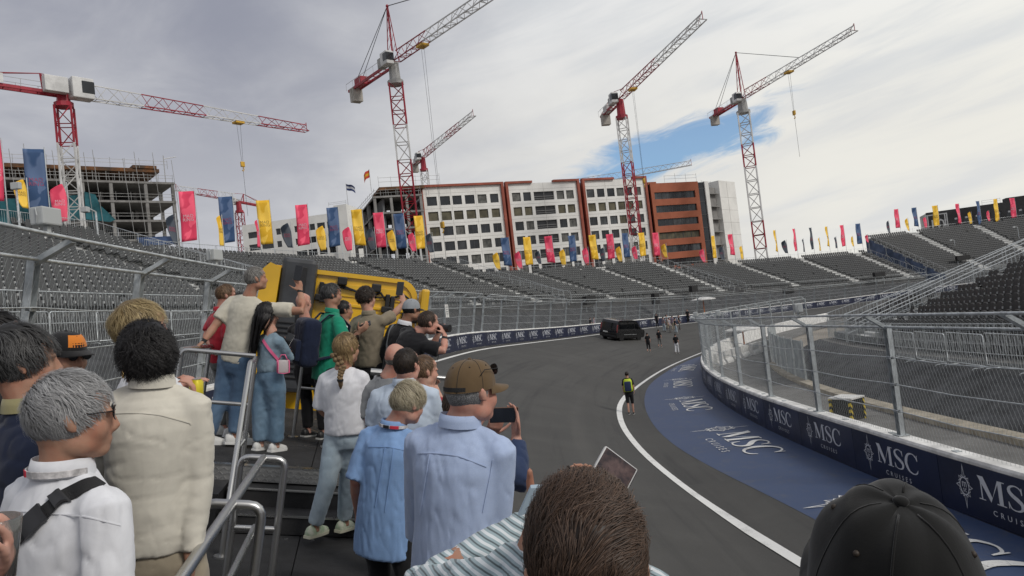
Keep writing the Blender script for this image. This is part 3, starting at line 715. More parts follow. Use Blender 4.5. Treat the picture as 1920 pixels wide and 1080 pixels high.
# ---------------------------------------------------------------- banners on top of the stands
FCOL = {'pink': srgb(224, 62, 96), 'yellow': srgb(232, 182, 40), 'blue': srgb(48, 78, 118), 'dark': srgb(40, 52, 66)}
def flag_mat(name, col):
    def fn(t, b, tc, c):
        w = t.noise(t.node('ShaderNodeTexCoord').outputs['Object'], .55, 1, .4, 1.6)
        lite = tuple(min(1, k * 1.25 + .06) for k in col)
        t.l.new(t.mix(t.smooth(w, .50, .54), col, lite), b.inputs['Base Color'])
    return mat('flag_cloth_' + name, col, .75, fn=fn)
def wave(x, y, q=0): return (.06 + .03 * q) * math.sin((2.6 - .5 * q) * y + 1.3 * x + 2.1 * q) * min(1, -x * 1.2 + .1) + .03 * math.sin(7 * x + y + q)
def sag(x, y, q, H): return (0, .10, -.16)[q] * x * (-y / H)      # the wind lifts or drops the loose corner
def flag_mesh(kind, col, q=0):
    mb = MB(); H, Wd = (4.0, 1.15) if kind == 'rect' else (2.5, .85)
    nx, ny = 5, 14; top = []
    for s in (0, 1):
        for j in range(ny + 1):
            v = j / ny; y = -H * (1 - v)
            if kind == 'rect': w = Wd; x0 = 0
            else: w = Wd * (.35 + .75 * math.sin(math.pi * min(1, v * .62 + .12))) * (1 if v < .8 else max(.12, 1 - ((v - .8) / .2) ** 2 * .88)); x0 = -.28 * max(0, v - .55) ** 2 * 4
            for i in range(nx + 1): x = x0 - w * i / nx; mb.v.append((x + (0, -.12, .08)[q] * (1 - v) ** 2, wave(x, y, q) + s * .012, y + sag(x, y, q, H)))
    q_ = (nx + 1) * (ny + 1)
    for s in (0, 1):
        for j in range(ny):
            for i in range(nx):
                a = s * q_ + j * (nx + 1) + i; f = (a, a + 1, a + nx + 2, a + nx + 1); mb.f.append(f if s == 0 else tuple(reversed(f))); mb.mi.append(0)
    rim = [i for i in range(nx + 1)] + [j * (nx + 1) + nx for j in range(1, ny + 1)] + [ny * (nx + 1) + i for i in range(nx - 1, -1, -1)] + [j * (nx + 1) for j in range(ny - 1, 0, -1)]
    for a, b in zip(rim, rim[1:] + rim[:1]): mb.f.append((b, a, a + q_, b + q_)); mb.mi.append(0)
    me = mb.mesh('flag_cloth', smooth=True); setmats(me, flag_mat(col, FCOL[col])); return me
TXT_FL = text_mesh('MAD\nRING', .36, line=.8)
def flag_text(kind, col, q=0):
    mb = MB(); cy = -2.15 if kind == 'rect' else -1.25; cx = -.575 if kind == 'rect' else -.42; k = 1.0 if kind == 'rect' else .72
    H = 4.0 if kind == 'rect' else 2.5
    mb.add([(cx + v.co.x * k + (0, -.12, .08)[q] * (-(cy + v.co.y * k) / H) ** 2, wave(cx + v.co.x * k, cy + v.co.y * k, q) - .014, cy + v.co.y * k + sag(cx + v.co.x * k, cy + v.co.y * k, q, H)) for v in TXT_FL.vertices], [tuple(p.vertices) for p in TXT_FL.polygons])
    me = mb.mesh('lettering', fix=False); setmats(me, mat('flag_print_' + col, {'pink': (.75, .5, .56), 'yellow': (.35, .25, .06), 'blue': (.30, .07, .14), 'dark': (.35, .07, .12)}[col], .8)); return me
FM = {}; POLE = None
def flags(rows):
    global POLE
    cnt = {}; tot = {}
    for r in rows: tot[(r[5], r[4])] = tot.get((r[5], r[4]), 0) + 1
    for (x, y0, y1, w, kind, col, R) in rows:
        p = cyl(x + w / 2, y0, R); r_, t_ = polar(p); d = p.dot(CF)
        H = (y1 - y0) / F * d / math.cos(ROLL) * 1.0; nomH, nomW = (4.0, 1.15) if kind == 'rect' else (2.5, .85)
        s = H / nomH; s = max(.7, min(1.35, s))
        cosv = max(.08, min(1, w * d / F / (nomW * s))); ang = math.acos(cosv)
        fwd = V((p.x, p.y, 0)).normalized(); right = V((fwd.y, -fwd.x, 0))
        xa = (right * math.cos(ang) + fwd * math.sin(ang)).normalized(); U = V((0, 0, 1))
        ya = U.cross(xa)
        k = cnt.get((col, kind), 0); cnt[(col, kind)] = k + 1
        kn = 'tall banner' if kind == 'rect' else 'feather flag'
        cname = {'dark': 'dark grey'}.get(col, col)
        root = thing('banner_flag' if kind == 'rect' else 'feather_flag', f'{cname} {kn} on the stands, {ORD[min(k, 27)]} {cname} one from the left', 'flag', V((p.x, p.y, p.z - H - 1.5)), 'flags along the back of the stands')
        vq = (k * 2 + len(cnt)) % 3; fk = (kind, col, vq)
        if fk not in FM: FM[fk] = (flag_mesh(kind, col, vq), flag_text(kind, col, vq))
        M = frame(p, xa * s, ya, U * s)
        c = link('flag_cloth', FM[fk][0], None, root, M); link('lettering', FM[fk][1], None, c, M)
        if POLE is None:
            mb = MB(); mb.tube([(.03, 0, 0), (.03, 0, 1)], .032, 6); POLE = mb.mesh('pole'); setmats(POLE, M_GALV)
        zb = min(p.z - H - .6, zfirst(t_) + 6.2) if False else p.z - H - 2.3
        link('pole', POLE, None, root, frame(V((p.x, p.y, zb)), V((1, 0, 0)), V((0, 1, 0)), V((0, 0, p.z + .12 - zb))))
FL = [(-12, 262, 378, 26, 'rect', 'pink'), (60, 280, 395, 44, 'rect', 'blue'), (102, 345, 415, 44, 'feather', 'pink'), (40, 337, 392, 18, 'feather', 'yellow'), (350, 358, 450, 27, 'rect', 'pink'), (411, 405, 462, 8, 'feather', 'yellow'),
      (420, 368, 453, 30, 'rect', 'blue'), (490, 375, 457, 29, 'rect', 'yellow'), (481, 413, 464, 5, 'feather', 'pink'), (531, 418, 465, 26, 'feather', 'dark'), (562, 383, 458, 27, 'rect', 'pink'), (596, 423, 468, 26, 'feather', 'yellow'),
      (622, 388, 460, 22, 'rect', 'blue'), (646, 425, 469, 24, 'feather', 'pink'), (667, 392, 461, 22, 'rect', 'yellow'), (692, 427, 468, 18, 'feather', 'dark'), (707, 398, 463, 22, 'rect', 'pink'), (731, 431, 470, 17, 'feather', 'yellow'),
      (745, 400, 465, 22, 'rect', 'blue'), (769, 436, 471, 16, 'feather', 'pink'), (784, 404, 465, 17, 'rect', 'yellow'), (802, 437, 473, 15, 'feather', 'dark'), (322, 403, 460, 12, 'feather', 'dark'),
      (928, 473, 506, 14, 'feather', 'yellow'), (946, 445, 499, 15, 'rect', 'blue'), (968, 471, 504, 16, 'feather', 'pink'), (987, 444, 496, 14, 'rect', 'yellow'), (1007, 470, 495, 10, 'feather', 'dark'), (1027, 442, 493, 15, 'rect', 'pink'), (1052, 467, 497, 14, 'feather', 'yellow'),
      (1071, 441, 489, 13, 'rect', 'blue'), (1095, 464, 494, 14, 'feather', 'pink'), (1110, 440, 487, 13, 'rect', 'yellow'), (1128, 464, 489, 10, 'feather', 'dark'), (1142, 438, 484, 14, 'rect', 'pink'), (1158, 462, 490, 12, 'feather', 'yellow'), (1171, 437, 482, 11, 'rect', 'blue'), (1187, 461, 486, 12, 'feather', 'pink'),
      (1202, 436, 479, 11, 'rect', 'yellow'), (1228, 436, 479, 11, 'rect', 'pink'), (1243, 457, 483, 11, 'feather', 'yellow'), (1316, 467, 492, 8, 'feather', 'pink'), (1336, 442, 484, 6, 'rect', 'yellow'), (1352, 462, 487, 8, 'feather', 'dark'), (1369, 439, 479, 8, 'rect', 'pink'), (1389, 461, 486, 5, 'feather', 'yellow'),
      (1452, 432, 473, 3, 'rect', 'yellow'), (1470, 450, 475, 8, 'feather', 'dark'), (1488, 429, 470, 4, 'rect', 'pink'), (1505, 448, 472, 2, 'feather', 'dark'), (1519, 427, 467, 4, 'rect', 'dark'), (1535, 446, 470, 2, 'feather', 'yellow'), (1549, 425, 463, 3, 'rect', 'yellow'), (1566, 444, 465, 3, 'feather', 'dark'),
      (1578, 422, 461, 6, 'rect', 'pink'), (1597, 443, 462, 3, 'feather', 'yellow'), (1608, 419, 457, 8, 'rect', 'blue'), (1625, 440, 455, 4, 'feather', 'pink'), (1664, 414, 437, 4, 'feather', 'dark'), (1680, 392, 427, 7, 'rect', 'pink'), (1700, 409, 433, 4, 'feather', 'yellow'), (1714, 389, 425, 7, 'rect', 'blue'),
      (1734, 407, 427, 5, 'feather', 'pink'), (1753, 385, 423, 9, 'rect', 'yellow'), (1795, 382, 420, 5, 'rect', 'pink'), (1818, 397, 419, 5, 'feather', 'yellow'), (1833, 377, 420, 5, 'rect', 'blue'), (1852, 395, 415, 4, 'feather', 'pink'), (1866, 373, 415, 6, 'rect', 'yellow'), (1898, 371, 407, 8, 'rect', 'pink')]
flags([(*f, 144.3 if f[0] < 1640 else 147.5) for f in sorted(FL)])

M_EQB = mat('black_equipment_case', (.012, .012, .013), .6, var=(3, .3))
for x, y, R, w, h, lb in ((1105, 563, 126.5, 2.4, 1.1, 'wide black screen case standing before the far stand, left of the van'), (1229, 560, 124.2, 1.3, 1.5, 'upright black case on a stand behind the far fence, above the group'), (1300, 541, 127.0, 1.6, 1.0, 'small black case before the far stand, near the parasol'), (1478, 545, 127.0, 2.4, .9, 'black case at the foot of the far low stand'), (1648, 514, 127.2, 2.6, .8, 'black case at the right end of the far low stand'), (1805, 483, 130.0, 3.0, 1.0, 'black tarpaulin-covered case in the tallest far stand')):
    p = cyl(x, y, R); r_, t_ = polar(p); zb = zsurf(r_, t_) if R < 127.5 else zfirst(t_) + 1.0; root = thing('equipment_case', lb, 'case', pol(r_, t_, zb)); hh = p.z - zb
    mb = MB(); mb.bbox(pol(r_, t_, max(zb + h / 2, p.z)), (w, .6, h), .05, (tang(t_), radial(t_), ZUP)); mb.build('case_body', M_EQB, root)
    mb = MB()
    for q in (-.4, .4):
        mb.tube([pol(r_, t_, zb) + tang(t_) * q * w, pol(r_, t_, max(zb + .05, p.z - h / 2 + .1)) + tang(t_) * q * w], .04, 6)
    mb.build('stand_legs', M_GALV2, root)
p = cyl(838, 583, RO - .35); r_, t_ = polar(p); sg = thing('fence_sign', 'small white notice board on the outer fence right of the yellow cab', 'sign', p)
mb = MB(); mb.bbox(p, (.62, .02, .75), .006, (tang(t_), radial(t_), ZUP)); mb.build('board', M_WPL, sg); mb = MB()
for i in range(4): mb.box(p - radial(t_) * .013 + ZUP * (.22 - i * .13), (.42 - .06 * (i % 2), .004, .045), (tang(t_), radial(t_), ZUP))
mb.build('print', mat('grey_print', (.25, .26, .27), .7), sg)
# ================================================================ the building sites behind the stands
def hz(x, y, z):                 # where a sight line reaches height z
    d = P(x, y, 1); return d * (z / d.z)
M_WPANEL = mat('white_facade_panel', (.77, .765, .73), .75, var=(.25, .1), bump=(8, .08))
M_TERRA = mat('terracotta_frame', (.30, .075, .045), .7, var=(.3, .2))
M_TERRB = mat('terracotta_panel', (.36, .105, .05), .7, var=(.25, .15))
M_GLASS = mat('dark_window_glass', (.02, .023, .026), .12, var=(.35, .6), spec=.6)
M_GLASS2 = mat('ochre_lined_room', (.10, .09, .055), .7, var=(.4, .5))
M_GLASS3 = mat('grey_window_glass', (.055, .06, .062), .15, var=(.5, .6), spec=.6); M_GLASS4 = mat('curtained_window', (.11, .11, .10), .5, var=(.9, .6))
M_WFRAME = mat('dark_window_frame', (.06, .062, .065), .5)
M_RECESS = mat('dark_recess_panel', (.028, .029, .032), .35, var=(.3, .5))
M_RAWC = mat('raw_concrete', (.25, .245, .235), .9, var=(.35, .3), bump=(3, .3))
M_RAWD = mat('near_black_fill', (.05, .05, .052), .9, var=(.5, .4))
M_JOINT = mat('panel_joint', (.36, .35, .33), .9)
M_FORM = mat('formwork_timber', (.055, .036, .022), .85, var=(.6, .6, (.20, .085, .03)))
M_SCAF = mat('scaffold_tube', (.38, .38, .37), .5, .4)
class Facade:
    """upright wall plane through two picture points at given distances"""
    def __init__(s, xa, da, xb, db, yref=350):
        a = P(xa, yref, da); b = P(xb, yref, db); s.a = V((a.x, a.y, 0)); b = V((b.x, b.y, 0))
        s.u = (b - s.a).normalized(); s.L = (b - s.a).length; s.n = V((s.u.y, -s.u.x, 0))
        if s.n.dot(-s.a) < 0: s.n = -s.n
    def hit(s, x, y):
        d = P(x, y, 1); k = s.a.dot(s.n) / d.dot(s.n); p = d * k; return (p - s.a).dot(s.u), p.z
    def at(s, u, z, o=0.0): return s.a + s.u * u + V((0, 0, z)) + s.n * o
    def box(s, mb, u0, u1, z0, z1, o0, o1, m=None):
        return mb.box(s.at((u0 + u1) / 2, (z0 + z1) / 2, (o0 + o1) / 2), (abs(u1 - u0), abs(o1 - o0), abs(z1 - z0)), (s.u, s.n, V((0, 0, 1))), m)
GZ = -5.6
_WC = {}
def window(fc, root, u0, u1, z0, z1, glass, split=2, depth=.28):
    """a window sunk into the facade: frame, mullions, pane"""
    w, h = u1 - u0, z1 - z0; mb = MB(); t = .06
    for a in ((u0, u0 + t, z0, z1), (u1 - t, u1, z0, z1), (u0 + t, u1 - t, z0, z0 + t), (u0 + t, u1 - t, z1 - t, z1)): fc.box(mb, *a, -depth, -depth + .08)
    for i in range(1, split): uu = u0 + w * i / split; fc.box(mb, uu - .03, uu + .03, z0 + t, z1 - t, -depth + .004, -depth + .07)
    f = mb.build('window', M_WFRAME, root)
    mb = MB(); fc.box(mb, u0 + t * .5, u1 - t * .5, z0 + t * .5, z1 - t * .5, -depth - .04, -depth + .03); mb.build('pane', glass, f)
def wall_with_holes(fc, root, name, m, u0, u1, z0, z1, holes, thick=.35):
    """facade slab built from strips round the openings (holes in rows: list of (za, zb, [(ua, ub)...]))"""
    mb = MB(); zc = z0
    for za, zb, hs in sorted(holes):
        fc.box(mb, u0, u1, zc, za, -thick, 0); uc = u0
        for ua, ub in sorted(hs): 
            if ua > uc: fc.box(mb, uc, ua, za, zb, -thick, 0)
            uc = ub
        fc.box(mb, uc, u1, za, zb, -thick, 0); zc = zb
    fc.box(mb, u0, u1, zc, z1, -thick, 0)
    return mb.build(name, m, root)
fc = Facade(793, 144, 1210, 163)
ztop = fc.hit(860, 349)[1]; FH = 3.08
apt = thing('apartment_building', 'long white apartment block with terracotta frames and dark recesses behind the stands', 'building', fc.at(fc.L / 2, GZ))
zr1 = fc.hit(857, 375)[1]       # middle of the top window row
def U_(x, y=375): return fc.hit(x, y)[0]
blocks = [(793, 941, [(800, 819), (825, 844), (848.5, 866), (872, 890), (896, 913), (919.5, 935)], None),
          (954, 1084, [(961, 977), (982, 996.5), (1045, 1059), (1063, 1077)], (1002, 1040)),
          (1098, 1211, [(1101.5, 1116), (1121, 1135), (1140, 1154), (1158, 1171.5), (1175, 1187), (1191, 1204)], None)]
for bx0, bx1, wins, log in blocks:
    u0, u1 = U_(bx0), U_(bx1); rows = []; 
    for k in range(8):
        zc = zr1 - k * FH; hs = [(U_(a), U_(b)) for a, b in wins]
        if log and k < 6: hs.append((U_(log[0]), U_(log[1])))
        rows.append((zc - .92, zc + .92, hs))
    wall_with_holes(fc, apt, 'facade', M_WPANEL, u0, u1, GZ, ztop, rows)
    for k in range(8):
        zc = zr1 - k * FH
        for a, b in wins: window(fc, apt, U_(a), U_(b), zc - .92, zc + .92, M_GLASS2 if (k == 1 or (k == 2 and random.random() < .3)) else random.choice((M_GLASS, M_GLASS, M_GLASS3, M_GLASS4)), 2 if k > 1 else 1)
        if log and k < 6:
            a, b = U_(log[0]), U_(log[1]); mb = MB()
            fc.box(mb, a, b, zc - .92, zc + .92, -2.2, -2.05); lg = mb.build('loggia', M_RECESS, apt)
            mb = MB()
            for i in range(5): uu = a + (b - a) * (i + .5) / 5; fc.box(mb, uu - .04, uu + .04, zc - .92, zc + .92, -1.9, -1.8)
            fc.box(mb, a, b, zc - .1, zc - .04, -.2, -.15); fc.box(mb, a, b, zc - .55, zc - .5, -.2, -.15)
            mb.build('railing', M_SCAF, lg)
    mb = MB()                                               # shallow panel joints
    for k in range(8): zj = zr1 - k * FH + 1.52; fc.box(mb, u0, u1, zj - .025, zj + .025, -.03, .004)
    for q in range(2, len(wins), 2): uj = (U_(wins[q - 1][1]) + U_(wins[q][0])) / 2; fc.box(mb, uj - .025, uj + .025, GZ, ztop, -.03, .0045)
    mb.build('panel_joints', M_JOINT, apt)
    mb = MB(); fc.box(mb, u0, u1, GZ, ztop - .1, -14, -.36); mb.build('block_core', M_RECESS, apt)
    # terracotta frame round the block
    mb = MB(); tw = .55; ov = .5
    fc.box(mb, u0 - tw, u0, GZ, ztop + .45, -.5, ov); mb.build('frame_fin', M_TERRA, apt)
    mb = MB(); fc.box(mb, u1, u1 + tw, GZ, ztop + .45, -.5, ov); mb.build('frame_fin', M_TERRA, apt)
    mb = MB()
    if log: fc.box(mb, u0, U_(1000), ztop, ztop + .45, -.5, ov); mb.build('frame_top', M_TERRA, apt); mb = MB(); fc.box(mb, U_(1040), u1, ztop, ztop + .45, -.5, ov)
    elif bx0 > 1000: fc.box(mb, u0, U_(1154), ztop, ztop + .45, -.5, ov); mb.build('frame_top', M_TERRA, apt); mb = MB(); fc.box(mb, U_(1190), u1, ztop, ztop + .45, -.5, ov)
    else: fc.box(mb, u0, u1, ztop, ztop + .45, -.5, ov)
    mb.build('frame_top', M_TERRA, apt)
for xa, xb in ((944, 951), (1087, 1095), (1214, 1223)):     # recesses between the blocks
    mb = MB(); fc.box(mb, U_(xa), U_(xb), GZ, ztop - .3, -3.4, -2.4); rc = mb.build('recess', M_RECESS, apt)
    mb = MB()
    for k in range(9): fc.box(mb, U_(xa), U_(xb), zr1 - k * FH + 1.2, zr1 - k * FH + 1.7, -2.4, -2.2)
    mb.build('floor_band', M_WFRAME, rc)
# terracotta building with ribbon windows
u0, u1 = U_(1222, 372), U_(1312, 372); zt2 = fc.hit(1265, 342)[1]
ter = thing('apartment_building', 'terracotta red block with long ribbon windows right of the white building', 'building', fc.at((u0 + u1) / 2, GZ))
rows = []; zt = fc.hit(1265, 365)[1]; FH2 = FH
hu = (U_(1228, 372), U_(1305, 372))
for k in range(8): rows.append((zt - k * FH2 - .85, zt - k * FH2 + .75, [hu]))
wall_with_holes(fc, ter, 'facade', M_TERRB, u0, u1, GZ, zt2, rows, .5)
for k in range(8):
    za, zb = zt - k * FH2 - .85, zt - k * FH2 + .75; nseg = 5
    for i in range(nseg):
        a = hu[0] + (hu[1] - hu[0]) * i / nseg; b = hu[0] + (hu[1] - hu[0]) * (i + 1) / nseg
        window(fc, ter, a + .01, b - .01, za, zb, M_GLASS2 if k == 3 else random.choice((M_GLASS, M_GLASS3)), 2, .4)
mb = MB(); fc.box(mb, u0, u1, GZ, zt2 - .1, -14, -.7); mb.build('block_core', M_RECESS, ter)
mb = MB(); fc.box(mb, U_(1232, 372), U_(1248, 372), zt2, zt2 + .9, -6, -3); mb.build('roof_box', M_TERRB, ter)
mb = MB(); fc.box(mb, u1, U_(1324, 372), GZ, zt2 - .2, -4, -.25); gl = mb.build('glazed_stair', M_GLASS, ter)
mb = MB()
for k in range(9): fc.box(mb, u1, U_(1324, 372), zt - k * FH2 + 1.1, zt - k * FH2 + 1.25, -.25, -.15)
mb.build('floor_band', M_WFRAME, gl)
mb = MB(); fc.box(mb, U_(1324, 372), U_(1331, 372), GZ, zt2 - .1, -6, .1); mb.build('edge_fin', M_WPANEL, ter)
# pale end block standing a little further back
fe = Facade(1333, 172, 1386, 182); ue = lambda x: fe.hit(x, 380)[0]; ze = fe.hit(1360, 341)[1]
end = thing('apartment_building', 'plain pale windowless end block right of the terracotta block', 'building', fe.at(2, GZ))
mb = MB(); fe.box(mb, ue(1352), ue(1382), GZ, fe.hit(1365, 340)[1], -9, 0); mb.build('tower', M_WPANEL, end)
mb = MB(); fe.box(mb, ue(1333), ue(1352), GZ, fe.hit(1345, 350)[1], -9, -1.2); mb.build('side_wing', M_RAWC, end)
mb = MB()
for k in range(1, 9): z = fe.hit(1365, 340)[1] - 1.0 - k * FH; fe.box(mb, ue(1352), ue(1382), z - .03, z + .03, -.05, .004)
fe.box(mb, ue(1366), ue(1366.5), GZ, ze, -.05, .0045)
mb.build('panel_joints', M_JOINT, end)
for k in range(8): mb = MB(); z = ze - 3.2 - k * FH; fe.box(mb, ue(1334), ue(1351), z, z + .25, -1.2, -.2); mb.build('balcony_slab', M_RAWC, end)
def scaffold_rail(pts, root, name='roof_railing', h=1.2, step=2.2, tall=()):
    mb = MB(); pts = [V(p) for p in pts]; Uv = V((0, 0, 1))
    for q in (h, h * .55): mb.tube([p + Uv * q for p in pts], .035, 4)
    for a, b in zip(pts[:-1], pts[1:]):
        n = max(1, int((b - a).length / step))
        for i in range(n + 1): p = a.lerp(b, i / n); mb.tube([p, p + Uv * (h * random.uniform(1, 1.35))], .035, 4)
    return mb.build(name, M_SCAF, root)
scaffold_rail([fc.at(U_(1250, 372), zt2), fc.at(U_(1310, 372), zt2)], ter, h=1.6)
scaffold_rail([fe.at(ue(1334), ze - 1.6, -2), fe.at(ue(1351), ze - 1.6, -2)], end, h=1.8)
# concrete skeletons
def skeleton(label, f, us, ztop, floors, fh, depth, nd, m=M_RAWC, slab=.32, col=.5, core=None, top_dark=False):
    root = thing('construction_frame', label, 'building', f.at((us[0] + us[-1]) / 2, GZ))
    for k in range(floors):
        z = ztop - k * fh
        if z < GZ + 1: break
        mb = MB(); f.box(mb, us[0] - .3, us[-1] + .3, z - slab, z, -depth, 0); mb.build('floor_slab', m, root)
        for j in range(nd):
            o = -.35 - j * (depth - .7) / max(1, nd - 1)
            for i, u in enumerate(us):
                if k + 1 < floors: mb = MB(); zb = max(GZ - .5, z - fh); f.box(mb, u - col / 2, u + col / 2, zb, z - slab, o - col / 2, o + col / 2); mb.build('column', m, root)
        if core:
            for ua, ub, o in core: mb = MB(); f.box(mb, ua, ub, z - fh, z - slab, o - .25, o); mb.build('shade_infill', M_RAWD, root)  # near-black walls added behind the columns; the interior's shade is in their colour
    return root
fl = Facade(-120, 103, 324, 124, 340); ul = lambda x: fl.hit(x, 345)[0]
zsl = fl.hit(200, 338)[1]
us = [ul(x) for x in (-110, -60, -5, 74, 155, 208, 273, 324)]
skl = skeleton('unfinished concrete frame with scaffolding and teal netting, far left', fl, us, zsl, 9, 3.25, 15, 3, core=[(us[0], us[-1] - 1.2, -13), (us[0], us[4] - 1, -6), (us[4] + .5, us[6] - 2.5, -8)], slab=.35)
mb = MB(); zt_ = fl.hit(150, 318)[1]; fl.box(mb, us[0], ul(305), zsl + 1.9, zsl + 2.5, -14, -1.2)
fl.box(mb, ul(255), ul(300), zsl + 2.5, zsl + 3.0, -6, -1); mb.build('formwork_deck', M_FORM, skl)
for i in range(46):
    mb = MB(); u = us[0] + (ul(300) - us[0]) * i / 45; mb.tube([fl.at(u, zsl, -1.3 - (i % 3) * .7), fl.at(u + random.uniform(-.3, .3), zsl + 1.95, -1.3 - (i % 3) * .7)], .05, 4); mb.build('formwork_prop', M_SCAF, skl)
scaffold_rail([fl.at(us[0], zsl + 2.5, -.9), fl.at(ul(320), zsl + 2.5, -.9)], skl, h=1.3)
scaffold_rail([fl.at(us[0], zsl, .1), fl.at(us[-1], zsl, .1)], skl, h=1.1)
for k in (1, 2, 3): scaffold_rail([fl.at(us[0], zsl - k * 3.25, .05), fl.at(us[-1], zsl - k * 3.25, .05)], skl, h=1.1, name='edge_railing')
mb = MB()
for x in (12, 30, 58, 110, 168, 185, 240, 262, 296, 330): mb.tube([fl.at(ul(x), zsl - 9, .9), fl.at(ul(x) - .6, zsl + 3.5 + random.random() * 2, .7)], .045, 4)
mb.tube([fl.at(ul(311), zsl, 0), fl.at(ul(311), zsl + 4.6, 0)], .07, 5); mb.tube([fl.at(ul(311), zsl + 4.0, 0), fl.at(ul(335), zsl + 4.5, 0)], .06, 5)
mb.build('scaffold_poles', M_SCAF, skl)
M_TEAL = mat('teal_debris_net', (.02, .115, .14), .9, var=(.4, .5))
def net(f, root, poly, o, m, name='debris_net'):
    mb = MB(); mb.prism([(f.hit(x, y)[0], f.hit(x, y)[1]) for x, y in poly], f.at(0, 0, o), f.u, V((0, 0, 1)), f.n * .03); return mb.build(name, m, root)
net(fl, skl, [(-60, 375), (75, 372), (152, 366), (156, 412), (60, 420), (-60, 425)], .35, M_TEAL)
net(fl, skl, [(157, 360), (178, 366), (186, 385), (216, 413), (205, 417), (160, 412)], .4, M_TEAL)
net(fl, skl, [(255, 446), (330, 443), (332, 458), (262, 462)], .4, mat('blue_tarpaulin', (.04, .075, .17), .8, var=(.5, .4)))
mb = MB()
for k in range(1, 4):
    for i in range(9): u = random.uniform(us[4], us[-1] - .8); z = zsl - k * 3.25; fl.box(mb, u, u + random.uniform(.4, 1.6), z + .02, z + random.uniform(.3, .9), -14.5, -14.2)
mb.build('stored_materials', M_CONC, skl)
# middle grey skeleton left of the white building
fm = Facade(702, 138, 790, 141); um = lambda x: fm.hit(x, 368)[0]; zm = fm.hit(740, 366)[1]
us2 = [um(x) for x in (702, 733, 762, 789)]
skm = skeleton('half-built grey concrete frame beside the white building, behind the tallest crane', fm, us2, zm, 8, 3.15, 16, 3, core=[(us2[1] + .5, us2[2] - .5, -5), (us2[0], us2[1], -12)])
fm2 = Facade(654, 165, 700, 138.4); um2 = lambda x: fm2.hit(x, 380)[0]
mb = MB()
for k in range(8): z = zm - k * 3.15; fm2.box(mb, 0, fm2.L - .4, z - .32, z, -2, 0)
mb.build('wing_slab', M_RAWC, skm)
for i, x in enumerate((656, 672, 686)): mb = MB(); fm2.box(mb, um2(x) - .3, um2(x) + .3, GZ, zm, -.8, -.1); mb.build('column', M_RAWC, skm)
mb = MB(); fm2.box(mb, 1, fm2.L - 1, GZ, zm - .3, -2.0, -1.6); mb.build('wing_wall', mat('grey_block_wall', (.17, .175, .18), .9, var=(.3, .25)), skm)
mb = MB(); fm.box(mb, um(714), um(800), zm + 1.3, zm + 1.9, -10, -1); mb.build('formwork_deck', M_FORM, skm)
for i in range(14): mb = MB(); u = um(716) + i * .75; mb.tube([fm.at(u, zm, -1.2 - i % 2), fm.at(u, zm + 1.4, -1.2 - i % 2)], .05, 4); mb.build('formwork_prop', M_SCAF, skm)
scaffold_rail([fm2.at(0, zm), fm2.at(fm2.L, zm), fm.at(um(789), zm)], skm, h=1.2)
scaffold_rail([fm.at(um(714), zm + 1.9, -1), fm.at(um(830), zm + 1.9, -1)], skm, h=1.8)
# low white building with ribbon windows
fw = Facade(456, 176, 655, 172, 410); uw = lambda x: fw.hit(x, 440)[0]
low = thing('apartment_building', 'low white block with dark ribbon windows between the flags, left of centre', 'building', fw.at(fw.L / 2, GZ))
rows = []; zw = fw.hit(560, 429)[1]
segs = [(465, 487), (489, 512), (518, 527), (553, 573), (575, 592), (596, 611), (615, 627)]
for k in range(6): rows.append((zw - k * 3.05 - .75, zw - k * 3.05 + .75, [(uw(a), uw(b)) for a, b in segs]))
wall_with_holes(fw, low, 'facade', M_WPANEL, uw(455), uw(633), GZ, fw.hit(560, 408)[1], rows)
for k in range(6):
    for a, b in segs: window(fw, low, uw(a), uw(b), zw - k * 3.05 - .75, zw - k * 3.05 + .75, M_GLASS, 3)
mb = MB(); fw.box(mb, uw(456), uw(632), GZ, fw.hit(560, 408)[1] - .2, -14, -.4); mb.build('block_core', M_RECESS, low)
mb = MB(); fw.box(mb, uw(633), uw(657), GZ, fw.hit(645, 384)[1], -8, .8); mb.build('stair_tower', M_WPANEL, low)
scaffold_rail([fw.at(uw(622), fw.hit(640, 384)[1]), fw.at(uw(655), fw.hit(640, 384)[1])], low, h=.8)
# dark building at the far right with its mural
fd = Facade(1737, 205, 1925, 196, 420); ud = lambda x: fd.hit(x, 410)[0]
drk = thing('dark_building', 'dark grey building with small windows and a white number mural, far right', 'building', fd.at(10, GZ))
zd = fd.hit(1742, 408)[1] + 1.2; ends = ud(1985); rows = []; zc = fd.hit(1830, 408)[1]
wx = [ud(1768) + i * 2.55 for i in range(int((ends - ud(1768)) / 2.55) - 1)]
for k in range(3): rows.append((zc - k * 3.4 - .95, zc - k * 3.4 + .95, [(u, u + 1.25) for u in wx]))
zdt = zc + 3.2
M_DRK = mat('dark_grey_render', (.032, .033, .035), .8, var=(.2, .25))
wall_with_holes(fd, drk, 'facade', M_DRK, ud(1737), ends, GZ, zdt, rows)
mb = MB(); fd.box(mb, ud(1737), ends, GZ, zdt - .2, -12, -.4); mb.build('block_core', M_RECESS, drk)
for k in range(3):
    for u in wx:
        window(fd, drk, u, u + 1.25, zc - k * 3.4 - .95, zc - k * 3.4 + .95, M_GLASS, 2)
        mb = MB(); fd.box(mb, u + .3, u + .95, zc - k * 3.4 + .25, zc - k * 3.4 + .75, -.22, -.16); mb.build('blind', mat('pale_blind', (.5, .51, .52), .8), drk)
M_MURAL = mat('white_mural_paint', (.45, .46, .46), .8)
mu = ud(1744); zmid = fd.hit(1750, 424)[1]
mb = MB(); me10 = text_mesh('10', 4.2)
mb.add([fd.at(mu + 1.5 + v.co.x, zmid + v.co.y * 1.1, .03) for v in me10.vertices], [tuple(p.vertices) for p in me10.polygons])
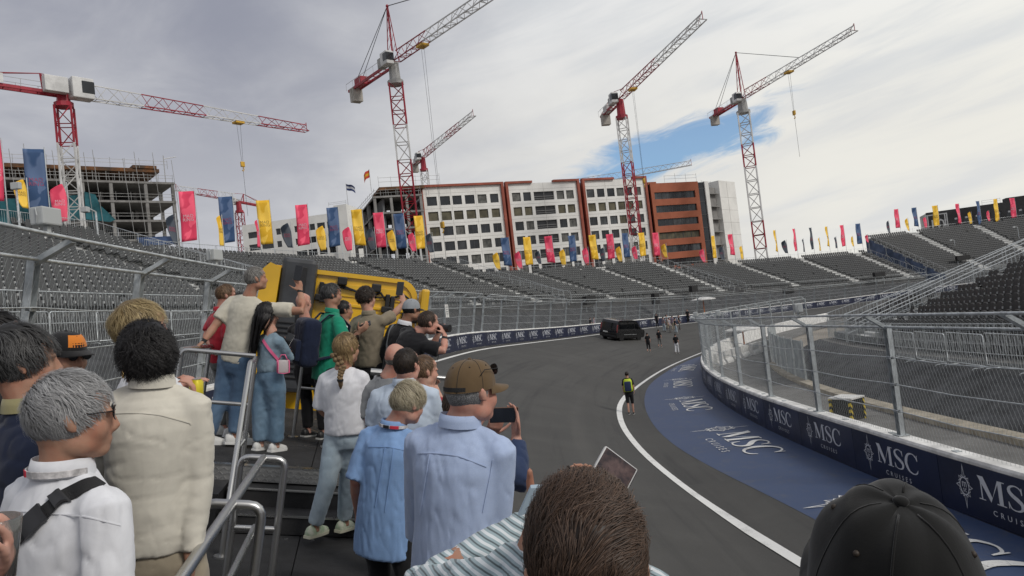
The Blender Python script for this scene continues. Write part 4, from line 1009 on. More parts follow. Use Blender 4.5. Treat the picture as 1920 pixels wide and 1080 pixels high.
for a in ((-1.3, 4.3, 3.0, 3.3), (-1.3, 4.3, -3.3, -3.0)): fd.box(mb, mu + a[0], mu + a[1], zmid + a[2], zmid + a[3], 0, .02)
for a in (-1.3, -.75, 3.5, 4.0): fd.box(mb, mu + a, mu + a + .28, zmid - 3, zmid + 3, 0, .02)
mb.build('mural_number', M_MURAL, drk)
scaffold_rail([fd.at(ud(1845), zdt), fd.at(ud(1880), zdt)], drk, h=1.2)
mb = MB(); fd.box(mb, ud(1895), ud(1940), zdt, zdt + 1.2, -6, -2); mb.build('roof_plant', M_RAWD, drk)
# ---------------------------------------------------------------- tower cranes
M_CRED = mat('crane_red', (.33, .016, .034), .5, var=(.5, .3)); M_CWHT = mat('crane_white', (.62, .62, .61), .5, var=(.5, .2))
M_CGREY = mat('crane_grey', (.33, .33, .32), .6, var=(.8, .25)); M_CABLE = mat('steel_cable', (.06, .06, .065), .5, .4); M_YEL = mat('hook_yellow', (.62, .36, .03), .5, var=(2, .3))
M_CW = mat('counterweight_concrete', (.42, .40, .36), .9, var=(1, .25))
def lattice(mb, p0, p1, w, n, up, tri=False, h=None, rc=.09, rd=.05, taper=1.0):
    p0, p1 = V(p0), V(p1); d = (p1 - p0).normalized(); s = d.cross(up).normalized(); u = s.cross(d); h = h or w
    def corners(k):
        f = 1 + (taper - 1) * k / n; c = p0.lerp(p1, k / n)
        if tri: return [c - s * w / 2, c + s * w / 2, c + u * h * f]
        return [c - s * w / 2 - u * h / 2, c + s * w / 2 - u * h / 2, c + s * w / 2 + u * h / 2, c - s * w / 2 + u * h / 2]
    C = [corners(k) for k in range(n + 1)]; m = len(C[0])
    for i in range(m): mb.tube([C[0][i], C[n][i]], rc, 4)
    for k in range(n):
        for i in range(m):
            j = (i + 1) % m
            a, b = (C[k][i], C[k + 1][j]) if k % 2 == 0 else (C[k][j], C[k + 1][i])
            mb.tube([a, b], rd, 3, cap=False)
            if not tri: mb.tube([C[k][i], C[k][j]], rd, 3, cap=False)
    if tri:
        for k in range(n + 1): mb.tube([C[k][0], C[k][1]], rd, 3, cap=False)
def crane(label, sx, sy, d, tip, w=2.0, apex=0.0, clen=13, secs=(('r', 8), ('w', 8), ('r', 8), ('w', 99)), jib=('r', 'w', 'r', 'w'), hook=None, hookdrop=12, ext=None, jh=1.4, zoff=1.6, cab_side=1, sign=None, cw='hang', ck=1.0):
    base = P(sx, sy, d); zs = base.z; U = V((0, 0, 1)); zj = zs + zoff
    root = thing('tower_crane', label, 'crane', V((base.x, base.y, GZ)))
    T = hz(tip[0], tip[1], zj + jh * .3); T = V((T.x, T.y, zj)); B = V((base.x, base.y, zj)); dj = (T - B).normalized()
    if ext: T = B + dj * ext
    L = (T - B).length; sd = dj.cross(U)
    MC = {'r': M_CRED, 'w': M_CWHT}
    z = zs
    for c, h in secs:                                       # mast sections
        zb = max(GZ, z - h)
        if z - zb < .2: break
        mb = MB(); q = max(1, round((z - zb) / (w * 1.15))); rot = (dj + sd * .6).normalized()
        lattice(mb, V((base.x, base.y, zb)), V((base.x, base.y, z)), w, q, rot, rc=w * .075, rd=w * .042); mb.build('mast_section', MC[c], root); z = zb
    # slewing ring and platform
    mb = MB(); mb.tube([V((base.x, base.y, zs - .1)), V((base.x, base.y, zs + .5))], w * .62, 12); mb.tube([V((base.x, base.y, zs + .5)), V((base.x, base.y, zj + .2))], [w * .45, w * .38], 8); mb.build('slewing_unit', M_CGREY if apex else M_CRED, root)
    # jib, built in coloured lengths
    n = len(jib); a0 = w * .5
    for i, c in enumerate(jib):
        p0 = B + dj * (a0 + (L - a0) * i / n); p1 = B + dj * (a0 + (L - a0) * (i + 1) / n); h0 = jh * (1 - .45 * i / n); h1 = jh * (1 - .45 * (i + 1) / n)
        mb = MB(); lattice(mb, p0, p1, 1.25, max(3, round((p1 - p0).length / 1.7)), U, True, h0, .095, .052, h1 / h0); mb.build('jib_section', MC[c], root)
    mb = MB(); mb.tube([T, T + U * jh * .75], .06, 4); mb.tube([T + U * jh * .75, T - dj * 1.6], .04, 4); mb.build('jib_tip', M_CRED, root)
    # counter jib
    E = B - dj * clen
    mb = MB()
    for s in (-.6, .6): mb.beam(B + sd * s, E + sd * s, .22, .42)
    for k in range(8): p = B.lerp(E, (k + .5) / 8); mb.beam(p - sd * .6, p + sd * .6, .1, .12)
    mb.build('counter_jib', M_CRED, root)
    mb = MB()
    for s in (-.95, .95):
        mb.tube([B + sd * s + U * 1.1, E + sd * s + U * 1.1], .03, 4)
        for k in range(7): p = B.lerp(E, k / 6) + sd * s; mb.tube([p, p + U * 1.1], .025, 4)
    mb.build('walkway_rail', M_CGREY, root)
    for k in range(2): mb = MB(); mb.bbox(E + dj * (1.0 + k * .75) - U * (1.0 if cw == 'hang' else -.7), (1.7, .62, 2.3), .05, (sd, dj, U)); mb.build('counterweight', M_CW, root)
    mb = MB(); mb.bbox(E + dj * 3.6 + U * .55, (1.5, 2.2, 1.3), .1, (sd, dj, U)); mb.build('winch_house', M_CRED if apex else M_CWHT, root)
    # cabin
    c0 = B + sd * (1.45 * cab_side) + dj * (.6 * ck ** 3) + U * (.35 * ck ** 2); mb = MB(); mb.bbox(c0, (1.3 * ck, 1.9 * ck, 2.0 * ck), .12, (sd, dj, U)); cb = mb.build('cabin', M_CWHT, root)
    mb = MB(); mb.bbox(c0 + dj * .42 * ck + U * .12, (1.34 * ck, 1.14 * ck, 1.2 * ck), .06, (sd, dj, U)); mb.build('cabin_window', M_GLASS, cb)
    mb = MB(); mb.bbox(B - dj * .9 * ck + sd * cab_side * 1.3 + U * (.2 + (ck - 1) * 1.6), (1.1, 1.6 * ck ** 1.6, 1.5 * ck), .08, (sd, dj, U)); mb.build('switch_cabinet', M_CGREY if ck == 1 else M_CWHT, root)
    if apex:
        A = B + U * apex; mb = MB()
        for s in (-.55, .55):
            for q in (-.7, .8): mb.tube([B + sd * s + dj * q, A + sd * s * .15], .085, 4)
        for k in range(1, 6):
            f = k / 6
            for s in (-1, 1): mb.tube([(B + sd * s * .55 + dj * .8).lerp(A, f), (B + sd * s * .55 - dj * .7).lerp(A, f - .12)], .04, 3)
        mb.ell(A, .25, nu=8, nv=6); mb.build('tower_peak', M_CRED, root)
        mb = MB(); J = B + dj * (L * .58) + U * jh * .75; mb.tube([A, J], .07, 4); mb.build('pendant_line', M_CABLE, root)
        for s in (-.5, .5): mb = MB(); mb.tube([A, E + dj * 1.5 + sd * s], .05, 4); mb.build('pendant_line', M_CABLE, root)
    else:
        A = B - dj * 2.6 + U * 2.6; mb = MB(); mb.tube([B - dj * 2.4, A], .16, 5); mb.tube([B - dj * 1.5 + sd * .4, A], .1, 4); mb.build('tower_peak', M_CRED, root)
        for s in (-.5, .5): mb = MB(); mb.tube([A, E + U * .3 + sd * s], .07, 4); mb.build('tie_bar', M_CRED, root)
        mb = MB(); mb.tube([A, B + dj * 2 + U * jh], .06, 4); mb.build('tie_bar', M_CRED, root)
    if hook:
        H = B + dj * (L * hook); mb = MB(); mb.bbox(H - U * .25, (1.3, 1.6, .35), .05, (sd, dj, U)); mb.build('trolley', M_YEL, root)
        mb = MB()
        for s in (-.35, .35): mb.tube([H + dj * s, H - U * hookdrop + dj * s * .3], .025, 3)
        mb.tube([H - U * (hookdrop + .8), H - U * (hookdrop + 9)], .03, 3); mb.build('hoist_cable', M_CABLE, root)
        mb = MB(); mb.bbox(H - U * (hookdrop + .3), (.35, .7, .9), .1, (sd, dj, U)); mb.tube([H - U * (hookdrop + .7), H - U * (hookdrop + 1.2) + dj * .2, H - U * (hookdrop + 1.5), H - U * (hookdrop + 1.3) - dj * .2], .07, 5); mb.build('hook_block', M_YEL, root)
    if sign:
        me = text_mesh(sign, 1.15); mb = MB(); o = B - dj * 9.6 - sd * -0.0 + U * .85 + sd * cab_side * 1.05
        xd = -dj if sd.dot(-B) * cab_side < 0 else dj
        xd = dj
        mb.add([o + xd * v.co.x + U * v.co.y for v in me.vertices], [tuple(p.vertices) for p in me.polygons]); mb.build('sign_lettering', mat('black_lettering', (.02, .02, .02), .6), root)
        mb = MB(); mb.box(o - sd * cab_side * .06, (.04, 4.6, 1.25), (sd, dj, U)); mb.build('sign_board', M_CWHT, root)
    return root
crane('red and white flat-top crane with long jib over the concrete frame, far left', 120, 200, 100, (575, 240), 2.0, 0, 16, (('r', 5.3), ('w', 40)), ('w', 'r', 'w', 'r'), hook=.66, hookdrop=7, jh=2.2, cab_side=1, sign='MANSA', ck=1.45)
crane('tallest red and white crane with pointed peak and jib leaving the top of the picture', 742, 158, 110, (905, -2), 2.0, 9.0, 14, (('r', 6.5), ('w', 5.4), ('r', 10.6), ('w', 30)), ('r', 'w', 'w', 'w', 'r', 'w'), hook=.16, hookdrop=26, ext=52, jh=1.7, zoff=3.2)
crane('red and white luffing-angle crane in front of the white apartment block', 1166, 222, 140, (1317, 30), 1.9, 0, 11, (('w', 8.7), ('r', 14), ('w', 30)), ('r', 'r', 'w', 'w'), hook=.2, hookdrop=17, jh=1.7, zoff=3.5, cw='hang')
crane('slim white and red crane with pointed peak on the right, hook hanging below', 1394, 212, 158, (1602, 52), 2.4, 10.5, 14, (('w', 7), ('r', 5), ('w', 12), ('r', 6), ('w', 30)), ('r', 'w', 'w', 'w'), hook=.48, hookdrop=8, jh=1.7, zoff=3.0)
crane('small distant red and white crane between the tallest crane and the white block', 795, 320, 195, (887, 212), 1.8, 0, 9, (('w', 40),), ('r', 'w', 'r', 'w'), jh=2.0, zoff=3.4)
crane('distant crane with a low white and red jib behind the left flags', 449, 398, 205, (330, 352), 1.8, 0, 14, (('r', 12), ('w', 40)), ('w', 'r', 'w'), jh=2.2, zoff=3.0)
crane('distant pale crane whose jib shows above the white block roof', 1082, 362, 228, (1296, 305), 1.8, 0, 9, (('w', 50),), ('w', 'w', 'w'), jh=2.4, zoff=2.0)
# two country flags on poles above the building sites
def pole_flag(x0, y0, d, ybase, cols, label, w=2.4, h=1.5, droop=.8, sgn=1):
    t = P(x0, y0, d); b = P(x0, ybase, d); zb = b.z; root = thing('pole_flag', label, 'flag', V((t.x, t.y, zb)))
    mb = MB(); mb.tube([V((t.x, t.y, zb)), V((t.x, t.y, t.z + .1))], .05, 5); mb.build('pole', M_SCAF, root)
    r = V((1, 0, 0)); n = 10
    for k, c in enumerate(cols):
        mb = MB(); rows = [[], []]
        for s in range(2):
            for i in range(n + 1):
                u = i / n; off = (k + s) / len(cols)
                rows[s].append(V((t.x, t.y, t.z)) + r * (sgn * u * w * .8) + V((0, .12 * math.sin(u * 7), -off * h - u * u * droop - .1 * math.sin(u * 6))))
        mb.strip(rows[0], rows[1]); o = mb.build('flag_stripe', mat('flag_stripe_%d%d%d' % tuple(int(q * 99) for q in c), c, .8), root); md = o.modifiers.new('thickness', 'SOLIDIFY'); md.thickness = .02
pole_flag(648.5, 345, 150, 385, [(.02, .03, .09), (.45, .47, .5), (.02, .04, .14)], 'small blue and white flag on a pole above the grey frame', 2.2, 1.3, .9)
pole_flag(692, 318, 145, 360, [(.55, .06, .03), (.62, .33, .02), (.55, .06, .03)], 'small red and yellow flag flying over the grey frame', 1.5, 1.5, 1.1, -1)
# ================================================================ the truck we stand on
PSI, BETA = rad(13), rad(12.5)
TT = V((-math.sin(PSI), math.cos(PSI), 0)); _th = V((math.cos(PSI), math.sin(PSI), 0))
TL = math.cos(BETA) * _th - math.sin(BETA) * V((0, 0, 1)); TN = TL.cross(TT)
TA = P(588, 1020, 5.5); UPN = .41
TAX = (TL, TT, TN)
def TF(a, b, c=0.0): return TA + TL * a + TT * b + TN * c     # across, along, above the rear deck
def deck_drop(p, up=None):       # foot point straight below p
    q = p - TA; lg = q.dot(TT); h = UPN if lg > .75 else 0.0
    up = up or V((0, 0, 1)); k = (q.dot(TN) - h) / up.dot(TN); return p - up * k
def on_deck(x, y, h=0.0):        # sight line meets the deck
    d = P(x, y, 1); k = (TA + TN * h).dot(TN) / d.dot(TN); return d * k
L0, L1 = -1.36, 1.14
M_DECK = mat('black_antislip_deck', (.022, .022, .023), .85, var=(2.5, .4), bump=(140, .5))
M_RUB = mat('black_rubber', (.015, .015, .016), .8, var=(8, .3)); M_BLK = mat('black_steel', (.012, .012, .013), .5, var=(4, .4))
M_STEEL = mat('brushed_stainless', (.50, .50, .49), .30, .95, var=(3, .12))
def checker_fn(t, b, tc, c):
    w = t.node('ShaderNodeTexChecker'); mp = t.node('ShaderNodeMapping'); mp.inputs['Rotation'].default_value = (0, 0, .78); mp.inputs['Scale'].default_value = (24, 24, 24); t.l.new(tc, mp.inputs[0]); t.l.new(mp.outputs[0], w.inputs['Vector']); w.inputs['Scale'].default_value = 1
    bn = t.node('ShaderNodeBump'); bn.inputs['Strength'].default_value = .8; bn.inputs['Distance'].default_value = .01; t.l.new(w.outputs['Fac'], bn.inputs['Height']); t.l.new(bn.outputs[0], b.inputs['Normal'])
M_CHK = mat('aluminium_plate', (.42, .42, .41), .42, .85, var=(10, .3))
M_TYEL = mat('truck_yellow', (.74, .43, .010), .32, var=(.9, .16), coat=.5)
M_DGREY = mat('dark_grey_fairing', (.042, .045, .05), .5, var=(3, .3))
truck = thing('flatbed_truck', 'yellow-cabbed flatbed truck with black stepped deck carrying the crowd', 'truck', TF(0, 1, -1.4))
def tbox(name, m, a0, a1, b0, b1, c0, c1, bev=0, parent=None):
    mb = MB(); c = TF((a0 + a1) / 2, (b0 + b1) / 2, (c0 + c1) / 2); s = (a1 - a0, b1 - b0, c1 - c0)
    (mb.bbox(c, s, bev, TAX) if bev else mb.box(c, s, TAX)); return mb.build(name, m, parent or truck)
# deck panels, each its own piece with a thin joint
k = 0
for b0 in np.arange(-7.0, .2, 1.2):
    for a0, a1 in ((L0, -.11), (-.11, L1)):
        b1 = min(.2, b0 + 1.2); p_ = tbox('deck_panel', M_DECK, a0 + .004, a1 - .004, b0 + .004, b1 - .004, -.03, 0)
        mb = MB()
        for q in ((a0 + .1, b0 + .1), (a1 - .1, b0 + .1), (a0 + .1, b1 - .1), (a1 - .1, b1 - .1)): mb.tube([TF(*q, 0), TF(*q, .003)], .014, 8)
        mb.build('bolts', M_STEEL, p_)
for b0 in np.arange(.82, 5.4, 1.16):
    for a0, a1 in ((L0, -.11), (-.11, L1)):
        b1 = min(5.5, b0 + 1.16); p_ = tbox('deck_panel', M_DECK, a0 + .004, a1 - .004, b0 + .004, b1 - .004, UPN - .03, UPN)
        mb = MB()
        for q in ((a0 + .12, b0 + .08), (a1 - .12, b0 + .08)): mb.tube([TF(*q, UPN), TF(*q, UPN + .003)], .014, 8)
        mb.build('bolts', M_STEEL, p_)
tbox('chassis', M_BLK, L0 + .05, L1 - .05, -7, 5.5, -.32, -.034)
tbox('upper_chassis', M_BLK, L0 + .05, L1 - .05, .84, 5.5, -.03, UPN - .034)
tbox('front_void', M_BLK, L0 + .05, -.76, .2, .82, -.03, UPN - .12)
# steps with bright nosings
for i, (b0, b1, h) in enumerate(((.22, .52, .137), (.52, .80, .273))):
    s_ = tbox('step', M_DECK, -.74, L1 - .02, b0, .82, h - .137 + (.001 if i == 0 else 0), h)
    tbox('nosing', M_STEEL, -.74, L1 - .02, b0 - .012, b0 + .03, h - .004, h + .006, parent=s_)
# the checker plate edge of the upper deck
e = tbox('edge_plate', M_CHK, L0, L1, .742, .758, UPN - .12, UPN + .004); tbox('edge_trim', M_STEEL, L0, L1, .735, .82, UPN + .004, UPN + .012, parent=e)
mb = MB(); q = .034
for i in range(int((L1 - L0) / q)):
    for j in range(3):
        a = L0 + q * (i + .5); c = UPN - .1 + j * .036; s = 1 if (i + j) % 2 else -1
        mb.beam(TF(a - .011, .739, c - .011 * s), TF(a + .011, .739, c + .011 * s), .007, .007, TT)
stuff(mb.build('tread_pattern', mat('worn_aluminium', (.5, .5, .49), .35, .9), e))
# wheels
for b in (-5.6, -4.4, 4.6, 9.4):
    for a in (L0 + .16, L1 - .16):
        p0 = TF(a, b, 0); R_, t_ = polar(p0); h = (zsurf(R_, t_) - p0.z) / TN.z + .02; r = .48; c = TF(a, b, h + r)
        mb = MB(); prof = [(.30, -.14), (.44, -.15), (.48, -.12), (.48, .12), (.44, .15), (.30, .14)]
        mb.loft([[c + TL * x + (TT * math.cos(g) + TN * math.sin(g)) * rr for rr, x in prof + prof[:1]] for g in np.linspace(0, 2 * math.pi, 25)], cap=False); w = mb.build('wheel', M_RUB, truck, smooth=True)
        mb = MB(); mb.tube([c - TL * .11, c + TL * .11], .31, 16); mb.build('rim', M_CGREY, w)
# stainless rails
def rail(name, pts, r=.022, parent=None, n=10, feet=()):
    # rounded corners
    pts = [V(p) for p in pts]; out = [pts[0]]
    for i in range(1, len(pts) - 1):
        a, b, c = pts[i - 1], pts[i], pts[i + 1]; d = min(.06, (b - a).length / 2.2, (c - b).length / 2.2)
        p0 = b + (a - b).normalized() * d; p1 = b + (c - b).normalized() * d
        for s in np.linspace(0, 1, 5): out.append(p0.lerp(b, s).lerp(b.lerp(p1, s), s))
    out.append(pts[-1]); mb = MB(); mb.tube(out, r, n)
    for f in feet: mb.tube([V(f), V(f) + TN * .012], .055, 12)
    return mb.build(name, M_STEEL, parent, auto=50)
hr = thing('hand_rail', 'stainless steel double hoop hand rail along the middle of the rear deck', 'railing', TF(-.34, -2, 0))
for b in (-3.54, -2.34, -1.14):
    rail('hoop', [TF(-.34 - .13, b, 0), TF(-.34 - .13, b, .82), TF(-.34 + .13, b, .82), TF(-.34 + .13, b, 0)], .022, hr, feet=[TF(-.47, b, 0), TF(-.21, b, 0)])
    rail('cross_bar', [TF(-.47, b, .40), TF(-.21, b, .40)], .018, hr)
rail('top_bar', [TF(-.34, -4.4, .825), TF(-.34, -1.14, .825)], .021, hr); rail('mid_bar', [TF(-.34, -4.4, .41), TF(-.34, -1.14, .41)], .019, hr)
gr = thing('guard_rail', 'stainless guard rail and sloping stair rail at the front left of the steps', 'railing', TF(-.7, .9, UPN))
H = UPN + .93
rail('stair_rail', [TF(-.60, -.40, 0), TF(-.60, -.40, .34), TF(-.69, .52, H - .04), TF(-.70, .84, H - .04)], .021, gr, feet=[TF(-.6, -.4, 0)])
rail('post', [TF(-.70, .92, UPN), TF(-.70, .92, H)], .021, gr, feet=[TF(-.70, .92, UPN)]); rail('top_bar', [TF(-.70, .92, H), TF(-1.31, .92, H), TF(-1.31, .92, UPN)], .021, gr, feet=[TF(-1.31, .92, UPN)])
rail('mid_bar', [TF(-.70, .92, UPN + .5), TF(-1.31, .92, UPN + .5)], .018, gr); rail('brace', [TF(-.70, .92, UPN + .2), TF(-.74, .76, UPN + .12)], .016, gr)
rail('side_bar', [TF(-1.31, .92, H), TF(-1.31, 5.2, H)], .021, gr)
for b in (2.2, 3.6, 5.0): rail('post', [TF(-1.31, b, UPN), TF(-1.31, b, H)], .021, gr, feet=[TF(-1.31, b, UPN)])
lr = thing('guard_rail', 'stainless guard rail along the left edge of the rear deck', 'railing', TF(-1.31, -3, 0))
rail('top_bar', [TF(-1.31, .6, .95), TF(-1.31, -6.5, .95)], .021, lr); rail('mid_bar', [TF(-1.31, .6, .5), TF(-1.31, -6.5, .5)], .018, lr)
for b in (.55, -.9, -2.4, -3.9, -5.4): rail('post', [TF(-1.31, b, 0), TF(-1.31, b, .95)], .021, lr, feet=[TF(-1.31, b, 0)])
cr = thing('guard_rail', 'stainless rail with flanged post in the middle of the upper deck', 'railing', TF(-.36, 1.9, UPN))
pb = on_deck(549, 820, UPN); q = pb - TA; pa, pbb = q.dot(TL), q.dot(TT)
rail('post', [TF(pa, pbb, UPN), TF(pa + .01, pbb, H)], .022, cr, feet=[TF(pa, pbb, UPN)]); rail('mid_bar', [TF(pa, pbb, UPN + .55), TF(pa + .7, pbb, UPN + .55)], .018, cr); rail('post', [TF(pa + .7, pbb, UPN), TF(pa + .7, pbb, H)], .022, cr, feet=[TF(pa + .7, pbb, UPN)])
rr = thing('guard_rail', 'stainless rail at the front right of the steps behind the braided woman', 'railing', TF(.4, .95, UPN))
rail('top_bar', [TF(.36, .95, UPN), TF(.36, .95, H - .05), TF(1.08, .95, H - .05), TF(1.08, .95, UPN)], .021, rr, feet=[TF(.36, .95, UPN), TF(1.08, .95, UPN)])
mb = MB(); mb.tube([TF(.31, .95, H - .05), TF(.41, .95, H - .05)], .034, 10); mb.build('clamp', M_STEEL, rr)
# ---- the cab seen from behind
CA0, CA1, CB, CT = -1.30, 1.10, 6.05, 2.56
def cabshape(off=0.0, b=CB):     # outline of the rear wall in the (across, above) plane, rounded at the top right
    a0, a1, t = CA0 + off, CA1 - off, CT - off; o = [(a0, -.35), (a1, -.35), (a1, 2.05)]
    for s in np.linspace(0, math.pi / 2, 6): o.append((a1 - .3 + .3 * math.cos(s), t - .32 + .32 * math.sin(s)))
    for s in np.linspace(0, math.pi / 2, 4): o.append((a0 + .1 - .1 * math.sin(s), t - .1 + .1 * math.cos(s)))
    return o
mb = MB(); mb.prism(cabshape(), TF(0, CB, 0), TL, TN, TT * 1.9); cab = mb.build('cab', M_TYEL, truck)
mb = MB(); o = cabshape(.0); i_ = cabshape(.07)           # raised rim round the rear wall
n = len(o); vs = [TF(a, CB, c) for a, c in o] + [TF(a, CB, c) for a, c in i_] + [TF(a, CB - .05, c) for a, c in o] + [TF(a, CB - .05, c) for a, c in i_]
fs = []
for j in range(n): q = (j + 1) % n; fs += [(2 * n + j, 2 * n + q, 3 * n + q, 3 * n + j), (j, q, 2 * n + q, 2 * n + j), (n + j, n + q, 3 * n + q, 3 * n + j)]
mb.add(vs, fs); mb.build('wall_rim', M_TYEL, cab)
for c in (2.05, 1.78, 1.5, 1.22, .94):                     # pressed ribs
    mb = MB(); mb.bbox(TF(.32, CB - .012, c), (1.25, .03, .055), .012, TAX); mb.build('pressed_rib', M_TYEL, cab)
mb = MB(); mb.bbox(TF(.3, CB - .01, 2.28), (1.5, .02, .2), .008, TAX); mb.build('pressed_panel', M_TYEL, cab)
# air intake stack at the left
mb = MB(); mb.bbox(TF(-.78, CB - .22, 1.65), (.52, .36, 2.05), .07, TAX); stk = mb.build('air_intake', M_DGREY, cab, smooth=False)
for j in range(12): mb = MB(); mb.bbox(TF(-.78, CB - .408, .85 + j * .075), (.44, .03, .03), .008, TAX); mb.build('grille_slat', M_BLK, stk)
mb = MB(); mb.bbox(TF(-.70, CB - .41, 2.1), (.08, .04, .9), .012, TAX); mb.build('vent_slot', M_BLK, stk)
# yellow side deflectors
mb = MB(); mb.prism([(-1.42, .4), (-1.10, .4), (-1.04, 2.5), (-1.2, 2.56), (-1.3, 2.45)], TF(0, CB - .45, 0), TL, TN, TT * .5); mb.build('left_deflector', M_TYEL, cab)
mb = MB(); mb.bbox(TF(1.19, CB - .15, 1.55), (.13, .5, 1.75), .04, TAX); mb.build('right_deflector', M_TYEL, cab)
mb = MB(); mb.bbox(TF(1.02, CB - .06, 1.95), (.3, .08, .16), .02, TAX); mb.build('bracket', M_BLK, cab)
for a, c in ((-.36, 2.2), (-.43, 2.22), (.62, 2.14), (.70, 2.12)):
    mb = MB(); mb.bbox(TF(a, CB - .06, c), (.07, .1, .3), .015, TAX); mb.bbox(TF(a, CB - .08, c - .1), (.17, .12, .1), .015, TAX); mb.build('bracket', M_BLK, cab)
for a, c in ((-.12, 2.42), (.42, 2.37)): mb = MB(); mb.bbox(TF(a, CB - .1, c), (.15, .12, .13), .02, TAX); mb.build('work_lamp', M_BLK, cab)
mb = MB(); mb.tube([TF(a, CB - .06, c) for a, c in ((-.45, 2.2), (-.3, 2.3), (-.15, 2.36), (0, 2.31), (.2, 2.26), (.4, 2.26), (.5, 2.3), (.58, 2.2), (.72, 2.25), (.85, 2.32), (.95, 2.26), (.9, 2.18))], .022, 6); mb.build('cable_harness', M_RUB, cab, smooth=True)
mb = MB(); mb.tube([TF(a, CB - .07, c) for a, c in ((-.4, 2.25), (-.15, 2.32), (.1, 2.28), (.45, 2.22), (.6, 2.25))], .014, 6); mb.build('cable_harness', M_RUB, cab, smooth=True)
mb = MB(); mb.bbox(TF(-.1, 7.6, -.55), (2.2, 4.2, .5), .05, TAX); mb.build('cab_chassis', M_BLK, truck)
tbox('cab_front', M_TYEL, CA0, CA1, CB + 1.91, CB + 2.3, -.35, 1.9, .1)
# ================================================================ the black van on the track
def surf_frame(x, y, lift=0.0):
    p = on_ground(x, y); R_, t_ = polar(p); e = .5
    dr = (zsurf(R_ + e, t_) - zsurf(R_ - e, t_)) / (2 * e); tg = math.degrees(e / R_); dt = (zsurf(R_, t_ + tg) - zsurf(R_, t_ - tg)) / (2 * e)
    a = (radial(t_) + V((0, 0, dr))).normalized(); b = (tang(t_) + V((0, 0, dt))).normalized(); n_ = b.cross(a)
    if n_.z < 0: n_ = -n_
    return V((p.x, p.y, zsurf(R_, t_) + lift)), a, b, n_, R_, t_
def make_van():
    o, a, b, n_, R_, t_ = surf_frame(1166, 636, .002)
    fw = (b * .97 - a * .24).normalized(); rt = fw.cross(n_).normalized(); AX = (rt, fw, n_)
    root = thing('van', 'black panel van driving away round the bend', 'van', o)
    M_VB = mat('black_car_paint', (.006, .006, .007), .22, coat=.7, var=(2, .2)); M_VG = mat('tinted_glass', (.004, .0045, .005), .08)
    at = lambda x, y, z: o + rt * x + fw * (y - 2.5) + n_ * z
    prof = [(.06, .32), (.0, .55), (.0, 1.05), (.1, 1.72), (.22, 1.93), (.6, 1.98), (3.1, 1.98), (3.5, 1.86), (4.15, 1.22), (4.85, 1.02), (4.98, .85), (5.0, .5), (4.9, .3)]
    bm = bmesh.new(); W2 = .98
    for s in (-1, 1):
        for y, z in prof: k = 1 - .10 * max(0, (z - 1.05) / .95); bm.verts.new((s * W2 * k, y - 2.5, z))
    bm.verts.ensure_lookup_table(); n = len(prof)
    bm.faces.new([bm.verts[i] for i in range(n)]); bm.faces.new([bm.verts[i] for i in reversed(range(n, 2 * n))])
    for i in range(n): j = (i + 1) % n; bm.faces.new([bm.verts[j], bm.verts[i], bm.verts[n + i], bm.verts[n + j]])
    bmesh.ops.bevel(bm, geom=[e for e in bm.edges if e.calc_face_angle(0) > .5], offset=.05, segments=2, affect='EDGES'); bmesh.ops.recalc_face_normals(bm, faces=bm.faces)
    me = bpy.data.meshes.new('body'); bm.to_mesh(me); bm.free(); me.polygons.foreach_set('use_smooth', [True] * len(me.polygons)); sharp(me, 35)
    body = link('body', me, M_VB, root, frame(o, rt, fw, n_))
    for s in (-1, 1):
        for y0, y1, nm in ((.45, 1.75, 'rear_side_window'), (1.85, 3.0, 'middle_side_window'), (3.12, 3.75, 'front_side_window')):
            mb = MB(); k0, k1 = .955, .895; yt = y1 if y1 < 3.1 else 3.45
            pts = [at(s * .98 * .992 * k, y, z) for y, z, k in ((y0, 1.18, .987), (y1, 1.18, .987), (yt, 1.78, .923), (y0 + .03, 1.78, .923))]
            q = [p + rt * s * .012 for p in pts]; mb.add(pts + q, [(0, 1, 2, 3), (7, 6, 5, 4), (0, 4, 5, 1), (1, 5, 6, 2), (2, 6, 7, 3), (3, 7, 4, 0)]); mb.build(nm, M_VG, root)
        for y in (.95, 4.1):
            mb = MB(); c = at(s * .86, y, .335); pr = [(.2, -.1), (.3, -.11), (.335, -.08), (.335, .08), (.3, .11), (.2, .1)]
            mb.loft([[c + rt * x + (fw * math.cos(g) + n_ * math.sin(g)) * r for r, x in pr + pr[:1]] for g in np.linspace(0, 2 * math.pi, 21)], cap=False); w = mb.build('wheel', M_RUB, root, smooth=True)
            mb = MB(); mb.tube([c - rt * .07, c + rt * .07], .205, 14); 
            for g in range(5): an = g * 1.2566; mb.beam(c + rt * s * .085, c + rt * s * .085 + (fw * math.cos(an) + n_ * math.sin(an)) * .2, .05, .03, rt)
            mb.build('rim', M_GALV, w)
            mb = MB(); mb.tube([at(s * .88, y, .335), at(s * .985, y, .335)], .40, 18); mb.build('wheel_arch', M_BLK, root)
        mb = MB(); mb.bbox(at(s * .93, .03, 1.2), (.12, .06, .75), .02, AX); mb.build('tail_light', mat('tail_light_red', (.25, .05, .05), .25, coat=.6), root)
        mb = MB(); mb.bbox(at(s * 1.1, 3.75, 1.25), (.2, .12, .26), .03, AX); mb.build('mirror', M_BLK, root)
    mb = MB(); mb.bbox(at(0, .055, 1.45), (1.5, .03, .5), .01, (rt, (fw * .99 + n_ * -.14).normalized(), (n_ * .99 + fw * .14).normalized())); mb.build('rear_window', M_VG, root)
    mb = MB(); mb.bbox(at(-.35, -.012, .78), (.52, .02, .12), .004, AX); mb.build('number_plate', mat('plate_white', (.6, .6, .58), .5), root)
    mb = MB(); mb.bbox(at(0, -.01, .42), (1.8, .14, .2), .03, AX); mb.build('bumper', M_BLK, root)
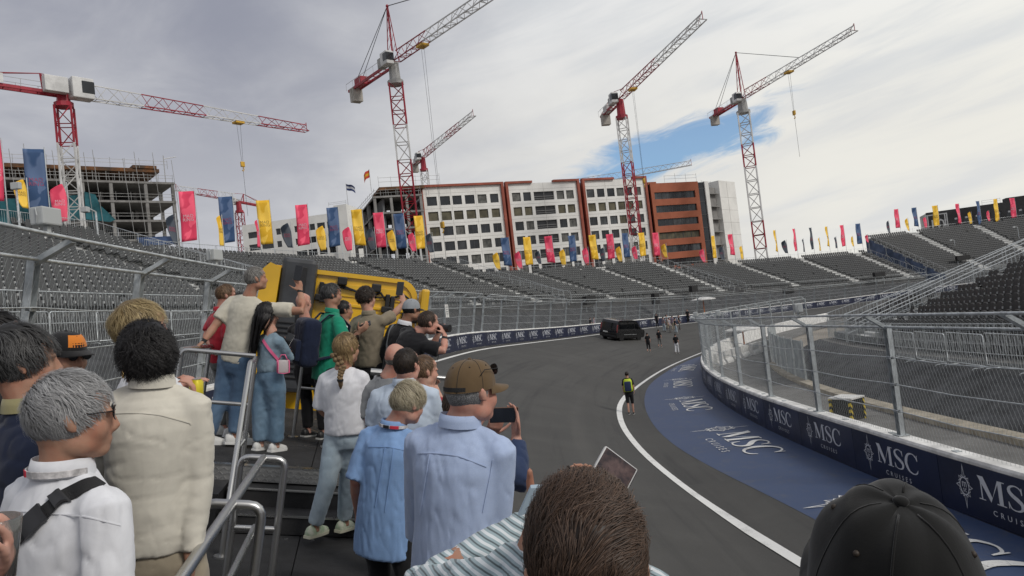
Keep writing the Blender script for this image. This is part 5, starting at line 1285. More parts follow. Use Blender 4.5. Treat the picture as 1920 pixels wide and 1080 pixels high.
    mb = MB(); mb.box(at(0, 2.5, .26), (1.7, 4.4, .12), AX); mb.build('underbody', M_BLK, root)
    mb = MB(); mb.bbox(at(.985, 2.4, .62), (.02, 2.2, .03), .005, AX); mb.build('side_trim', M_GALV, root)
make_van()
# ================================================================ people
ZU = V((0, 0, 1))
TMP = bpy.data.scenes.new('workshop')      # where the skins are joined, removed at the end
def remesh(mb, name, vox, smooth=3, wr=None, dec=None):
    """join overlapping closed pieces into one continuous skin; wr=(amplitude, freq, stretch) adds cloth folds"""
    me = bpy.data.meshes.new(name); me.from_pydata(mb.v, [], mb.f)
    o = bpy.data.objects.new(name, me); TMP.collection.objects.link(o)
    m = o.modifiers.new('r', 'REMESH'); m.mode = 'VOXEL'; m.voxel_size = vox; m.use_smooth_shade = True
    if smooth: s = o.modifiers.new('s', 'SMOOTH'); s.factor = .5; s.iterations = smooth
    if dec: dm = o.modifiers.new('d', 'DECIMATE'); dm.ratio = dec
    vl = TMP.view_layers[0]; vl.update(); dg = vl.depsgraph; out = bpy.data.meshes.new_from_object(o.evaluated_get(dg)); out.name = name
    bpy.data.objects.remove(o); bpy.data.meshes.remove(me)
    if wr:
        A, fq, st = wr; n = len(out.vertices); co = np.empty(n * 3); out.vertices.foreach_get('co', co); no = np.empty(n * 3); out.vertices.foreach_get('normal', no)
        co = co.reshape(-1, 3); no = no.reshape(-1, 3); dv = np.empty(n)
        for i in range(n):
            p = V((co[i, 0] * st[0], co[i, 1] * st[0], co[i, 2] * st[1])) * fq
            w = mnoise.noise(p * .45) * 1.2
            a = mnoise.noise(V((p.x + w, p.y - w, p.z + w * 1.5))); b = mnoise.noise(p * 2.1 + V((5, w, 3)))
            dv[i] = .55 * mnoise.noise(p * .6 + V((9, 2, 4))) + .55 * (max(0, 1 - abs(a) * 3.4) ** 1.5) - .8 * (max(0, 1 - abs(b + .12) * 5.5) ** 1.6)
        co += no * (dv * A)[:, None]; out.vertices.foreach_set('co', co.ravel()); out.update()
    out.polygons.foreach_set('use_smooth', [True] * len(out.polygons)); return out
def skin_mat(tone):
    cols = {'fair': (.50, .31, .235), 'pink': (.50, .285, .22), 'tan': (.385, .225, .155), 'olive': (.34, .20, .135), 'brown': (.22, .11, .07)}
    c = cols[tone]
    def fn(t, b, tc, cc):
        n = t.noise(tc, 14, 4, .6); n2 = t.noise(tc, 90, 3, .6)
        col = t.mix(t.smooth(n, .35, .7), c, (c[0] * 1.02, c[1] * .8, c[2] * .76)); t.l.new(t.mix(t.m('MULTIPLY', t.smooth(n2, .5, .8), .2), col, tuple(k * .7 for k in c)), b.inputs['Base Color'])
        bn = t.node('ShaderNodeBump'); bn.inputs['Strength'].default_value = .12; bn.inputs['Distance'].default_value = .004; t.l.new(n2, bn.inputs['Height']); t.l.new(bn.outputs[0], b.inputs['Normal'])
    return mat('skin_' + tone, c, .58, sss=.05, spec=.3, fn=fn)
def cloth_mat(name, col, rough=.85, kind='plain', col2=None):
    def fn(t, b, tc, cc):
        w = t.noise(tc, 420, 2, .5); f = t.noise(tc, 9, 5, .6, .6); base = t.mix(t.smooth(f, .3, .7), tuple(min(1, k * 1.05) for k in col), tuple(k * .9 for k in col))
        if kind == 'denim':
            d = t.noise(tc, 3.2, 4, .6, .4); base = t.mix(t.smooth(d, .35, .7), col, col2); base = t.mix(t.m('MULTIPLY', t.smooth(w, .45, .65), .35), base, tuple(min(1, k * 1.6 + .03) for k in col))
        if kind == 'stripes':
            wv = t.node('ShaderNodeTexWave'); wv.wave_type = 'BANDS'; wv.bands_direction = 'DIAGONAL'; mp = t.node('ShaderNodeMapping'); mp.inputs['Scale'].default_value = (24, 9, 30); t.l.new(tc, mp.inputs[0]); t.l.new(mp.outputs[0], wv.inputs['Vector']); wv.inputs['Scale'].default_value = 1.0; wv.inputs['Distortion'].default_value = 1.2; wv.inputs['Detail'].default_value = 1
            base = t.mix(t.smooth(wv.outputs[1], .72, .84), col, col2); w2 = t.smooth(wv.outputs[1], .04, .10); base = t.mix(w2, (.10, .125, .135), base)
        if kind == 'weave': base = t.mix(t.m('MULTIPLY', t.smooth(w, .4, .6), .3), base, col2)
        t.l.new(base, b.inputs['Base Color'])
        bn = t.node('ShaderNodeBump'); bn.inputs['Strength'].default_value = .20; bn.inputs['Distance'].default_value = .010
        mp2 = t.node('ShaderNodeMapping'); mp2.inputs['Rotation'].default_value = (.5, .3, .6); mp2.inputs['Scale'].default_value = (2.2, 2.2, .8); t.l.new(tc, mp2.inputs[0]); cr1 = t.noise(mp2.outputs[0], 3.0, 2, .45, .5); crs = t.smooth(t.m('ABSOLUTE', t.m('SUBTRACT', cr1, .5)), .0, .11); cr2 = t.noise(tc, 8, 3, .5, .4); crs2 = cr2
        t.l.new(t.m('ADD', t.m('ADD', t.m('MULTIPLY', crs, .55), t.m('MULTIPLY', crs2, .9)), t.m('MULTIPLY', w, .08)), bn.inputs['Height']); t.l.new(bn.outputs[0], b.inputs['Normal']); b.inputs['Sheen Weight'].default_value = .15
    return mat('cloth_' + name, col, rough, fn=fn, spec=.2)
def hair_mat(name, col, tip=None):
    def fn(t, b, tc, cc):
        at = t.node('ShaderNodeAttribute', attribute_name='tint'); sp = t.node('ShaderNodeSeparateColor'); t.l.new(at.outputs['Color'], sp.inputs[0])
        base = t.mix(sp.outputs[1], col, tip or tuple(min(1, k * 1.5) for k in col)); o = t.node('ShaderNodeVectorMath', operation='SCALE'); t.l.new(base, o.inputs[0]); t.l.new(sp.outputs[0], o.inputs['Scale']); t.l.new(o.outputs[0], b.inputs['Base Color'])
    return mat('hair_' + name, col, .48, fn=fn, spec=.35)
class Ax:                        # a local frame
    def __init__(s, o, r, f, u): s.o, s.r, s.f, s.u = o, r, f, u
    def p(s, x, y, z): return s.o + s.r * x + s.f * y + s.u * z
    def v(s, x, y, z): return s.r * x + s.f * y + s.u * z
    @property
    def ax(s): return (s.r, s.f, s.u)
def head_axes(c, yaw, pitch=0, roll=0, up=None):
    up = (up or (CU * .6 + ZU * .4)).normalized(); f = V((math.sin(rad(yaw)), math.cos(rad(yaw)), 0)); f = (f - up * f.dot(up)).normalized(); r = f.cross(up)
    q = Matrix.Rotation(rad(-pitch), 3, r); f = q @ f; up = q @ up; q = Matrix.Rotation(rad(roll), 3, f); r = q @ r; up = q @ up
    return Ax(c, r, f, up)
def add_head(mb, H, k, neck):
    e = lambda c, r: mb.ell(H.p(*(q * k for q in c)), tuple(q * k for q in r), H.ax, 16, 11)
    e((0, -.010, .030), (.0765, .097, .090)); e((0, .028, -.036), (.064, .069, .082)); e((0, .062, -.090), (.034, .032, .026)); e((0, -.02, -.03), (.066, .072, .07))
    e((0, .030, .052), (.066, .066, .055))
    for s in (-1, 1):
        e((s * .036, .054, -.030), (.030, .034, .040)); e((s * .042, .014, -.066), (.026, .046, .036)); e((s * .03, .083, .018), (.026, .016, .010))
        mb.ell(H.p(s * .080 * k, -.006 * k, -.006 * k), (.007 * k, .019 * k, .031 * k), ((H.r + H.f * -.35 * s * s * s).normalized() if False else H.r, H.f, (H.u * .97 - H.f * .22).normalized()), 10, 8)
        mb.ell(H.p(s * .086 * k, -.016 * k, .006 * k), (.005 * k, .009 * k, .019 * k), H.ax, 8, 6)
    mb.tube([H.p(0, .092 * k, .016 * k), H.p(0, .103 * k, -.012 * k), H.p(0, .113 * k, -.034 * k)], [.008 * k, .009 * k, .0105 * k], 8)
    e((0, .101, -.038), (.016, .013, .009)); e((0, .089, -.064), (.024, .011, .007)); e((0, .086, -.075), (.020, .011, .007))
    a = H.p(0, -.022 * k, -.035 * k); mb.tube([a, a.lerp(neck, .55), neck], [.060 * k, .060 * k, .072 * k], 12)
def add_hand(mb, W, fd, pn, sg, S, curl=(.5, .6, .7, .8), thumb=.5, c2=.8):
    """palm and five fingers; fd towards the fingers, pn out of the palm, sg = side of the thumb"""
    fd = fd.normalized(); pn = (pn - fd * pn.dot(fd)).normalized(); s = fd.cross(pn) * sg
    rings = []
    for q, w, h in ((-.01, .024, .02), (.03, .034, .017), (.06, .042, .015), (.088, .040, .012), (.096, .034, .008)):
        c = W + fd * q * S; rings.append([c + (s * math.cos(g) * w + pn * math.sin(g) * h) * S for g in np.linspace(0, 2 * math.pi, 12, endpoint=False)])
    mb.loft(rings)
    for i, (off, L) in enumerate(((.031, .070), (.0105, .078), (-.0105, .073), (-.030, .057))):
        p = W + (fd * (.088 - abs(off - .005) * .2) + s * off) * S; d = (fd + s * off * 2.2).normalized(); a = 0; pts = [p - d * .012 * S, p]
        for j, fr in enumerate((.44, .32, .24)):
            a += curl[i] * (.75 if j == 0 else c2); dd = (d * math.cos(a) + pn * math.sin(a)); p = p + dd * L * fr * S; pts.append(p)
        mb.tube(pts, [.0085 * S, .0092 * S, .0082 * S, .0075 * S, .006 * S], 8)
    p = W + (fd * .022 + s * .028) * S; d = (fd * .55 + s * .75 + pn * .25).normalized(); pts = [p - d * .012 * S, p]; a = 0
    for L in (.036, .03, .024):
        dd = (d * (1 - thumb * a) + (fd * .8 + pn * .7) * thumb * a).normalized(); p = p + dd * L * S; pts.append(p); a += .5
    mb.tube(pts, [.012 * S, .0125 * S, .0105 * S, .009 * S, .007 * S], 8)
C0, RR = (0, -.012, .020), (.0785, .0985, .103)
def hair(H, k, root, m, style='short', length=.05, vol=.012, n=900, width=.004, wild=.25, bald=None, lowz=-.085, fringe=.045, grav=.1, part=None, seed=1, clump=26, crown=(.012, -.062, .112)):
    rnd = random.Random(seed); vs = []; fs = []; tint = []; c0 = V(C0); rr = V(RR)
    def ok(p):                                              # where hair grows, in head coordinates
        if p.y > fringe and p.z < .068: return False
        if p.y > .078: return False
        if p.z < -.012 and p.y > -.004: return False
        if p.z < lowz: return False
        if p.z < .03 and p.y > .022: return False
        if bald and bald(p): return False
        return True
    K = V(crown)
    def vz(p):                                              # hair is thick on top and thins out to the nape and temples
        if style in ('long', 'bob'): return vol
        if style == 'curly': return vol * max(.25, min(1, (p.z - lowz) / .05))
        return vol * max(.12, min(1, (p.z - lowz) / .15)) ** 1.5
    def lift(p, off):
        q = V(((p.x - c0.x) / rr.x, (p.y - c0.y) / rr.y, (p.z - c0.z) / rr.z)); s = q.length
        if s < 1e-6: return p
        return c0 + (p - c0) * ((1 + off / .09) / s)
    # under-layer that hides the scalp
    nu, nv = 40, 26; idx = {}
    for i in range(nv + 1):
        ph = -math.pi / 2 + math.pi * i / nv
        for j in range(nu):
            a = 2 * math.pi * j / nu; p = V((c0.x + rr.x * math.cos(ph) * math.cos(a), c0.y + rr.y * math.cos(ph) * math.sin(a), c0.z + rr.z * math.sin(ph)))
            idx[i, j] = (p, ok(p))
    vid = {}
    for i in range(nv):
        for j in range(nu):
            qd = [(i, j), (i, (j + 1) % nu), (i + 1, (j + 1) % nu), (i + 1, j)]
            if sum(idx[q][1] for q in qd) >= 3:
                for q in qd:
                    if q not in vid:
                        vid[q] = len(vs); nz = mnoise.noise(idx[q][0] * 40 + V((seed, 0, 0))); e_ = 1.0 if idx[q][1] else .25
                        vs.append(H.p(*(lift(idx[q][0], vz(idx[q][0]) * e_ * (.5 + .35 * nz)) * k))); tint.append((.6, .1))
                fs.append(tuple(vid[q] for q in qd))
    made = 0; tries = 0
    while made < n and tries < n * 8:
        tries += 1; z = rnd.uniform(-1, 1); a = rnd.uniform(0, 2 * math.pi); rxy = math.sqrt(1 - z * z)
        p = V((c0.x + rr.x * rxy * math.cos(a), c0.y + rr.y * rxy * math.sin(a), c0.z + rr.z * z))
        if not ok(p): continue
        made += 1
        nrm = V(((p.x - c0.x) / rr.x ** 2, (p.y - c0.y) / rr.y ** 2, (p.z - c0.z) / rr.z ** 2)).normalized()
        fl = p - K
        if part is not None: fl = fl + V((part[0] * .2, part[1] * .2, 0))
        if style == 'long': fl = V((.9 if p.x > .01 else -.9, -.7, -.7)) if p.z > .05 else V((0, -.25, -1))
        fl = fl - nrm * fl.dot(nrm); fl = fl.normalized() if fl.length > 1e-4 else V((0, 1, 0))
        g = mnoise.noise(p * clump + V((seed, seed, 0))); cr = nrm.cross(fl)
        d = (fl + cr * (g * wild * 3 + rnd.uniform(-wild, wild) * .45) + nrm * (rnd.uniform(.1, .4) if style != 'long' else 0)).normalized()
        L = length * rnd.uniform(.7, 1.15)
        vp = vz(p)
        if style == 'short': L *= max(.14, min(1, (p.z - lowz) / .10)) ** .8
        q = lift(p, vp * .45 * rnd.random()); pts = [q]; seg = 4 if style != 'long' else 9; fly = rnd.random() < .04; ph = rnd.uniform(0, 6.28)
        for j in range(seg):
            stp = L / seg; d2 = d
            if style == 'curly': d2 = (d + cr * math.sin(ph + j * 2.4) * 1.2 + nrm * math.cos(ph + j * 2.4) * 1.0).normalized()
            q = q + d2 * stp; d = (d + V((0, 0, -grav)) + cr * (rnd.uniform(-wild, wild) * .15 + g * wild * .25)).normalized()
            if style == 'long':
                if q.z < -.02: d = (V((0, -.02, -1)) + V((rnd.uniform(-.05, .05), rnd.uniform(-.04, .04), 0)) + V((q.x * -.8, 0, 0))).normalized()
                if q.y > -.07 and q.z < -.03: d = (d + V((0, -.35, 0))).normalized()
            top = vp * rnd.uniform(.75, 1.2) + (.006 if fly else 0)
            qq = V(((q.x - c0.x) / rr.x, (q.y - c0.y) / rr.y, (q.z - c0.z) / rr.z)).length
            if (style in ('short', 'bob') and qq > 1 + top / .09 * 1.1 and q.z > -.07) or (style == 'long' and q.z > -.03): q = lift(q, top)
            if qq < 1 + vp * .35 / .09 and q.z > -.09: q = lift(q, vp * .4)
            pts.append(q)
        w0 = width * rnd.uniform(.6, 1.3); b0 = len(vs); tn = rnd.uniform(.75, 1.22); tp = rnd.random() ** 2
        for j, q in enumerate(pts):
            f = j / seg; t_ = (pts[min(j + 1, seg)] - pts[max(j - 1, 0)]); out = V((q.x - c0.x, q.y - c0.y, q.z - c0.z)).normalized() if style != 'long' or q.z > -.05 else V((0, -1, 0))
            s_ = t_.cross(out); s_ = s_.normalized() if s_.length > 1e-7 else V((1, 0, 0)); w = w0 * (1 - .75 * f ** 2) * .5
            rise = out * w * .55
            for e in (-1, 0, 1): vs.append(H.p(*((q + s_ * w * e + (rise if e == 0 else V((0, 0, 0)))) * k))); tint.append((tn * (.8 + .3 * f), min(1, tp * .6 + f * .5)))
        for j in range(seg):
            for e in (0, 1): a_ = b0 + j * 3 + e; fs.append((a_, a_ + 1, a_ + 4, a_ + 3))
    me = bpy.data.meshes.new('hair'); me.from_pydata(vs, [], fs); me.polygons.foreach_set('use_smooth', [True] * len(me.polygons))
    ca = me.color_attributes.new('tint', 'FLOAT_COLOR', 'POINT'); ca.data.foreach_set('color', [c for t_ in tint for c in (t_[0], t_[1], 0, 1)]); me.update()
    return link('hair', me, m, root)
def cap(H, k, root, m, mb_brim=None, back=False, brim=True, name='cap', strap=None, low=.012, tall=1.0, buttons=None, dent=0.0, eyelets=None, tilt=0.0):
    """six-panel baseball cap"""
    nu, nv = 48, 14; sg = -1 if back else 1; rings = []
    for i in range(nv + 1):
        f = i / nv; ph = f * math.pi / 2; ring = []
        for j in range(nu):
            a = 2 * math.pi * j / nu; seam = abs(((a / (math.pi / 3)) % 1) - .5) * 2; sm = max(0, (seam - .88) / .12) * .0022
            r = 1.10 - sm / .09; n_ = abs(mnoise.noise(V((math.cos(a) * 1.3 + 3, math.sin(a) * 1.3, f * 1.6)))) * dent
            x = .0775 * r * math.cos(ph) ** .75 * math.cos(a); y = -.010 + .098 * r * math.cos(ph) ** .75 * math.sin(a); z = low + (.122 - low) * tall * math.sin(ph) ** .95 + (.018 * sg * math.sin(a) * (1 - f) * .5)
            nn = V((math.cos(a), math.sin(a), .6)).normalized() * (n_ * math.sin(ph * 1.6)); ring.append(H.p((x + nn.x) * k, (y + nn.y) * k, (z + nn.z) * k))
        rings.append(ring)
    inner = [[p - (p - H.p(0, -.01 * k, .02 * k)).normalized() * .003 * k for p in r] for r in rings]
    mb = MB(); mb.loft(list(reversed(inner)) + rings, cap=True); c = mb.build(name, m, root, auto=40)
    mb = MB(); mb.ell(rings[-1][0].lerp(rings[-1][nu // 2], .5) + H.u * .002 * k, (.008 * k, .008 * k, .005 * k), H.ax, 10, 6); mb.build('button', buttons or m, c, smooth=True)
    for m_ in range(6):                                     # stitched seams and eyelets
        mb = MB(); mb.tube([rings[i][m_ * 8] for i in range(nv)], .0013 * k, 4); mb.build('seam', strap or buttons or m, c, smooth=True)
        mb = MB(); q_ = rings[8][m_ * 8 + 4]; mb.ell(q_, .0034 * k, nu=8, nv=6); mb.build('eyelet', mat('dark_eyelet', (.03, .02, .012), .6), c, smooth=True)
    if brim:
        top = []; n1, n2 = 16, 6
        for th in (0, .004):
            for i in range(n2 + 1):
                for j in range(n1 + 1):
                    a = math.pi * (.14 + .72 * j / n1); e = i / n2; x0 = .083 * math.cos(a); y0 = .106 * math.sin(a) - .010; L = .072 * (math.sin(math.pi * j / n1) ** .45) * e
                    x = x0 * (1 + .05 * e); y = y0 + L; z = low + .012 - .25 * (x * x) / .08 * e - .010 * e + th - tilt * e
                    top.append(H.p(x * k * sg, y * k * sg, z * k))
        q = (n1 + 1) * (n2 + 1); fs = []
        for s in (0, 1):
            for i in range(n2):
                for j in range(n1): a_ = s * q + i * (n1 + 1) + j; fs.append((a_, a_ + 1, a_ + n1 + 2, a_ + n1 + 1))
        rim = list(range(n1 + 1)) + [i * (n1 + 1) + n1 for i in range(1, n2 + 1)] + [n2 * (n1 + 1) + j for j in range(n1 - 1, -1, -1)] + [i * (n1 + 1) for i in range(n2 - 1, 0, -1)]
        for a_, b_ in zip(rim, rim[1:] + rim[:1]): fs.append((a_, b_, b_ + q, a_ + q))
        mb = MB(); mb.add(top, fs); mb.build('brim', mb_brim or m, c, auto=50)
    if strap:                                              # fastening strap at the back
        mb = MB(); rr_ = [[], []]
        for j in range(15):
            a = -math.pi * (.22 + .56 * j / 14)
            for s, z in ((0, low + .004), (1, low + .020)): rr_[s].append(H.p(.0775 * 1.10 * math.cos(a) * k, (-.010 + .098 * 1.10 * math.sin(a)) * k, (z - .006) * k))
        mb.strip(*rr_); o = mb.build('strap', strap, c); md = o.modifiers.new('t', 'SOLIDIFY'); md.thickness = .004
    return c
def glasses(H, k, root, m, lens=None, z=.012, up=False):
    zz, yy = (z * k, .104 * k) if not up else (.085 * k, .085 * k); mb = MB()
    for s in (-1, 1):
        mb.tube([H.p(s * (.036 + .024 * math.cos(a)) * k, yy - .006 * k * abs(math.cos(a)), zz + .020 * k * math.sin(a)) for a in np.linspace(0, 2 * math.pi, 17)], .0016 * k, 5)
        mb.tube([H.p(s * .060 * k, yy - .006 * k, zz + .006 * k), H.p(s * .078 * k, .06 * k, zz + .006 * k), H.p(s * .084 * k, -.002 * k, zz + .004 * k), H.p(s * .083 * k, -.022 * k, zz - .018 * k)], .0017 * k, 5)
    mb.tube([H.p(-.012 * k, yy, zz + .004 * k), H.p(.012 * k, yy, zz + .004 * k)], .0016 * k, 5); g = mb.build('glasses', m, root, smooth=True)
    for s in (-1, 1):
        mb = MB(); mb.prism([(.024 * math.cos(a) * .94, .020 * math.sin(a) * .94) for a in np.linspace(0, 2 * math.pi, 14, endpoint=False)], H.p(s * .036 * k, yy - .004 * k, zz), H.r * k, H.u * k, H.f * .0015 * k)
        mb.build('lens', lens or mat('clear_lens', (.9, .92, .92), .05, trans=.95), g)
SHIRTS = {}
def person(label, d, head, sh, hip, hyaw=0, hpitch=0, hroll=0, tyaw=None, S=1.0, bw=1.0, hk=1.0, shirt=None, sleeve='short', hem=.07, trousers=None, shoes=None, skin='fair', hr=None, arms=None, legs=None, wr=(.0075, 8.0, (.8, .8)), loose=1.0, world=None, vox=None, legw=1.0, cat='person', eyes=False, collar=None, bare_shin=False, group=None, drop=None, depth=1.0, shoe_yaw=None, hd=0.0, stride=0.0, shdd=0.0, waist=1.0):
    """joints come from picture points at distance d (or world points)"""
    if world: Hc, SM, HP = world
    else: Hc, SM, HP = P(head[0], head[1], d + hd), P(sh[0], sh[1], d + shdd), P(hip[0], hip[1], d)
    tyaw = hyaw if tyaw is None else tyaw
    up = (SM - HP).normalized(); f = V((math.sin(rad(tyaw)), math.cos(rad(tyaw)), 0)); f = (f - up * f.dot(up)).normalized(); r = f.cross(up); T = Ax(HP, r, f, up); L = (SM - HP).length
    H = head_axes(Hc, hyaw, hpitch, hroll); k = hk * .945
    foot0 = (drop or deck_drop)(HP); root = thing('person', label, cat, foot0, group)
    vb = vox or (.0048 + .0006 * d); vc = (vox * 1.2) if vox else (.0075 + .0011 * d)
    SM = SM + up * .022 * S; L = (SM - HP).length; neck = SM + up * .03 * S
    jS = {s: SM + r * (s * .158 * S * bw) - up * .058 * S for s in (-1, 1)}
    jH = {s: HP + r * (s * .088 * S * bw) for s in (-1, 1)}
    # ---- limbs
    A = {}
    arms = arms or {}
    for s, key in ((-1, 'L'), (1, 'R')):
        sp = arms.get(key, 'down')
        if sp == 'down': e = jS[s] - up * .27 * S + r * s * .05 * S - f * .02; w = e - up * .22 * S + f * .10 * S; hd_ = dict(fd=w - e, pn=-r * s, curl=(.5, .55, .6, .65))
        elif sp == 'front': e = jS[s] - up * .25 * S + r * s * .04 * S + f * .04; w = e + f * .20 * S - r * s * .08 + up * .07; hd_ = dict(fd=w - e, pn=-r * s, curl=(.7, .75, .8, .85))
        else:
            e = P(sp[0][0], sp[0][1], d + sp[0][2]); w = P(sp[1][0], sp[1][1], d + sp[1][2]); hd_ = dict(fd=w - e, pn=-r * s, curl=(.5, .55, .6, .65))
            if len(sp) > 2:
                q = sp[2]
                if 'tip' in q: hd_['fd'] = P(q['tip'][0], q['tip'][1], d + q['tip'][2]) - w
                if 'pn' in q: hd_['pn'] = V(q['pn'])
                hd_.update({a: b for a, b in q.items() if a in ('curl', 'thumb', 'c2', 'sg')})
        A[s] = (e, w, hd_)
    Lg = {}
    for s, key in ((-1, 'L'), (1, 'R')):
        sp = (legs or {}).get(key)
        if sp: kn = P(sp[0][0], sp[0][1], d + sp[0][2]); an = P(sp[1][0], sp[1][1], d + sp[1][2]); an = an + TN * 0
        else:
            ft = (drop or deck_drop)(jH[s] + f * (stride * s)); an = ft + ZU * .085 * S; kn = jH[s].lerp(an, .5) + f * (.03 + abs(stride) * .12) * S
        Lg[s] = (kn, an)
    # ---- body: one continuous skin
    mb = MB(); add_head(mb, H, k, neck)
    def ring(t, w, dp, cy=0.0, n=18): c = T.p(0, cy, L * t); return [c + r * (w * math.cos(g)) + f * (dp * math.sin(g)) for g in np.linspace(0, 2 * math.pi, n, endpoint=False)]
    mb.loft([ring(-.1, .12 * bw, .09), ring(.2, .12 * bw, .09), ring(.7, .14 * bw, .1), ring(.95, .13 * bw, .08), ring(1.06, .05, .05)])
    for s in (-1, 1):
        e, w, h = A[s]; mb.tube([jS[s] - r * s * .05, jS[s], jS[s].lerp(e, .5), e, e.lerp(w, .35), w], [.05 * S, .052 * S, .046 * S * bw, .037 * S, .040 * S, .0255 * S], 12)
        add_hand(mb, w, h['fd'], h['pn'], h.get('sg', s), S, h['curl'], h.get('thumb', .5), h.get('c2', .8))
        kn, an = Lg[s]; mb.tube([jH[s], kn, kn.lerp(an, .4), an, an - ZU * .05], [.06, .045, .048, .034, .034], 10)
    body = link('body', remesh(mb, 'body', vb, 9 if d < 3.6 else 4, None, .42), skin_mat(skin), root)
    # ---- shirt
    if shirt:
        mb = MB(); q = bw * S * loose; dq = S * loose * depth
        prof = [(-hem / L, .160 * waist, .122 * waist), (0, .160 * waist, .124 * waist), (.2, .153 * waist, .120 * waist), (.4, .147 * waist, .114 * waist), (.6, .154, .118), (.78, .163, .120), (.88, .160, .110), (.95, .140, .096), (1.0, .104, .084), (1.04, .080, .074), (1.075, .070, .068)]
        mb.loft([ring(t, w_ * q if t < .95 else w_ * bw * S, d_ * dq if t < .95 else d_ * S, -.012 * math.sin(math.pi * max(0, min(1, t))), 24) for t, w_, d_ in prof])
        for s in (-1, 1):
            e, w, h = A[s]; j = jS[s] + up * .012
            if sleeve == 'long': mb.tube([j - r * s * .07 * S, j, j.lerp(e, .5), e, e.lerp(w, .5), e.lerp(w, .93)], [.05 * S, .062 * S, .060 * q, .053 * q, .047 * q, .039 * S], 16)
            elif sleeve == 'short': mb.tube([j - r * s * .07 * S, j, j.lerp(e, .35), j.lerp(e, .76)], [.05 * S, .062 * S, .063 * q, .066 * q], 16)
            elif sleeve == 'half': mb.tube([j - r * s * .07 * S, j, j.lerp(e, .5), e + (e - j) * .02], [.05 * S, .062 * S, .062 * q, .062 * q], 16)
            mb.ell(j - r * s * .01, (.060 * S, .064 * S, .058 * S), T.ax, 12, 9); mb.tube([SM + up * .01, j + up * .035 * S - r * s * .03], [.055 * S, .035 * S], 10)
        so = link('shirt', remesh(mb, 'shirt', vc, 4, wr), shirt, root); SHIRTS[label] = so
        if collar:
            mb = MB(); c = SM + up * .045 * S; N2 = 20
            rg = []
            for rr_, hh in ((.0795, -.012), (.0775, .010), (.0715, .033), (.0685, .033), (.071, .0)):
                rg.append([c + (r * math.cos(g) * rr_ * 1.0 + f * (math.sin(g) * rr_ * .98 - .005)) * S + up * (hh - .012 * max(0, math.sin(g))) * S for g in np.linspace(.62 * math.pi, 2.38 * math.pi, N2)])
            vs = [p for q_ in rg for p in q_]; fs = [(i * N2 + j, i * N2 + j + 1, (i + 1) * N2 + j + 1, (i + 1) * N2 + j) for i in range(4) for j in range(N2 - 1)]; mb.add(vs, fs); mb.build('collar', collar, root, smooth=True)
    if trousers:
        mb = MB(); mb.loft([ring(-.30, .135 * bw * S, .10 * S), ring(-.15, .165 * bw * S, .118 * S), ring(.05, .160 * bw * S, .115 * S), ring(.16, .150 * bw * S, .108 * S)])
        for s in (-1, 1):
            kn, an = Lg[s]; lo = an + (kn - an).normalized() * ((.17 if bare_shin is True else bare_shin) if bare_shin else .015); j = jH[s]
            mb.tube([j + up * .02, j.lerp(kn, .4), kn, kn.lerp(lo, .5), lo], [.092 * S * bw, .086 * S * legw, .070 * S * legw, .066 * S * legw, .060 * S * legw], 14)
        link('trousers', remesh(mb, 'trousers', vc * 1.25, 3, (wr[0] * .9, wr[1], wr[2])), trousers, root)
    if shoes:
        for s in (-1, 1):
            kn, an = Lg[s]; yw = f if shoe_yaw is None else V((math.sin(rad(shoe_yaw)), math.cos(rad(shoe_yaw)), 0)); n_ = TN if drop is None else ZU; yw = (yw - n_ * yw.dot(n_)).normalized(); sd = yw.cross(n_); b = an - n_ * .085 * S; mb = MB(); rg = []
            for y, w_, h_ in ((-.085, .030, .075), (-.05, .037, .085), (.02, .038, .080), (.09, .044, .058), (.14, .042, .045), (.175, .028, .035)):
                c = b + yw * y * S; rg.append([c + sd * (w_ * S * math.cos(g)) + n_ * ((max(0, math.sin(g)) * h_ + .012 + min(0, math.sin(g)) * .012) * S) for g in np.linspace(0, 2 * math.pi, 12, endpoint=False)])
            mb.loft(rg); so_ = mb.build('shoe', shoes[0], root, smooth=True)
            mb = MB(); mb.loft([[p - n_ * .002 for p in [b + yw * y * S + sd * (w_ * 1.08 * S * e) + n_ * z * S for e, z in ((-1, 0), (1, 0), (1, .022), (-1, .022))]] for y, w_ in ((-.092, .028), (-.05, .037), (.09, .045), (.15, .040), (.185, .022))]); mb.build('sole', shoes[1], so_)
    if hr: hair(H, k, root, **hr)
    if eyes:
        for s in (-1, 1):
            mb = MB(); mb.ell(H.p(s * .032 * k, .0885 * k, .003 * k), (.0125 * k, .010 * k, .009 * k), H.ax, 12, 8); ey = mb.build('eye', mat('eye_white', (.6, .58, .55), .2), root, smooth=True); mb = MB(); mb.ell(H.p(s * .032 * k, .0965 * k, .003 * k), (.005 * k, .0035 * k, .005 * k), H.ax, 8, 6); mb.build('iris', mat('eye_iris', (.03, .02, .015), .15), ey, smooth=True)
            mb = MB(); mb.tube([H.p(s * .014 * k, .098 * k, .024 * k), H.p(s * .034 * k, .098 * k, .029 * k), H.p(s * .054 * k, .082 * k, .024 * k)], [.003 * k, .0035 * k, .002 * k], 5); mb.build('eyebrow', mat('brow_hair', (.05, .035, .025), .8), root)
    return dict(root=root, H=H, k=k, T=T, S=S, A=A, body=body, shirt=SHIRTS.get(label), d=d, legs=Lg, SM=SM, HP=HP)
_BV = {}
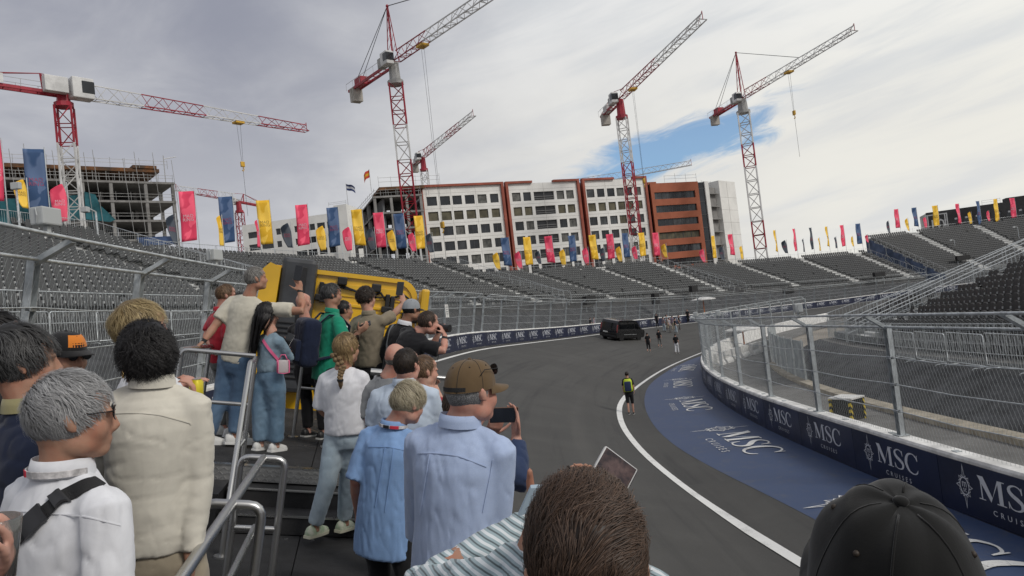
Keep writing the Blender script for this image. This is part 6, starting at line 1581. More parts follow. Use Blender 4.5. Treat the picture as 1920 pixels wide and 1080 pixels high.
def drape(who, pxs, width, m, name, on='shirt', off=.005, sub=8, parent=None, th=.003):
    """a ribbon laid on a mesh: follows the surface met by the sight lines through the picture points"""
    o = who[on]; key = o.name
    if key not in _BV: me = o.data; _BV[key] = BVHTree.FromPolygons([v.co for v in me.vertices], [tuple(p.vertices) for p in me.polygons])
    bv = _BV[key]; pts = []
    for (x0, y0), (x1, y1) in zip(pxs[:-1], pxs[1:]):
        for i in range(sub): pts.append((x0 + (x1 - x0) * i / sub, y0 + (y1 - y0) * i / sub))
    pts.append(pxs[-1]); W = []
    for x, y in pts:
        dr = P(x, y, 1).normalized(); h = bv.ray_cast(V((0, 0, 0)), dr)
        if h[0] is not None: W.append((h[0], h[1] if h[1].dot(dr) < 0 else -h[1]))
    if len(W) < 3: return None
    for _ in range(2): W = [W[0]] + [((W[i - 1][0] + W[i][0] * 2 + W[i + 1][0]) / 4, (W[i - 1][1] + W[i][1] + W[i + 1][1]).normalized()) for i in range(1, len(W) - 1)] + [W[-1]]
    rg = []
    for i, (p, n_) in enumerate(W):
        t_ = (W[min(i + 1, len(W) - 1)][0] - W[max(i - 1, 0)][0]).normalized(); s_ = t_.cross(n_).normalized() * width / 2; q = p + n_ * off
        rg.append([q - s_, q + s_, q + s_ + n_ * th, q - s_ + n_ * th])
    mb = MB(); mb.loft(rg); return mb.build(name, m, parent or who['root'], auto=40)
M_PHONE = mat('phone_black_glass', (.008, .009, .011), .12, spec=.6); M_PFRAME = mat('phone_frame', (.05, .05, .055), .35, .6)
def phone(label, x, y, d, ang, tilt=0, yaw=0, case=None, screen=None, L=.155, W_=.076, bez=1.0):
    """ang: direction of the long side in the picture, degrees anticlockwise from the right"""
    c = P(x, y, d); lx = CR * math.cos(rad(ang)) + CU * math.sin(rad(ang)); n_ = -CF; wy = n_.cross(lx)
    q = Matrix.Rotation(rad(tilt), 3, lx) @ Matrix.Rotation(rad(yaw), 3, wy); lx = q @ lx; n_ = q @ n_; wy = n_.cross(lx)
    root = thing('phone', label, 'phone', c); mb = MB(); mb.bbox(c, (L, W_, .0095), .004, (lx, wy, n_)); b = mb.build('case', case or M_PFRAME, root, auto=40)
    mb = MB(); mb.bbox(c + n_ * .005, (L * .965 * bez, W_ * .93 * bez, .0012), .0004, (lx, wy, n_)); mb.build('screen', screen or M_PHONE, root)
    mb = MB(); mb.bbox(c - n_ * .006 + lx * L * .32 + wy * W_ * .2, (.034, .034, .004), .0015, (lx, wy, n_)); mb.build('camera_bump', M_PFRAME, root)
    return root
# ---------------------------------------------------------------- the crowd on the truck
C_WHITE = cloth_mat('white', (.70, .71, .74)); C_CREAM = cloth_mat('cream_linen', (.60, .57, .49)); C_NAVY = cloth_mat('navy', (.012, .018, .042)); C_BLACK = cloth_mat('black', (.012, .012, .014)); C_RED = cloth_mat('red', (.40, .018, .035)); C_BEIGE = cloth_mat('oatmeal', (.55, .52, .43))
C_DENJ = cloth_mat('denim_jacket', (.15, .22, .28), kind='denim', col2=(.24, .32, .37)); C_JEANS = cloth_mat('blue_jeans', (.055, .10, .17), kind='denim', col2=(.12, .19, .28)); C_LJEANS = cloth_mat('pale_jeans', (.30, .38, .44), kind='denim', col2=(.42, .49, .53)); C_WJEANS = cloth_mat('mid_blue_jeans', (.085, .15, .22), kind='denim', col2=(.18, .27, .36))
C_GREEN = cloth_mat('green', (.012, .235, .14)); C_KHAKI = cloth_mat('khaki', (.235, .20, .145)); C_GREYT = cloth_mat('grey_tee', (.20, .21, .22)); C_PALEB = cloth_mat('pale_blue', (.50, .58, .68)); C_BLUE = cloth_mat('sky_blue', (.20, .34, .60), kind='weave', col2=(.34, .47, .68)); C_OXF = cloth_mat('oxford_blue', (.37, .46, .66), kind='weave', col2=(.52, .60, .74))
C_SWEAT = cloth_mat('navy_sweat', (.028, .045, .10)); C_STRIPE = cloth_mat('striped', (.30, .38, .41), kind='stripes', col2=(.62, .66, .68)); C_SAND = cloth_mat('sand_trousers', (.36, .31, .23)); C_GREYTR = cloth_mat('grey_trousers', (.13, .13, .125)); C_REDT = cloth_mat('crimson', (.30, .025, .035))
H_BLACK = hair_mat('black', (.007, .006, .006), (.02, .018, .018)); H_SILVER = hair_mat('silver', (.20, .20, .20), (.46, .46, .46)); H_DKGREY = hair_mat('dark_grey', (.022, .021, .02), (.11, .11, .11)); H_BLOND = hair_mat('blond', (.20, .135, .055), (.48, .38, .20)); H_ASH = hair_mat('ash_blond', (.27, .225, .14), (.60, .54, .40)); H_GREY = hair_mat('grey', (.15, .14, .125), (.34, .33, .31)); H_BROWN = hair_mat('brown', (.026, .016, .011), (.11, .066, .043)); H_DKBR = hair_mat('dark_brown', (.014, .009, .006), (.045, .028, .018)); H_HONEY = hair_mat('honey_blond', (.13, .08, .035), (.42, .30, .15)); H_GINGER = hair_mat('light_brown', (.10, .055, .028), (.24, .15, .085))
SH_W = (mat('white_shoe', (.62, .62, .60), .6), mat('white_sole', (.7, .7, .68), .6)); SH_B = (mat('black_shoe', (.014, .014, .015), .5), mat('pale_sole', (.5, .5, .48), .6)); SH_G = (mat('green_trainer', (.30, .42, .26), .7, var=(18, .5, (.62, .62, .52))), mat('cream_sole', (.55, .54, .42), .7))
M_STRAP = mat('black_webbing', (.012, .012, .013), .75, bump=(300, .3)); M_LANW = mat('white_lanyard', (.62, .60, .60), .7, var=(25, .5)); M_LANR = mat('red_lanyard', (.55, .03, .06), .6); M_GFR = mat('dark_metal_frame', (.02, .02, .022), .35, .6); M_GOLD = mat('gold', (.75, .5, .2), .25, 1.0)
def lanyard(who, pieces, rr=.086, dz=.002):
    SM_, T_, S_ = who['SM'], who['T'], who['S']; c = SM_ + T_.u * (.045 + dz) * S_
    for g0, g1, m, nm, gr in pieces:
        rg = []
        for g in np.linspace(rad(g0), rad(g1), 14):
            q = c + (T_.r * math.cos(g) + T_.f * math.sin(g)) * (rr + gr) * S_ - T_.u * .02 * max(0, math.sin(g)) ; o_ = (T_.r * math.cos(g) + T_.f * math.sin(g)); rg.append([q - T_.u * .008, q + T_.u * .008, q + T_.u * .007 + o_ * .002, q - T_.u * .009 + o_ * .002])
        mb = MB(); mb.loft(rg); mb.build(nm, m, who['root'])
# --- front left group
p1 = person('silver-haired man in white shirt with black bag strap, bottom left', 1.9, (136, 784), (122, 925), (128, 1290), 58, 2, 0, 28, shirt=C_WHITE, sleeve='long', trousers=C_NAVY, shoes=SH_B, skin='tan', S=1.0, bw=1.05, collar=C_WHITE, wr=(.006, 8, (1.1, .4)), hr=dict(m=H_SILVER, length=.055, vol=.016, n=6500, width=.0019, wild=.4, fringe=.05, seed=3, lowz=-.085, clump=30, part=(.2, .3)))
glasses(p1['H'], p1['k'], p1['root'], M_GFR)
drape(p1, [(8, 1040), (60, 985), (115, 935), (160, 912), (186, 905)], .036, M_STRAP, 'bag_strap', off=.006)
drape(p1, [(52, 992), (88, 958)], .05, mat('black_buckle', (.02, .02, .022), .4), 'buckle', off=.010, th=.008); drape(p1, [(102, 947), (124, 930)], .046, mat('black_buckle', (.02, .02, .022), .4), 'buckle', off=.010, th=.008)
lanyard(p1, [(175, 365, M_LANW, 'lanyard', 0), (215, 238, M_STRAP, 'lanyard_clip', .003), (242, 258, M_LANR, 'lanyard_patch', .002)])
drape(p1, [(30, 958), (90, 962), (160, 968), (225, 985)], .003, C_WHITE, 'seam', off=.001, th=.002)
p2 = person('man with dark wavy greying hair in navy jacket behind the silver-haired man', 2.3, (42, 682), (62, 800), (85, 1100), 52, -2, 0, 30, shirt=C_NAVY, sleeve='long', trousers=C_NAVY, shoes=SH_B, skin='tan', bw=1.1, hr=dict(m=H_DKGREY, length=.075, vol=.026, n=3400, width=.0024, wild=.7, fringe=.05, seed=5, lowz=-.08, grav=.2), collar=cloth_mat('yellow_collar', (.30, .27, .14)))
person('dark-haired person at the left picture edge, only the hair showing', 2.95, (-8, 640), (-15, 745), (-10, 965), 40, shirt=C_BLACK, sleeve='long', trousers=C_BLACK, shoes=SH_B, skin='olive', hr=dict(m=H_BLACK, length=.06, vol=.022, n=900, width=.006, seed=8))
p3 = person('man in black cap with orange front and glasses facing right', 3.35, (124, 667), (110, 740), (125, 955), 112, 8, 0, 80, shirt=C_BLACK, trousers=C_BLACK, shoes=SH_B, skin='tan', eyes=True, hr=dict(m=H_DKBR, length=.02, vol=.004, n=500, width=.005, seed=11, bald=lambda p: p.z > .012))
M_BCAP = cloth_mat('black_cap', (.012, .012, .013), .8); cp = cap(p3['H'], p3['k'], p3['root'], M_BCAP, low=.022, tall=.98)
Hh, kk = p3['H'], p3['k']; mb = MB(); rg = [[Hh.p(.0775 * 1.1 * math.cos(ph) ** .75 * math.cos(a) * kk, (-.010 + .098 * 1.105 * math.cos(ph) ** .75 * math.sin(a)) * kk, (.022 + .10 * math.sin(ph) ** .95 + .005) * kk) for ph in np.linspace(.25, .95, 6)] for a in np.linspace(.95, 2.7, 12)]
vs = [p for q in rg for p in q]; mb.add(vs, [(i * 6 + j, i * 6 + j + 1, (i + 1) * 6 + j + 1, (i + 1) * 6 + j) for i in range(11) for j in range(5)]); o = mb.build('orange_panel', cloth_mat('orange_patch', (.62, .20, .03)), cp, smooth=True)
glasses(p3['H'], p3['k'], p3['root'], M_GFR, mat('dark_lens', (.015, .015, .018), .1))
p4 = person('blond person in white shirt holding a yellow can, behind the black-haired woman', 2.95, (264, 620), (280, 708), (285, 935), 70, 0, 0, 45, shirt=C_WHITE, sleeve='long', trousers=C_BLACK, shoes=SH_B, skin='pink', S=.98, hr=dict(m=H_BLOND, length=.07, vol=.022, n=2800, width=.0026, wild=.8, fringe=.055, seed=13, lowz=-.08, grav=.25),
            arms={'R': ((346, 792, -.12), (372, 757, -.16), dict(tip=(366, 727, -.18), pn=(-.9, -.2, .1), curl=(.75, .75, .75, .75), thumb=.6)), 'L': ((322, 745, .2), (345, 722, .12), dict(tip=(374, 712, .06), pn=(.2, .1, -1), curl=(.15, .15, .2, .25), thumb=.2))})
can = thing('drink_can', 'small yellow drink can held by the blond person', 'can', P(368, 745, 2.77)); cc = P(368, 743, 2.77); cu = CU
mb = MB(); mb.loft([[cc + cu * z + (CR * math.cos(g) + CF * math.sin(g)) * r_ for g in np.linspace(0, 2 * math.pi, 20, endpoint=False)] for z, r_ in ((-.005, .020), (.002, .026), (.055, .026), (.062, .021), (.065, .021))]); mb.build('can_body', mat('yellow_can', (.66, .55, .03), .35, .3), can, auto=40)
mb = MB(); mb.tube([cc + cu * .065, cc + cu * .068], .018, 14); mb.build('can_lid', M_STEEL, can)
p5 = person('woman with short black curly hair in cream linen shirt, seen from behind', 2.6, (274, 672), (286, 752), (283, 1000), -48, 4, 0, -8, shirt=C_CREAM, sleeve='long', hem=.05, trousers=C_SAND, shoes=SH_B, skin='tan', bw=.94, loose=1.06, wr=(.005, 7, (.4, 1.3)), collar=C_CREAM, hr=dict(m=H_BLACK, style='curly', length=.085, vol=.032, n=3600, width=.0028, wild=.9, fringe=.05, seed=17, lowz=-.06, grav=.1),
            arms={'R': ((372, 902, .02), (358, 1046, -.06)), 'L': ((206, 880, .2), (240, 940, .4))}, legw=1.15)
for pl in ([(210, 776), (250, 774), (300, 778), (352, 792)], [(352, 792), (356, 793), (358, 796)]): drape(p5, pl, .004, C_CREAM, 'seam', off=.001, th=.0025)
H5, k5 = p5['H'], p5['k']; mb = MB(); mb.tube([H5.p((-.088 + .002 * math.cos(g)) * k5, (-.006 + .012 * math.cos(g)) * k5, (-.052 + .013 * math.sin(g)) * k5) for g in np.linspace(0, 6.283, 14)], .0022, 5); mb.build('earring', M_GOLD, p5['root'], smooth=True)
# --- on the upper deck, from the left
p6 = person('man in red polo shirt behind the tall man in oatmeal tee', 7.7, (424, 554), (415, 592), (416, 668), 62, 6, 0, 45, shirt=C_RED, trousers=C_GREYTR, shoes=SH_W, skin='pink', collar=C_RED, bw=1.05, hr=dict(m=H_GINGER, length=.045, vol=.012, n=800, width=.006, seed=19), arms={'L': ((386, 632, 0), (402, 655, -.1))}); glasses(p6['H'], p6['k'], p6['root'], M_GFR)
p7 = person('tall grey-haired man in oatmeal T-shirt and jeans raising a phone', 7.1, (480, 523), (465, 567), (445, 668), 62, -4, 0, 22, shirt=C_BEIGE, trousers=C_JEANS, shoes=SH_W, skin='tan', bw=1.12, S=1.04, hem=.06, wr=(.006, 7, (.6, 1.2)), hr=dict(m=H_GREY, length=.045, vol=.013, n=1100, width=.005, seed=23),
            arms={'R': ((568, 583, -.12), (563, 547, .05), dict(tip=(558, 518, .05), pn=(-.6, .6, 0), curl=(.55, .6, .65, .7), thumb=.4)), 'L': ((402, 612, -.05), (384, 638, -.15), dict(tip=(370, 650, -.2), pn=(0, 0, -1), curl=(.5, .5, .5, .5)))}, legs={'L': ((416, 742, -.02), (391, 816, -.08)), 'R': ((446, 745, 0), (441, 815, -.05))}, shoe_yaw=55, legw=1.1)
phone('black phone held up by the tall man in oatmeal tee', 559, 512, 7.13, 84, yaw=15); drape(p7, [(558, 545), (563, 546), (569, 547)], .022, M_STRAP, 'wristband', on='body', off=.003, sub=4); drape(p7, [(379, 636), (384, 639), (389, 641)], .03, M_STRAP, 'watch', on='body', off=.004, sub=4)
p8 = person('woman with long black hair in denim jacket and wide jeans', 7.0, (502, 590), (508, 634), (506, 700), 55, 10, 0, 40, shirt=C_DENJ, sleeve='long', hem=-.02, trousers=C_WJEANS, shoes=SH_W, skin='fair', S=.92, bw=.95, legw=1.35, hr=dict(m=H_BLACK, style='long', length=.42, vol=.016, n=1000, width=.012, wild=.1, seed=29, lowz=-.06, fringe=.05),
            arms={'R': ((543, 672, .05), (533, 650, .2), dict(tip=(538, 640, .25), curl=(.6, .6, .6, .6))), 'L': 'front'}, legs={'L': ((489, 765, 0), (488, 829, 0)), 'R': ((518, 765, 0), (517, 831, 0))}, shoe_yaw=20)
phone('phone in the hand of the long-haired woman in denim', 541, 637, 7.2, 70, yaw=40)
drape(p8, [(494, 638), (503, 652), (513, 665), (522, 676)], .026, mat('pink_strap', (.72, .13, .27), .6), 'bag_strap', off=.008)
bg = thing('handbag', 'small pink and pale grey shoulder bag on the denim woman', 'bag', P(531, 700, 6.86)); bc = P(531, 687, 6.85); mb = MB(); mb.bbox(bc, (.10, .05, .125), .02, ((CR + CF * .5).normalized(), (CF - CR * .5).normalized(), CU)); mb.build('bag_body', mat('pale_bag_leather', (.48, .44, .44), .5), bg, auto=40)
mb = MB()
for s in (-.5, .5): mb.tube([bc + (CR + CF * .5).normalized() * x + CU * z + (CF - CR * .5).normalized() * s * .06 for x, z in ((-.05, .06), (-.052, -.058), (0, -.066), (.052, -.058), (.05, .06))], .005, 6)
mb.tube([bc + CR * x + CU * z for x, z in ((-.04, .062), (-.018, .11), (.018, .11), (.04, .062))], .006, 6); mb.build('pink_trim', mat('pink_strap', (.72, .13, .27), .6), bg, smooth=True)
p9 = person('bald man dressed in black beside the yellow cab', 8.15, (569, 568), (574, 612), (580, 692), 20, 0, 0, 20, shirt=C_BLACK, sleeve='long', trousers=C_BLACK, shoes=SH_B, skin='pink', bw=1.15, arms={'L': 'front', 'R': 'front'})
p10 = person('man in green polo shirt with navy backpack looking at his hands', 7.5, (622, 553), (622, 595), (612, 690), 62, 4, 0, 55, shirt=C_GREEN, hem=.12, trousers=C_BLACK, shoes=SH_B, skin='tan', bw=1.1, loose=1.08, collar=C_GREEN, hr=dict(m=H_DKGREY, length=.05, vol=.014, n=900, width=.006, seed=31, lowz=-.08),
             arms={'R': ((648, 650, -.22), (672, 624, -.30), dict(tip=(690, 610, -.30), pn=(0, .5, .6), curl=(.6, .6, .6, .6), thumb=.5)), 'L': ((660, 640, .25), (668, 622, .1), dict(tip=(684, 611, 0), pn=(0, -.3, .8), curl=(.5, .5, .5, .5)))})
phone('phone in the hands of the man in green', 682, 611, 7.3, 25, tilt=-55)
bp = thing('backpack', 'navy backpack on the back of the man in green', 'backpack', P(583, 690, 7.45)); mb = MB(); bx = (V((math.cos(rad(-55)), math.sin(rad(-55)), 0)), p10['T'].f, p10['T'].u); bcn = p10['T'].p(0, -.24, .26)
mb.bbox(bcn, (.33, .21, .50), .07, (p10['T'].r, p10['T'].f, p10['T'].u)); link('pack_body', remesh(mb, 'pack_body', .014, 14, (.006, 7, (1, .6))), C_NAVY, bp); mb = MB(); mb.bbox(bcn - p10['T'].f * .11 - p10['T'].u * .08, (.24, .08, .22), .035, (p10['T'].r, p10['T'].f, p10['T'].u)); mb.build('front_pocket', C_NAVY, bp, auto=50)
T_ = p10['T']
for s in (-1, 1): mb = MB(); mb.tube([T_.p(s * .11, -.16, .47), T_.p(s * .12, -.08, .56), T_.p(s * .13, .04, .555), T_.p(s * .14, .145, .46), T_.p(s * .165, .12, .28), T_.p(s * .17, -.04, .14), T_.p(s * .14, -.17, .10)], .024, 8, flat=.4); mb.build('shoulder_strap', C_NAVY, bp, smooth=True)
person('dark-haired man in white shirt half hidden between green polo and khaki shirt', 8.5, (645, 582), (648, 620), (648, 690), 60, 0, 0, 45, shirt=C_WHITE, trousers=C_BLACK, shoes=SH_B, skin='olive', bw=.95, hr=dict(m=H_BLACK, length=.03, vol=.010, n=700, width=.006, seed=37))
p12 = person('curly-haired man in khaki shirt stretching out an arm with a phone', 7.8, (687, 559), (692, 599), (694, 684), 48, 0, 0, 25, shirt=C_KHAKI, sleeve='half', hem=.02, trousers=C_BLACK, shoes=SH_B, skin='fair', bw=1.08, loose=1.06, collar=C_KHAKI, hr=dict(m=H_DKBR, style='curly', length=.06, vol=.028, n=1100, width=.007, wild=.7, seed=41, lowz=-.03, bald=lambda p: p.z < .0 and False),
             arms={'R': ((736, 592, .05), (758, 567, .1), dict(tip=(750, 545, .1), pn=(-.6, .6, 0), curl=(.55, .6, .65, .7))), 'L': ((655, 640, .05), (668, 655, .25))}); glasses(p12['H'], p12['k'], p12['root'], M_GFR, mat('dark_lens', (.015, .015, .018), .1))
phone('black phone held out by the man in khaki', 750, 541, 7.85, 86, yaw=20)
p13 = person('man in grey cap and black jacket near the end of the cab', 7.6, (772, 581), (757, 618), (742, 690), 48, 8, 0, 40, shirt=C_BLACK, sleeve='long', trousers=C_BLACK, shoes=SH_B, skin='olive', bw=1.0, hr=dict(m=H_BLACK, length=.025, vol=.008, n=500, width=.006, seed=43, bald=lambda p: p.z > .012), collar=C_WHITE)
cap(p13['H'], p13['k'], p13['root'], cloth_mat('grey_cap', (.27, .29, .31), .8), cloth_mat('black_cap', (.012, .012, .013), .8), low=.01)
drape(p13, [(741, 605), (731, 620), (726, 645), (727, 668)], .035, C_GREYT, 'pale_side_stripe', off=.006)
p14 = person('man in black T-shirt bending with a camera at the right of the upper deck', 7.0, (803, 606), (780, 632), (752, 690), 62, 6, 0, 45, shirt=C_BLACK, trousers=C_BLACK, shoes=SH_B, skin='pink', bw=1.12, hem=.1, hr=dict(m=H_BROWN, length=.035, vol=.010, n=800, width=.006, seed=47, lowz=-.075), arms={'R': ((832, 658, -.15), (834, 628, .0), dict(tip=(826, 610, .02), pn=(-.8, .3, 0), curl=(.6, .6, .7, .7))), 'L': ((808, 655, .3), (822, 626, .25))})
drape(p14, [(828, 632), (834, 633), (840, 634)], .025, M_STRAP, 'watch', on='body', off=.004, sub=4)
cm = thing('camera', 'black photo camera held by the man in black T-shirt', 'camera', P(820, 622, 7.05)); cx_ = ((CF * .5 - CR).normalized() * -1, (CR * .5 + CF).normalized(), CU); ccn = P(819, 615, 7.08); mb = MB(); mb.bbox(ccn, (.09, .13, .10), .015, cx_); mb.build('camera_body', M_BLK, cm, auto=40); mb = MB(); mb.tube([ccn + cx_[0] * .04, ccn + cx_[0] * .15], .038, 14); mb.build('lens', M_BLK, cm, auto=40); mb = MB(); mb.tube([P(x, y, 7.0) for x, y in ((806, 655), (812, 675), (818, 682), (822, 668), (820, 640))], .008, 6, flat=.4); mb.build('neck_strap', M_STRAP, cm)
# --- on the steps and the rear deck
p15 = person('woman with blond braid in white T-shirt and pale jeans on the steps', 5.5, (650, 653), (644, 704), (650, 808), 42, 2, 0, 12, shirt=C_WHITE, sleeve='half', hem=.02, trousers=C_LJEANS, shoes=SH_G, skin='tan', S=.95, bw=1.0, loose=1.14, wr=(.006, 8, (.9, .6)), hr=dict(m=H_HONEY, style='bob', length=.10, vol=.010, n=1500, width=.0045, wild=.1, seed=53, lowz=-.06, grav=.25, fringe=.05),
             arms={'R': ((688, 772, .02), (672, 790, .2)), 'L': ((601, 765, .05), (622, 785, .25))}, legs={'L': ((614, 905, -.05), (590, 985, -.02)), 'R': ((652, 900, .1), (646, 975, .2))}, legw=1.05, shoe_yaw=20)
H15 = p15['H']; mb = MB(); bz = [H15.p(-.01, -.10, -.045), P(642, 690, 5.34), P(638, 706, 5.32), P(639, 722, 5.34)]
n = 8
for i in range(n):
    c = bz[0].lerp(bz[1], i / 3) if i < 3 else (bz[1].lerp(bz[2], (i - 3) / 3) if i < 6 else bz[2].lerp(bz[3], (i - 6) / 2)); s = 1 - .45 * i / n
    for e in (-1, 1): mb.ell(c + CR * e * .014 * s + CU * e * .006, (.024 * s, .022 * s, .021 * s), ((CR + CU * e * .6).normalized(), CF, (CU - CR * e * .6).normalized()), 9, 7)
mb.tube([bz[2], bz[3], bz[3] - CU * .03], [.02, .017, .004], 8); bd = mb.build('braid', mat('honey_braid', (.20, .13, .06), .5, var=(60, .5), bump=(120, .5)), p15['root'], smooth=True)
mb = MB(); mb.tube([bz[2] - CU * .02, bz[2] - CU * .035], .024, 10); mb.build('hair_tie', M_STRAP, bd); glasses(H15, p15['k'], p15['root'], M_GFR, mat('dark_lens', (.015, .015, .018), .1), up=True)
person('bald man in grey T-shirt behind the balding man in pale polo', 5.45, (742, 672), (728, 722), (735, 842), 15, 0, 0, 10, shirt=C_GREYT, trousers=C_BLACK, shoes=SH_B, skin='pink', bw=1.05, hr=dict(m=H_GREY, length=.01, vol=.003, n=300, width=.006, seed=59, bald=lambda p: p.z > .0))
p17 = person('balding dark-haired man in pale blue polo shirt', 4.75, (763, 686), (759, 736), (764, 880), 24, -2, 0, 10, shirt=C_PALEB, hem=.08, trousers=C_GREYTR, shoes=SH_B, skin='pink', bw=1.14, loose=1.1, collar=C_PALEB, hr=dict(m=H_DKBR, length=.028, vol=.008, n=1500, width=.004, seed=61, lowz=-.06), arms={'R': ((808, 800, .05), (800, 840, .2)), 'L': 'front'})
p18 = person('brown-haired person in crimson top holding up a phone, beside the pale polo', 5.25, (796, 697), (800, 748), (798, 860), 58, 4, 0, 40, shirt=C_REDT, trousers=C_BLACK, shoes=SH_B, skin='fair', S=.9, hr=dict(m=H_GINGER, length=.035, vol=.010, n=900, width=.005, seed=67), arms={'R': ((830, 770, -.05), (822, 738, .1), dict(tip=(812, 718, .15), curl=(.6, .6, .6, .6))), 'L': ((805, 790, .3), (812, 740, .3))}); phone('upright black phone in front of the person in crimson', 809, 711, 5.4, 90, yaw=10)
p19 = person('woman with short ash blond hair in sky blue shirt', 4.1, (765, 757), (737, 818), (722, 985), 48, 14, 4, 22, shirt=C_BLUE, sleeve='half', hem=.16, trousers=C_BLACK, shoes=SH_B, skin='pink', S=.98, bw=1.02, loose=1.06, waist=1.06, wr=(.0055, 8, (1.4, .32)), collar=C_BLUE, hr=dict(m=H_ASH, style='short', length=.085, vol=.026, n=3000, width=.0026, wild=.3, seed=71, lowz=-.055, part=(.6, .35), fringe=.06, grav=.15), arms={'L': ((668, 900, 0), (672, 960, .2)), 'R': ((785, 900, .2), (800, 930, .4))})
lanyard(p19, [(175, 365, M_LANW, 'lanyard', 0), (258, 282, M_STRAP, 'lanyard_clip', .003), (286, 318, M_LANR, 'lanyard_patch', .002)])
for pl in ([(690, 838), (730, 838), (775, 848)], [(738, 840), (732, 890), (722, 960)], [(722, 840), (714, 890), (704, 950)]): drape(p19, pl, .005, C_BLUE, 'seam', off=.001, th=.003)
p20 = person('man in brown cap with sunglasses on it and oxford blue shirt', 2.6, (885, 735), (862, 826), (852, 1085), 50, 2, 0, 20, shirt=C_OXF, sleeve='half', hem=.1, trousers=C_NAVY, shoes=SH_B, skin='pink', bw=1.0, loose=1.04, wr=(.005, 8, (1.3, .35)), collar=C_OXF, hr=dict(m=H_SILVER, length=.012, vol=.002, n=1500, width=.003, seed=73, lowz=-.05, bald=lambda p: p.z > .012), arms={'R': ((920, 1010, .0), (950, 1060, .25)), 'L': ((790, 1000, .2), (820, 1040, .4))})
for pl in ([(783, 850), (820, 850), (860, 855), (912, 875)], [(806, 852), (798, 900), (788, 965)], [(925, 862), (915, 910), (905, 960)]): drape(p20, pl, .004, C_OXF, 'seam', off=.001, th=.0025)
M_BRCAP = cloth_mat('brown_cap', (.125, .082, .042), .85); c20 = cap(p20['H'], p20['k'], p20['root'], M_BRCAP, low=.012, strap=M_STRAP, tall=1.02, dent=.006); glasses(p20['H'], p20['k'], p20['root'], M_STRAP, mat('dark_lens', (.015, .015, .018), .1), up=True)
p21 = person('person in navy sweatshirt holding a phone sideways beyond the brown cap man', 3.05, (872, 768), (858, 850), (858, 1050), 40, 6, 0, 25, shirt=C_SWEAT, sleeve='long', trousers=C_BLACK, shoes=SH_B, skin='pink', bw=1.05, loose=1.1, hr=dict(m=H_BROWN, length=.03, vol=.01, n=600, width=.006, seed=79), arms={'R': ((968, 902, -.05), (968, 822, .05), dict(tip=(966, 770, .08), pn=(-.7, -.3, 0), curl=(.3, .35, .4, .4), thumb=.4)), 'L': ((900, 870, .35), (915, 815, .3), dict(tip=(935, 792, .2), pn=(.3, -.4, .5), curl=(.6, .6, .6, .6)))})
drape(p21, [(904, 846), (912, 852), (918, 862)], .022, mat('white_red_print', (.5, .3, .35), .7, var=(60, .9, (.5, .03, .05))), 'chest_print', off=.004, sub=4)
phone('black phone held sideways above the navy sleeve', 945, 778, 3.1, 2, case=mat('brown_phone_case', (.13, .06, .03), .6), L=.125, W_=.066)
# --- right in front of the camera
p22 = person('brown-haired man with cropped sides in striped shirt filming, bottom centre', .97, (1098, 1082), (1046, 1092), (1050, 1700), -4, 14, 0, 10, shirt=C_STRIPE, sleeve='long', trousers=C_NAVY, shoes=SH_B, skin='tan', S=.98, bw=.84, wr=(.010, 8, (1, 1)), shdd=.15, hr=dict(m=H_BROWN, length=.08, vol=.024, n=8500, width=.0016, wild=.4, seed=83, lowz=-.075, part=(.5, .3), fringe=.06, grav=.06, clump=24, crown=(-.07, -.10, -.22)),
             arms={'L': ((792, 1105, .28), (1000, 990, .45), dict(tip=(1095, 905, .40), pn=(.3, -.5, .5), curl=(.4, .4, .4, .4))), 'R': ((1150, 1330, .3), (1125, 965, .42), dict(tip=(1112, 868, .36), pn=(-.4, -.4, .2), curl=(.2, .3, .4, .5)))})
mb = MB(); mb.prism([(0, 0), (.075, .022), (.082, .05), (.02, .045)], P(972, 968, 1.16), CR, CU, CF * .02); mb.build('collar_tip', cloth_mat('pale_collar', (.36, .46, .54)), p22['root'])
mb = MB(); H22, k22 = p22['H'], p22['k']
phone('phone in white case tilted above the brown-haired man', 1153, 880, 1.3, -37, tilt=-32, yaw=0, case=mat('white_phone_case', (.50, .50, .49), .45), screen=mat('dim_screen', (.02, .02, .022), .15, var=(30, .5, (.10, .055, .05))), L=.074, W_=.052, bez=.95)
p23 = person('man in plain black cap, bottom right', .73, (1670, 1128), (1690, 1420), (1700, 2250), 8, -16, 0, 8, shirt=C_BLACK, trousers=C_BLACK, shoes=SH_B, skin='tan', hr=dict(m=H_DKBR, length=.02, vol=.005, n=800, width=.004, seed=89, bald=lambda p: p.z > -.01))
cap(p23['H'], p23['k'] * 1.0, p23['root'], cloth_mat('charcoal_cap', (.0085, .0085, .008), .9), low=-.02, tall=1.02, dent=.014)
p24 = person('person out of frame at left whose hand holds a plastic cup', 1.15, (-330, 780), (-300, 1010), (-300, 1550), 40, shirt=C_BLACK, trousers=C_BLACK, shoes=SH_B, skin='pink', hr=dict(m=H_DKBR, n=300, width=.008, seed=91), arms={'R': ((-160, 1250, 0), (-48, 1098, -.1), dict(tip=(22, 1020, -.12), pn=(.1, -.5, .6), curl=(.45, .5, .6, .7), thumb=.3))})
cu_ = thing('plastic_cup', 'clear plastic cup at the left picture edge', 'cup', P(2, 1040, 1.0)); c_ = P(-6, 1030, 1.03); mb = MB(); mb.loft([[c_ + CU * z + (CR * math.cos(g) + CF * math.sin(g)) * r_ for g in np.linspace(0, 2 * math.pi, 24, endpoint=False)] for z, r_ in ((-.04, .024), (.045, .031), (.046, .029), (-.036, .022))]); mb.build('cup_wall', mat('clear_plastic', (.85, .88, .86), .1, trans=.9), cu_, smooth=True)
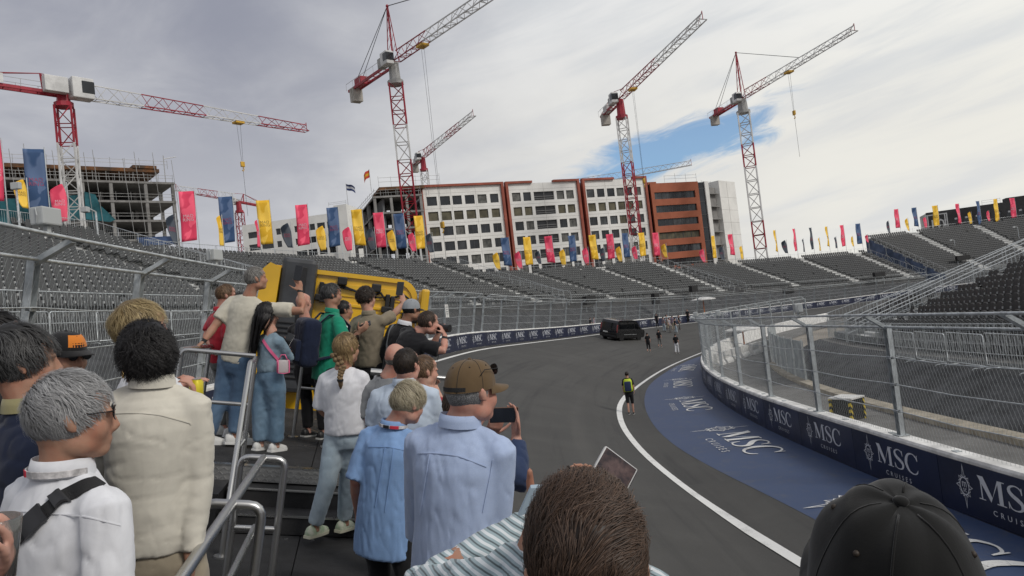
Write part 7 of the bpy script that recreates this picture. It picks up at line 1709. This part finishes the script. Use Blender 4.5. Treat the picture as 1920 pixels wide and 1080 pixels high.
# ---------------------------------------------------------------- people on the track
def track_person(label, x, y, h, yaw, top, bottom, skin='fair', stride=.12, sleeve='short', hr_=H_DKBR, bare=False, group='people walking on the track', vox=.016, vest=None, pack=None, arms=None):
    g = on_ground(x, y); R_, t_ = polar(g); g = V((g.x, g.y, zsurf(R_, t_))); S = h / 1.75; lean = V((0, 0, 1))
    hp = g + ZU * .93 * S; sm = g + ZU * 1.43 * S; hc = g + ZU * 1.63 * S
    def drp(p, up=None): R2, t2 = polar(p); return V((p.x, p.y, zsurf(R2, t2) + .004))
    q = person(label, 40, None, None, None, yaw, world=(hc, sm, hp), S=S, shirt=top, sleeve=sleeve, trousers=bottom, shoes=SH_B, skin=skin, vox=vox, drop=drp, stride=stride, group=group, bare_shin=bare, wr=(.008, 6, (1, 1)), hr=dict(m=hr_, n=160, width=.014, length=.04, vol=.012, seed=int(x)), arms=arms)
    return q
C_HIVIS = mat('hi_vis_yellow', (.50, .62, .03), .6); 
m1 = track_person('marshal in yellow hi-vis vest, black shorts and blue backpack walking away', 1184, 777, 1.78, 12, C_BLACK, C_BLACK, bare=.36, vox=.009, stride=.1)
T1 = m1['T']; mb = MB(); L1_ = (m1['SM'] - m1['HP']).length
def rg_(t, w, dp): c = T1.p(0, -.012, L1_ * t); return [c + T1.r * (w * math.cos(g)) + T1.f * (dp * math.sin(g)) for g in np.linspace(0, 2 * math.pi, 20, endpoint=False)]
mb.loft([rg_(.02, .195, .155), rg_(.3, .19, .152), rg_(.7, .195, .15), rg_(.9, .18, .13), rg_(1.0, .12, .1)]); mb.build('hi_vis_vest', C_HIVIS, m1['root'], smooth=True)
mb = MB(); mb.bbox(T1.p(0, -.22, L1_ * .45), (.27, .16, .40), .05, T1.ax); bp2 = mb.build('backpack', mat('blue_pack', (.015, .028, .08), .7), None, auto=50); tag(bp2, 'small navy backpack worn by the hi-vis marshal', 'backpack')
for nm, x, y, h, yaw, top, bot, br in (('walker in black with a pale bag, left of three on the track', 1217, 660, 1.70, 20, C_BLACK, C_BLACK, True), ('walker in black top and pale socks, middle of three on the track', 1238, 651, 1.68, 30, C_BLACK, C_GREYTR, True), ('walker in black jacket and white trousers, right of three on the track', 1270, 663, 1.78, 25, C_BLACK, C_WHITE, False)):
    track_person(nm, x, y, h, yaw, top, bot, bare=br, stride=.16)
GP = [(1233, 614, 'dark', C_BLACK, C_BLACK), (1246, 622, 'mauve', cloth_mat('mauve', (.20, .17, .19)), C_LJEANS), (1252, 617, 'grey', C_GREYT, C_SAND), (1257, 624, 'pale', cloth_mat('pale_grey', (.33, .31, .32)), C_GREYTR), (1263, 619, 'lilac', cloth_mat('lilac', (.26, .21, .25)), C_SAND), (1268, 625, 'black and pale', C_BLACK, C_LJEANS), (1275, 618, 'black', C_BLACK, C_GREYTR)]
for i, (x, y, c, a, b) in enumerate(GP): track_person(f'person in {c} in the far group by the outer wall', x, y, 1.72, 20 + 37 * i % 120, a, b, stride=.08, group='far group by the outer wall', vox=.02)
track_person('person in black standing by the outer wall right of the far group', 1291, 605, 1.78, 200, C_BLACK, C_BLACK, vox=.02, stride=.03)
track_person('person in pale clothes by the outer wall left of the van', 1116, 622.5, 1.7, 120, cloth_mat('lilac', (.26, .21, .25)), C_GREYT, vox=.02)
track_person('person in black by the outer wall left of the van', 1109, 623, 1.7, 60, C_BLACK, C_BLACK, vox=.02)
bpy.data.scenes.remove(TMP)
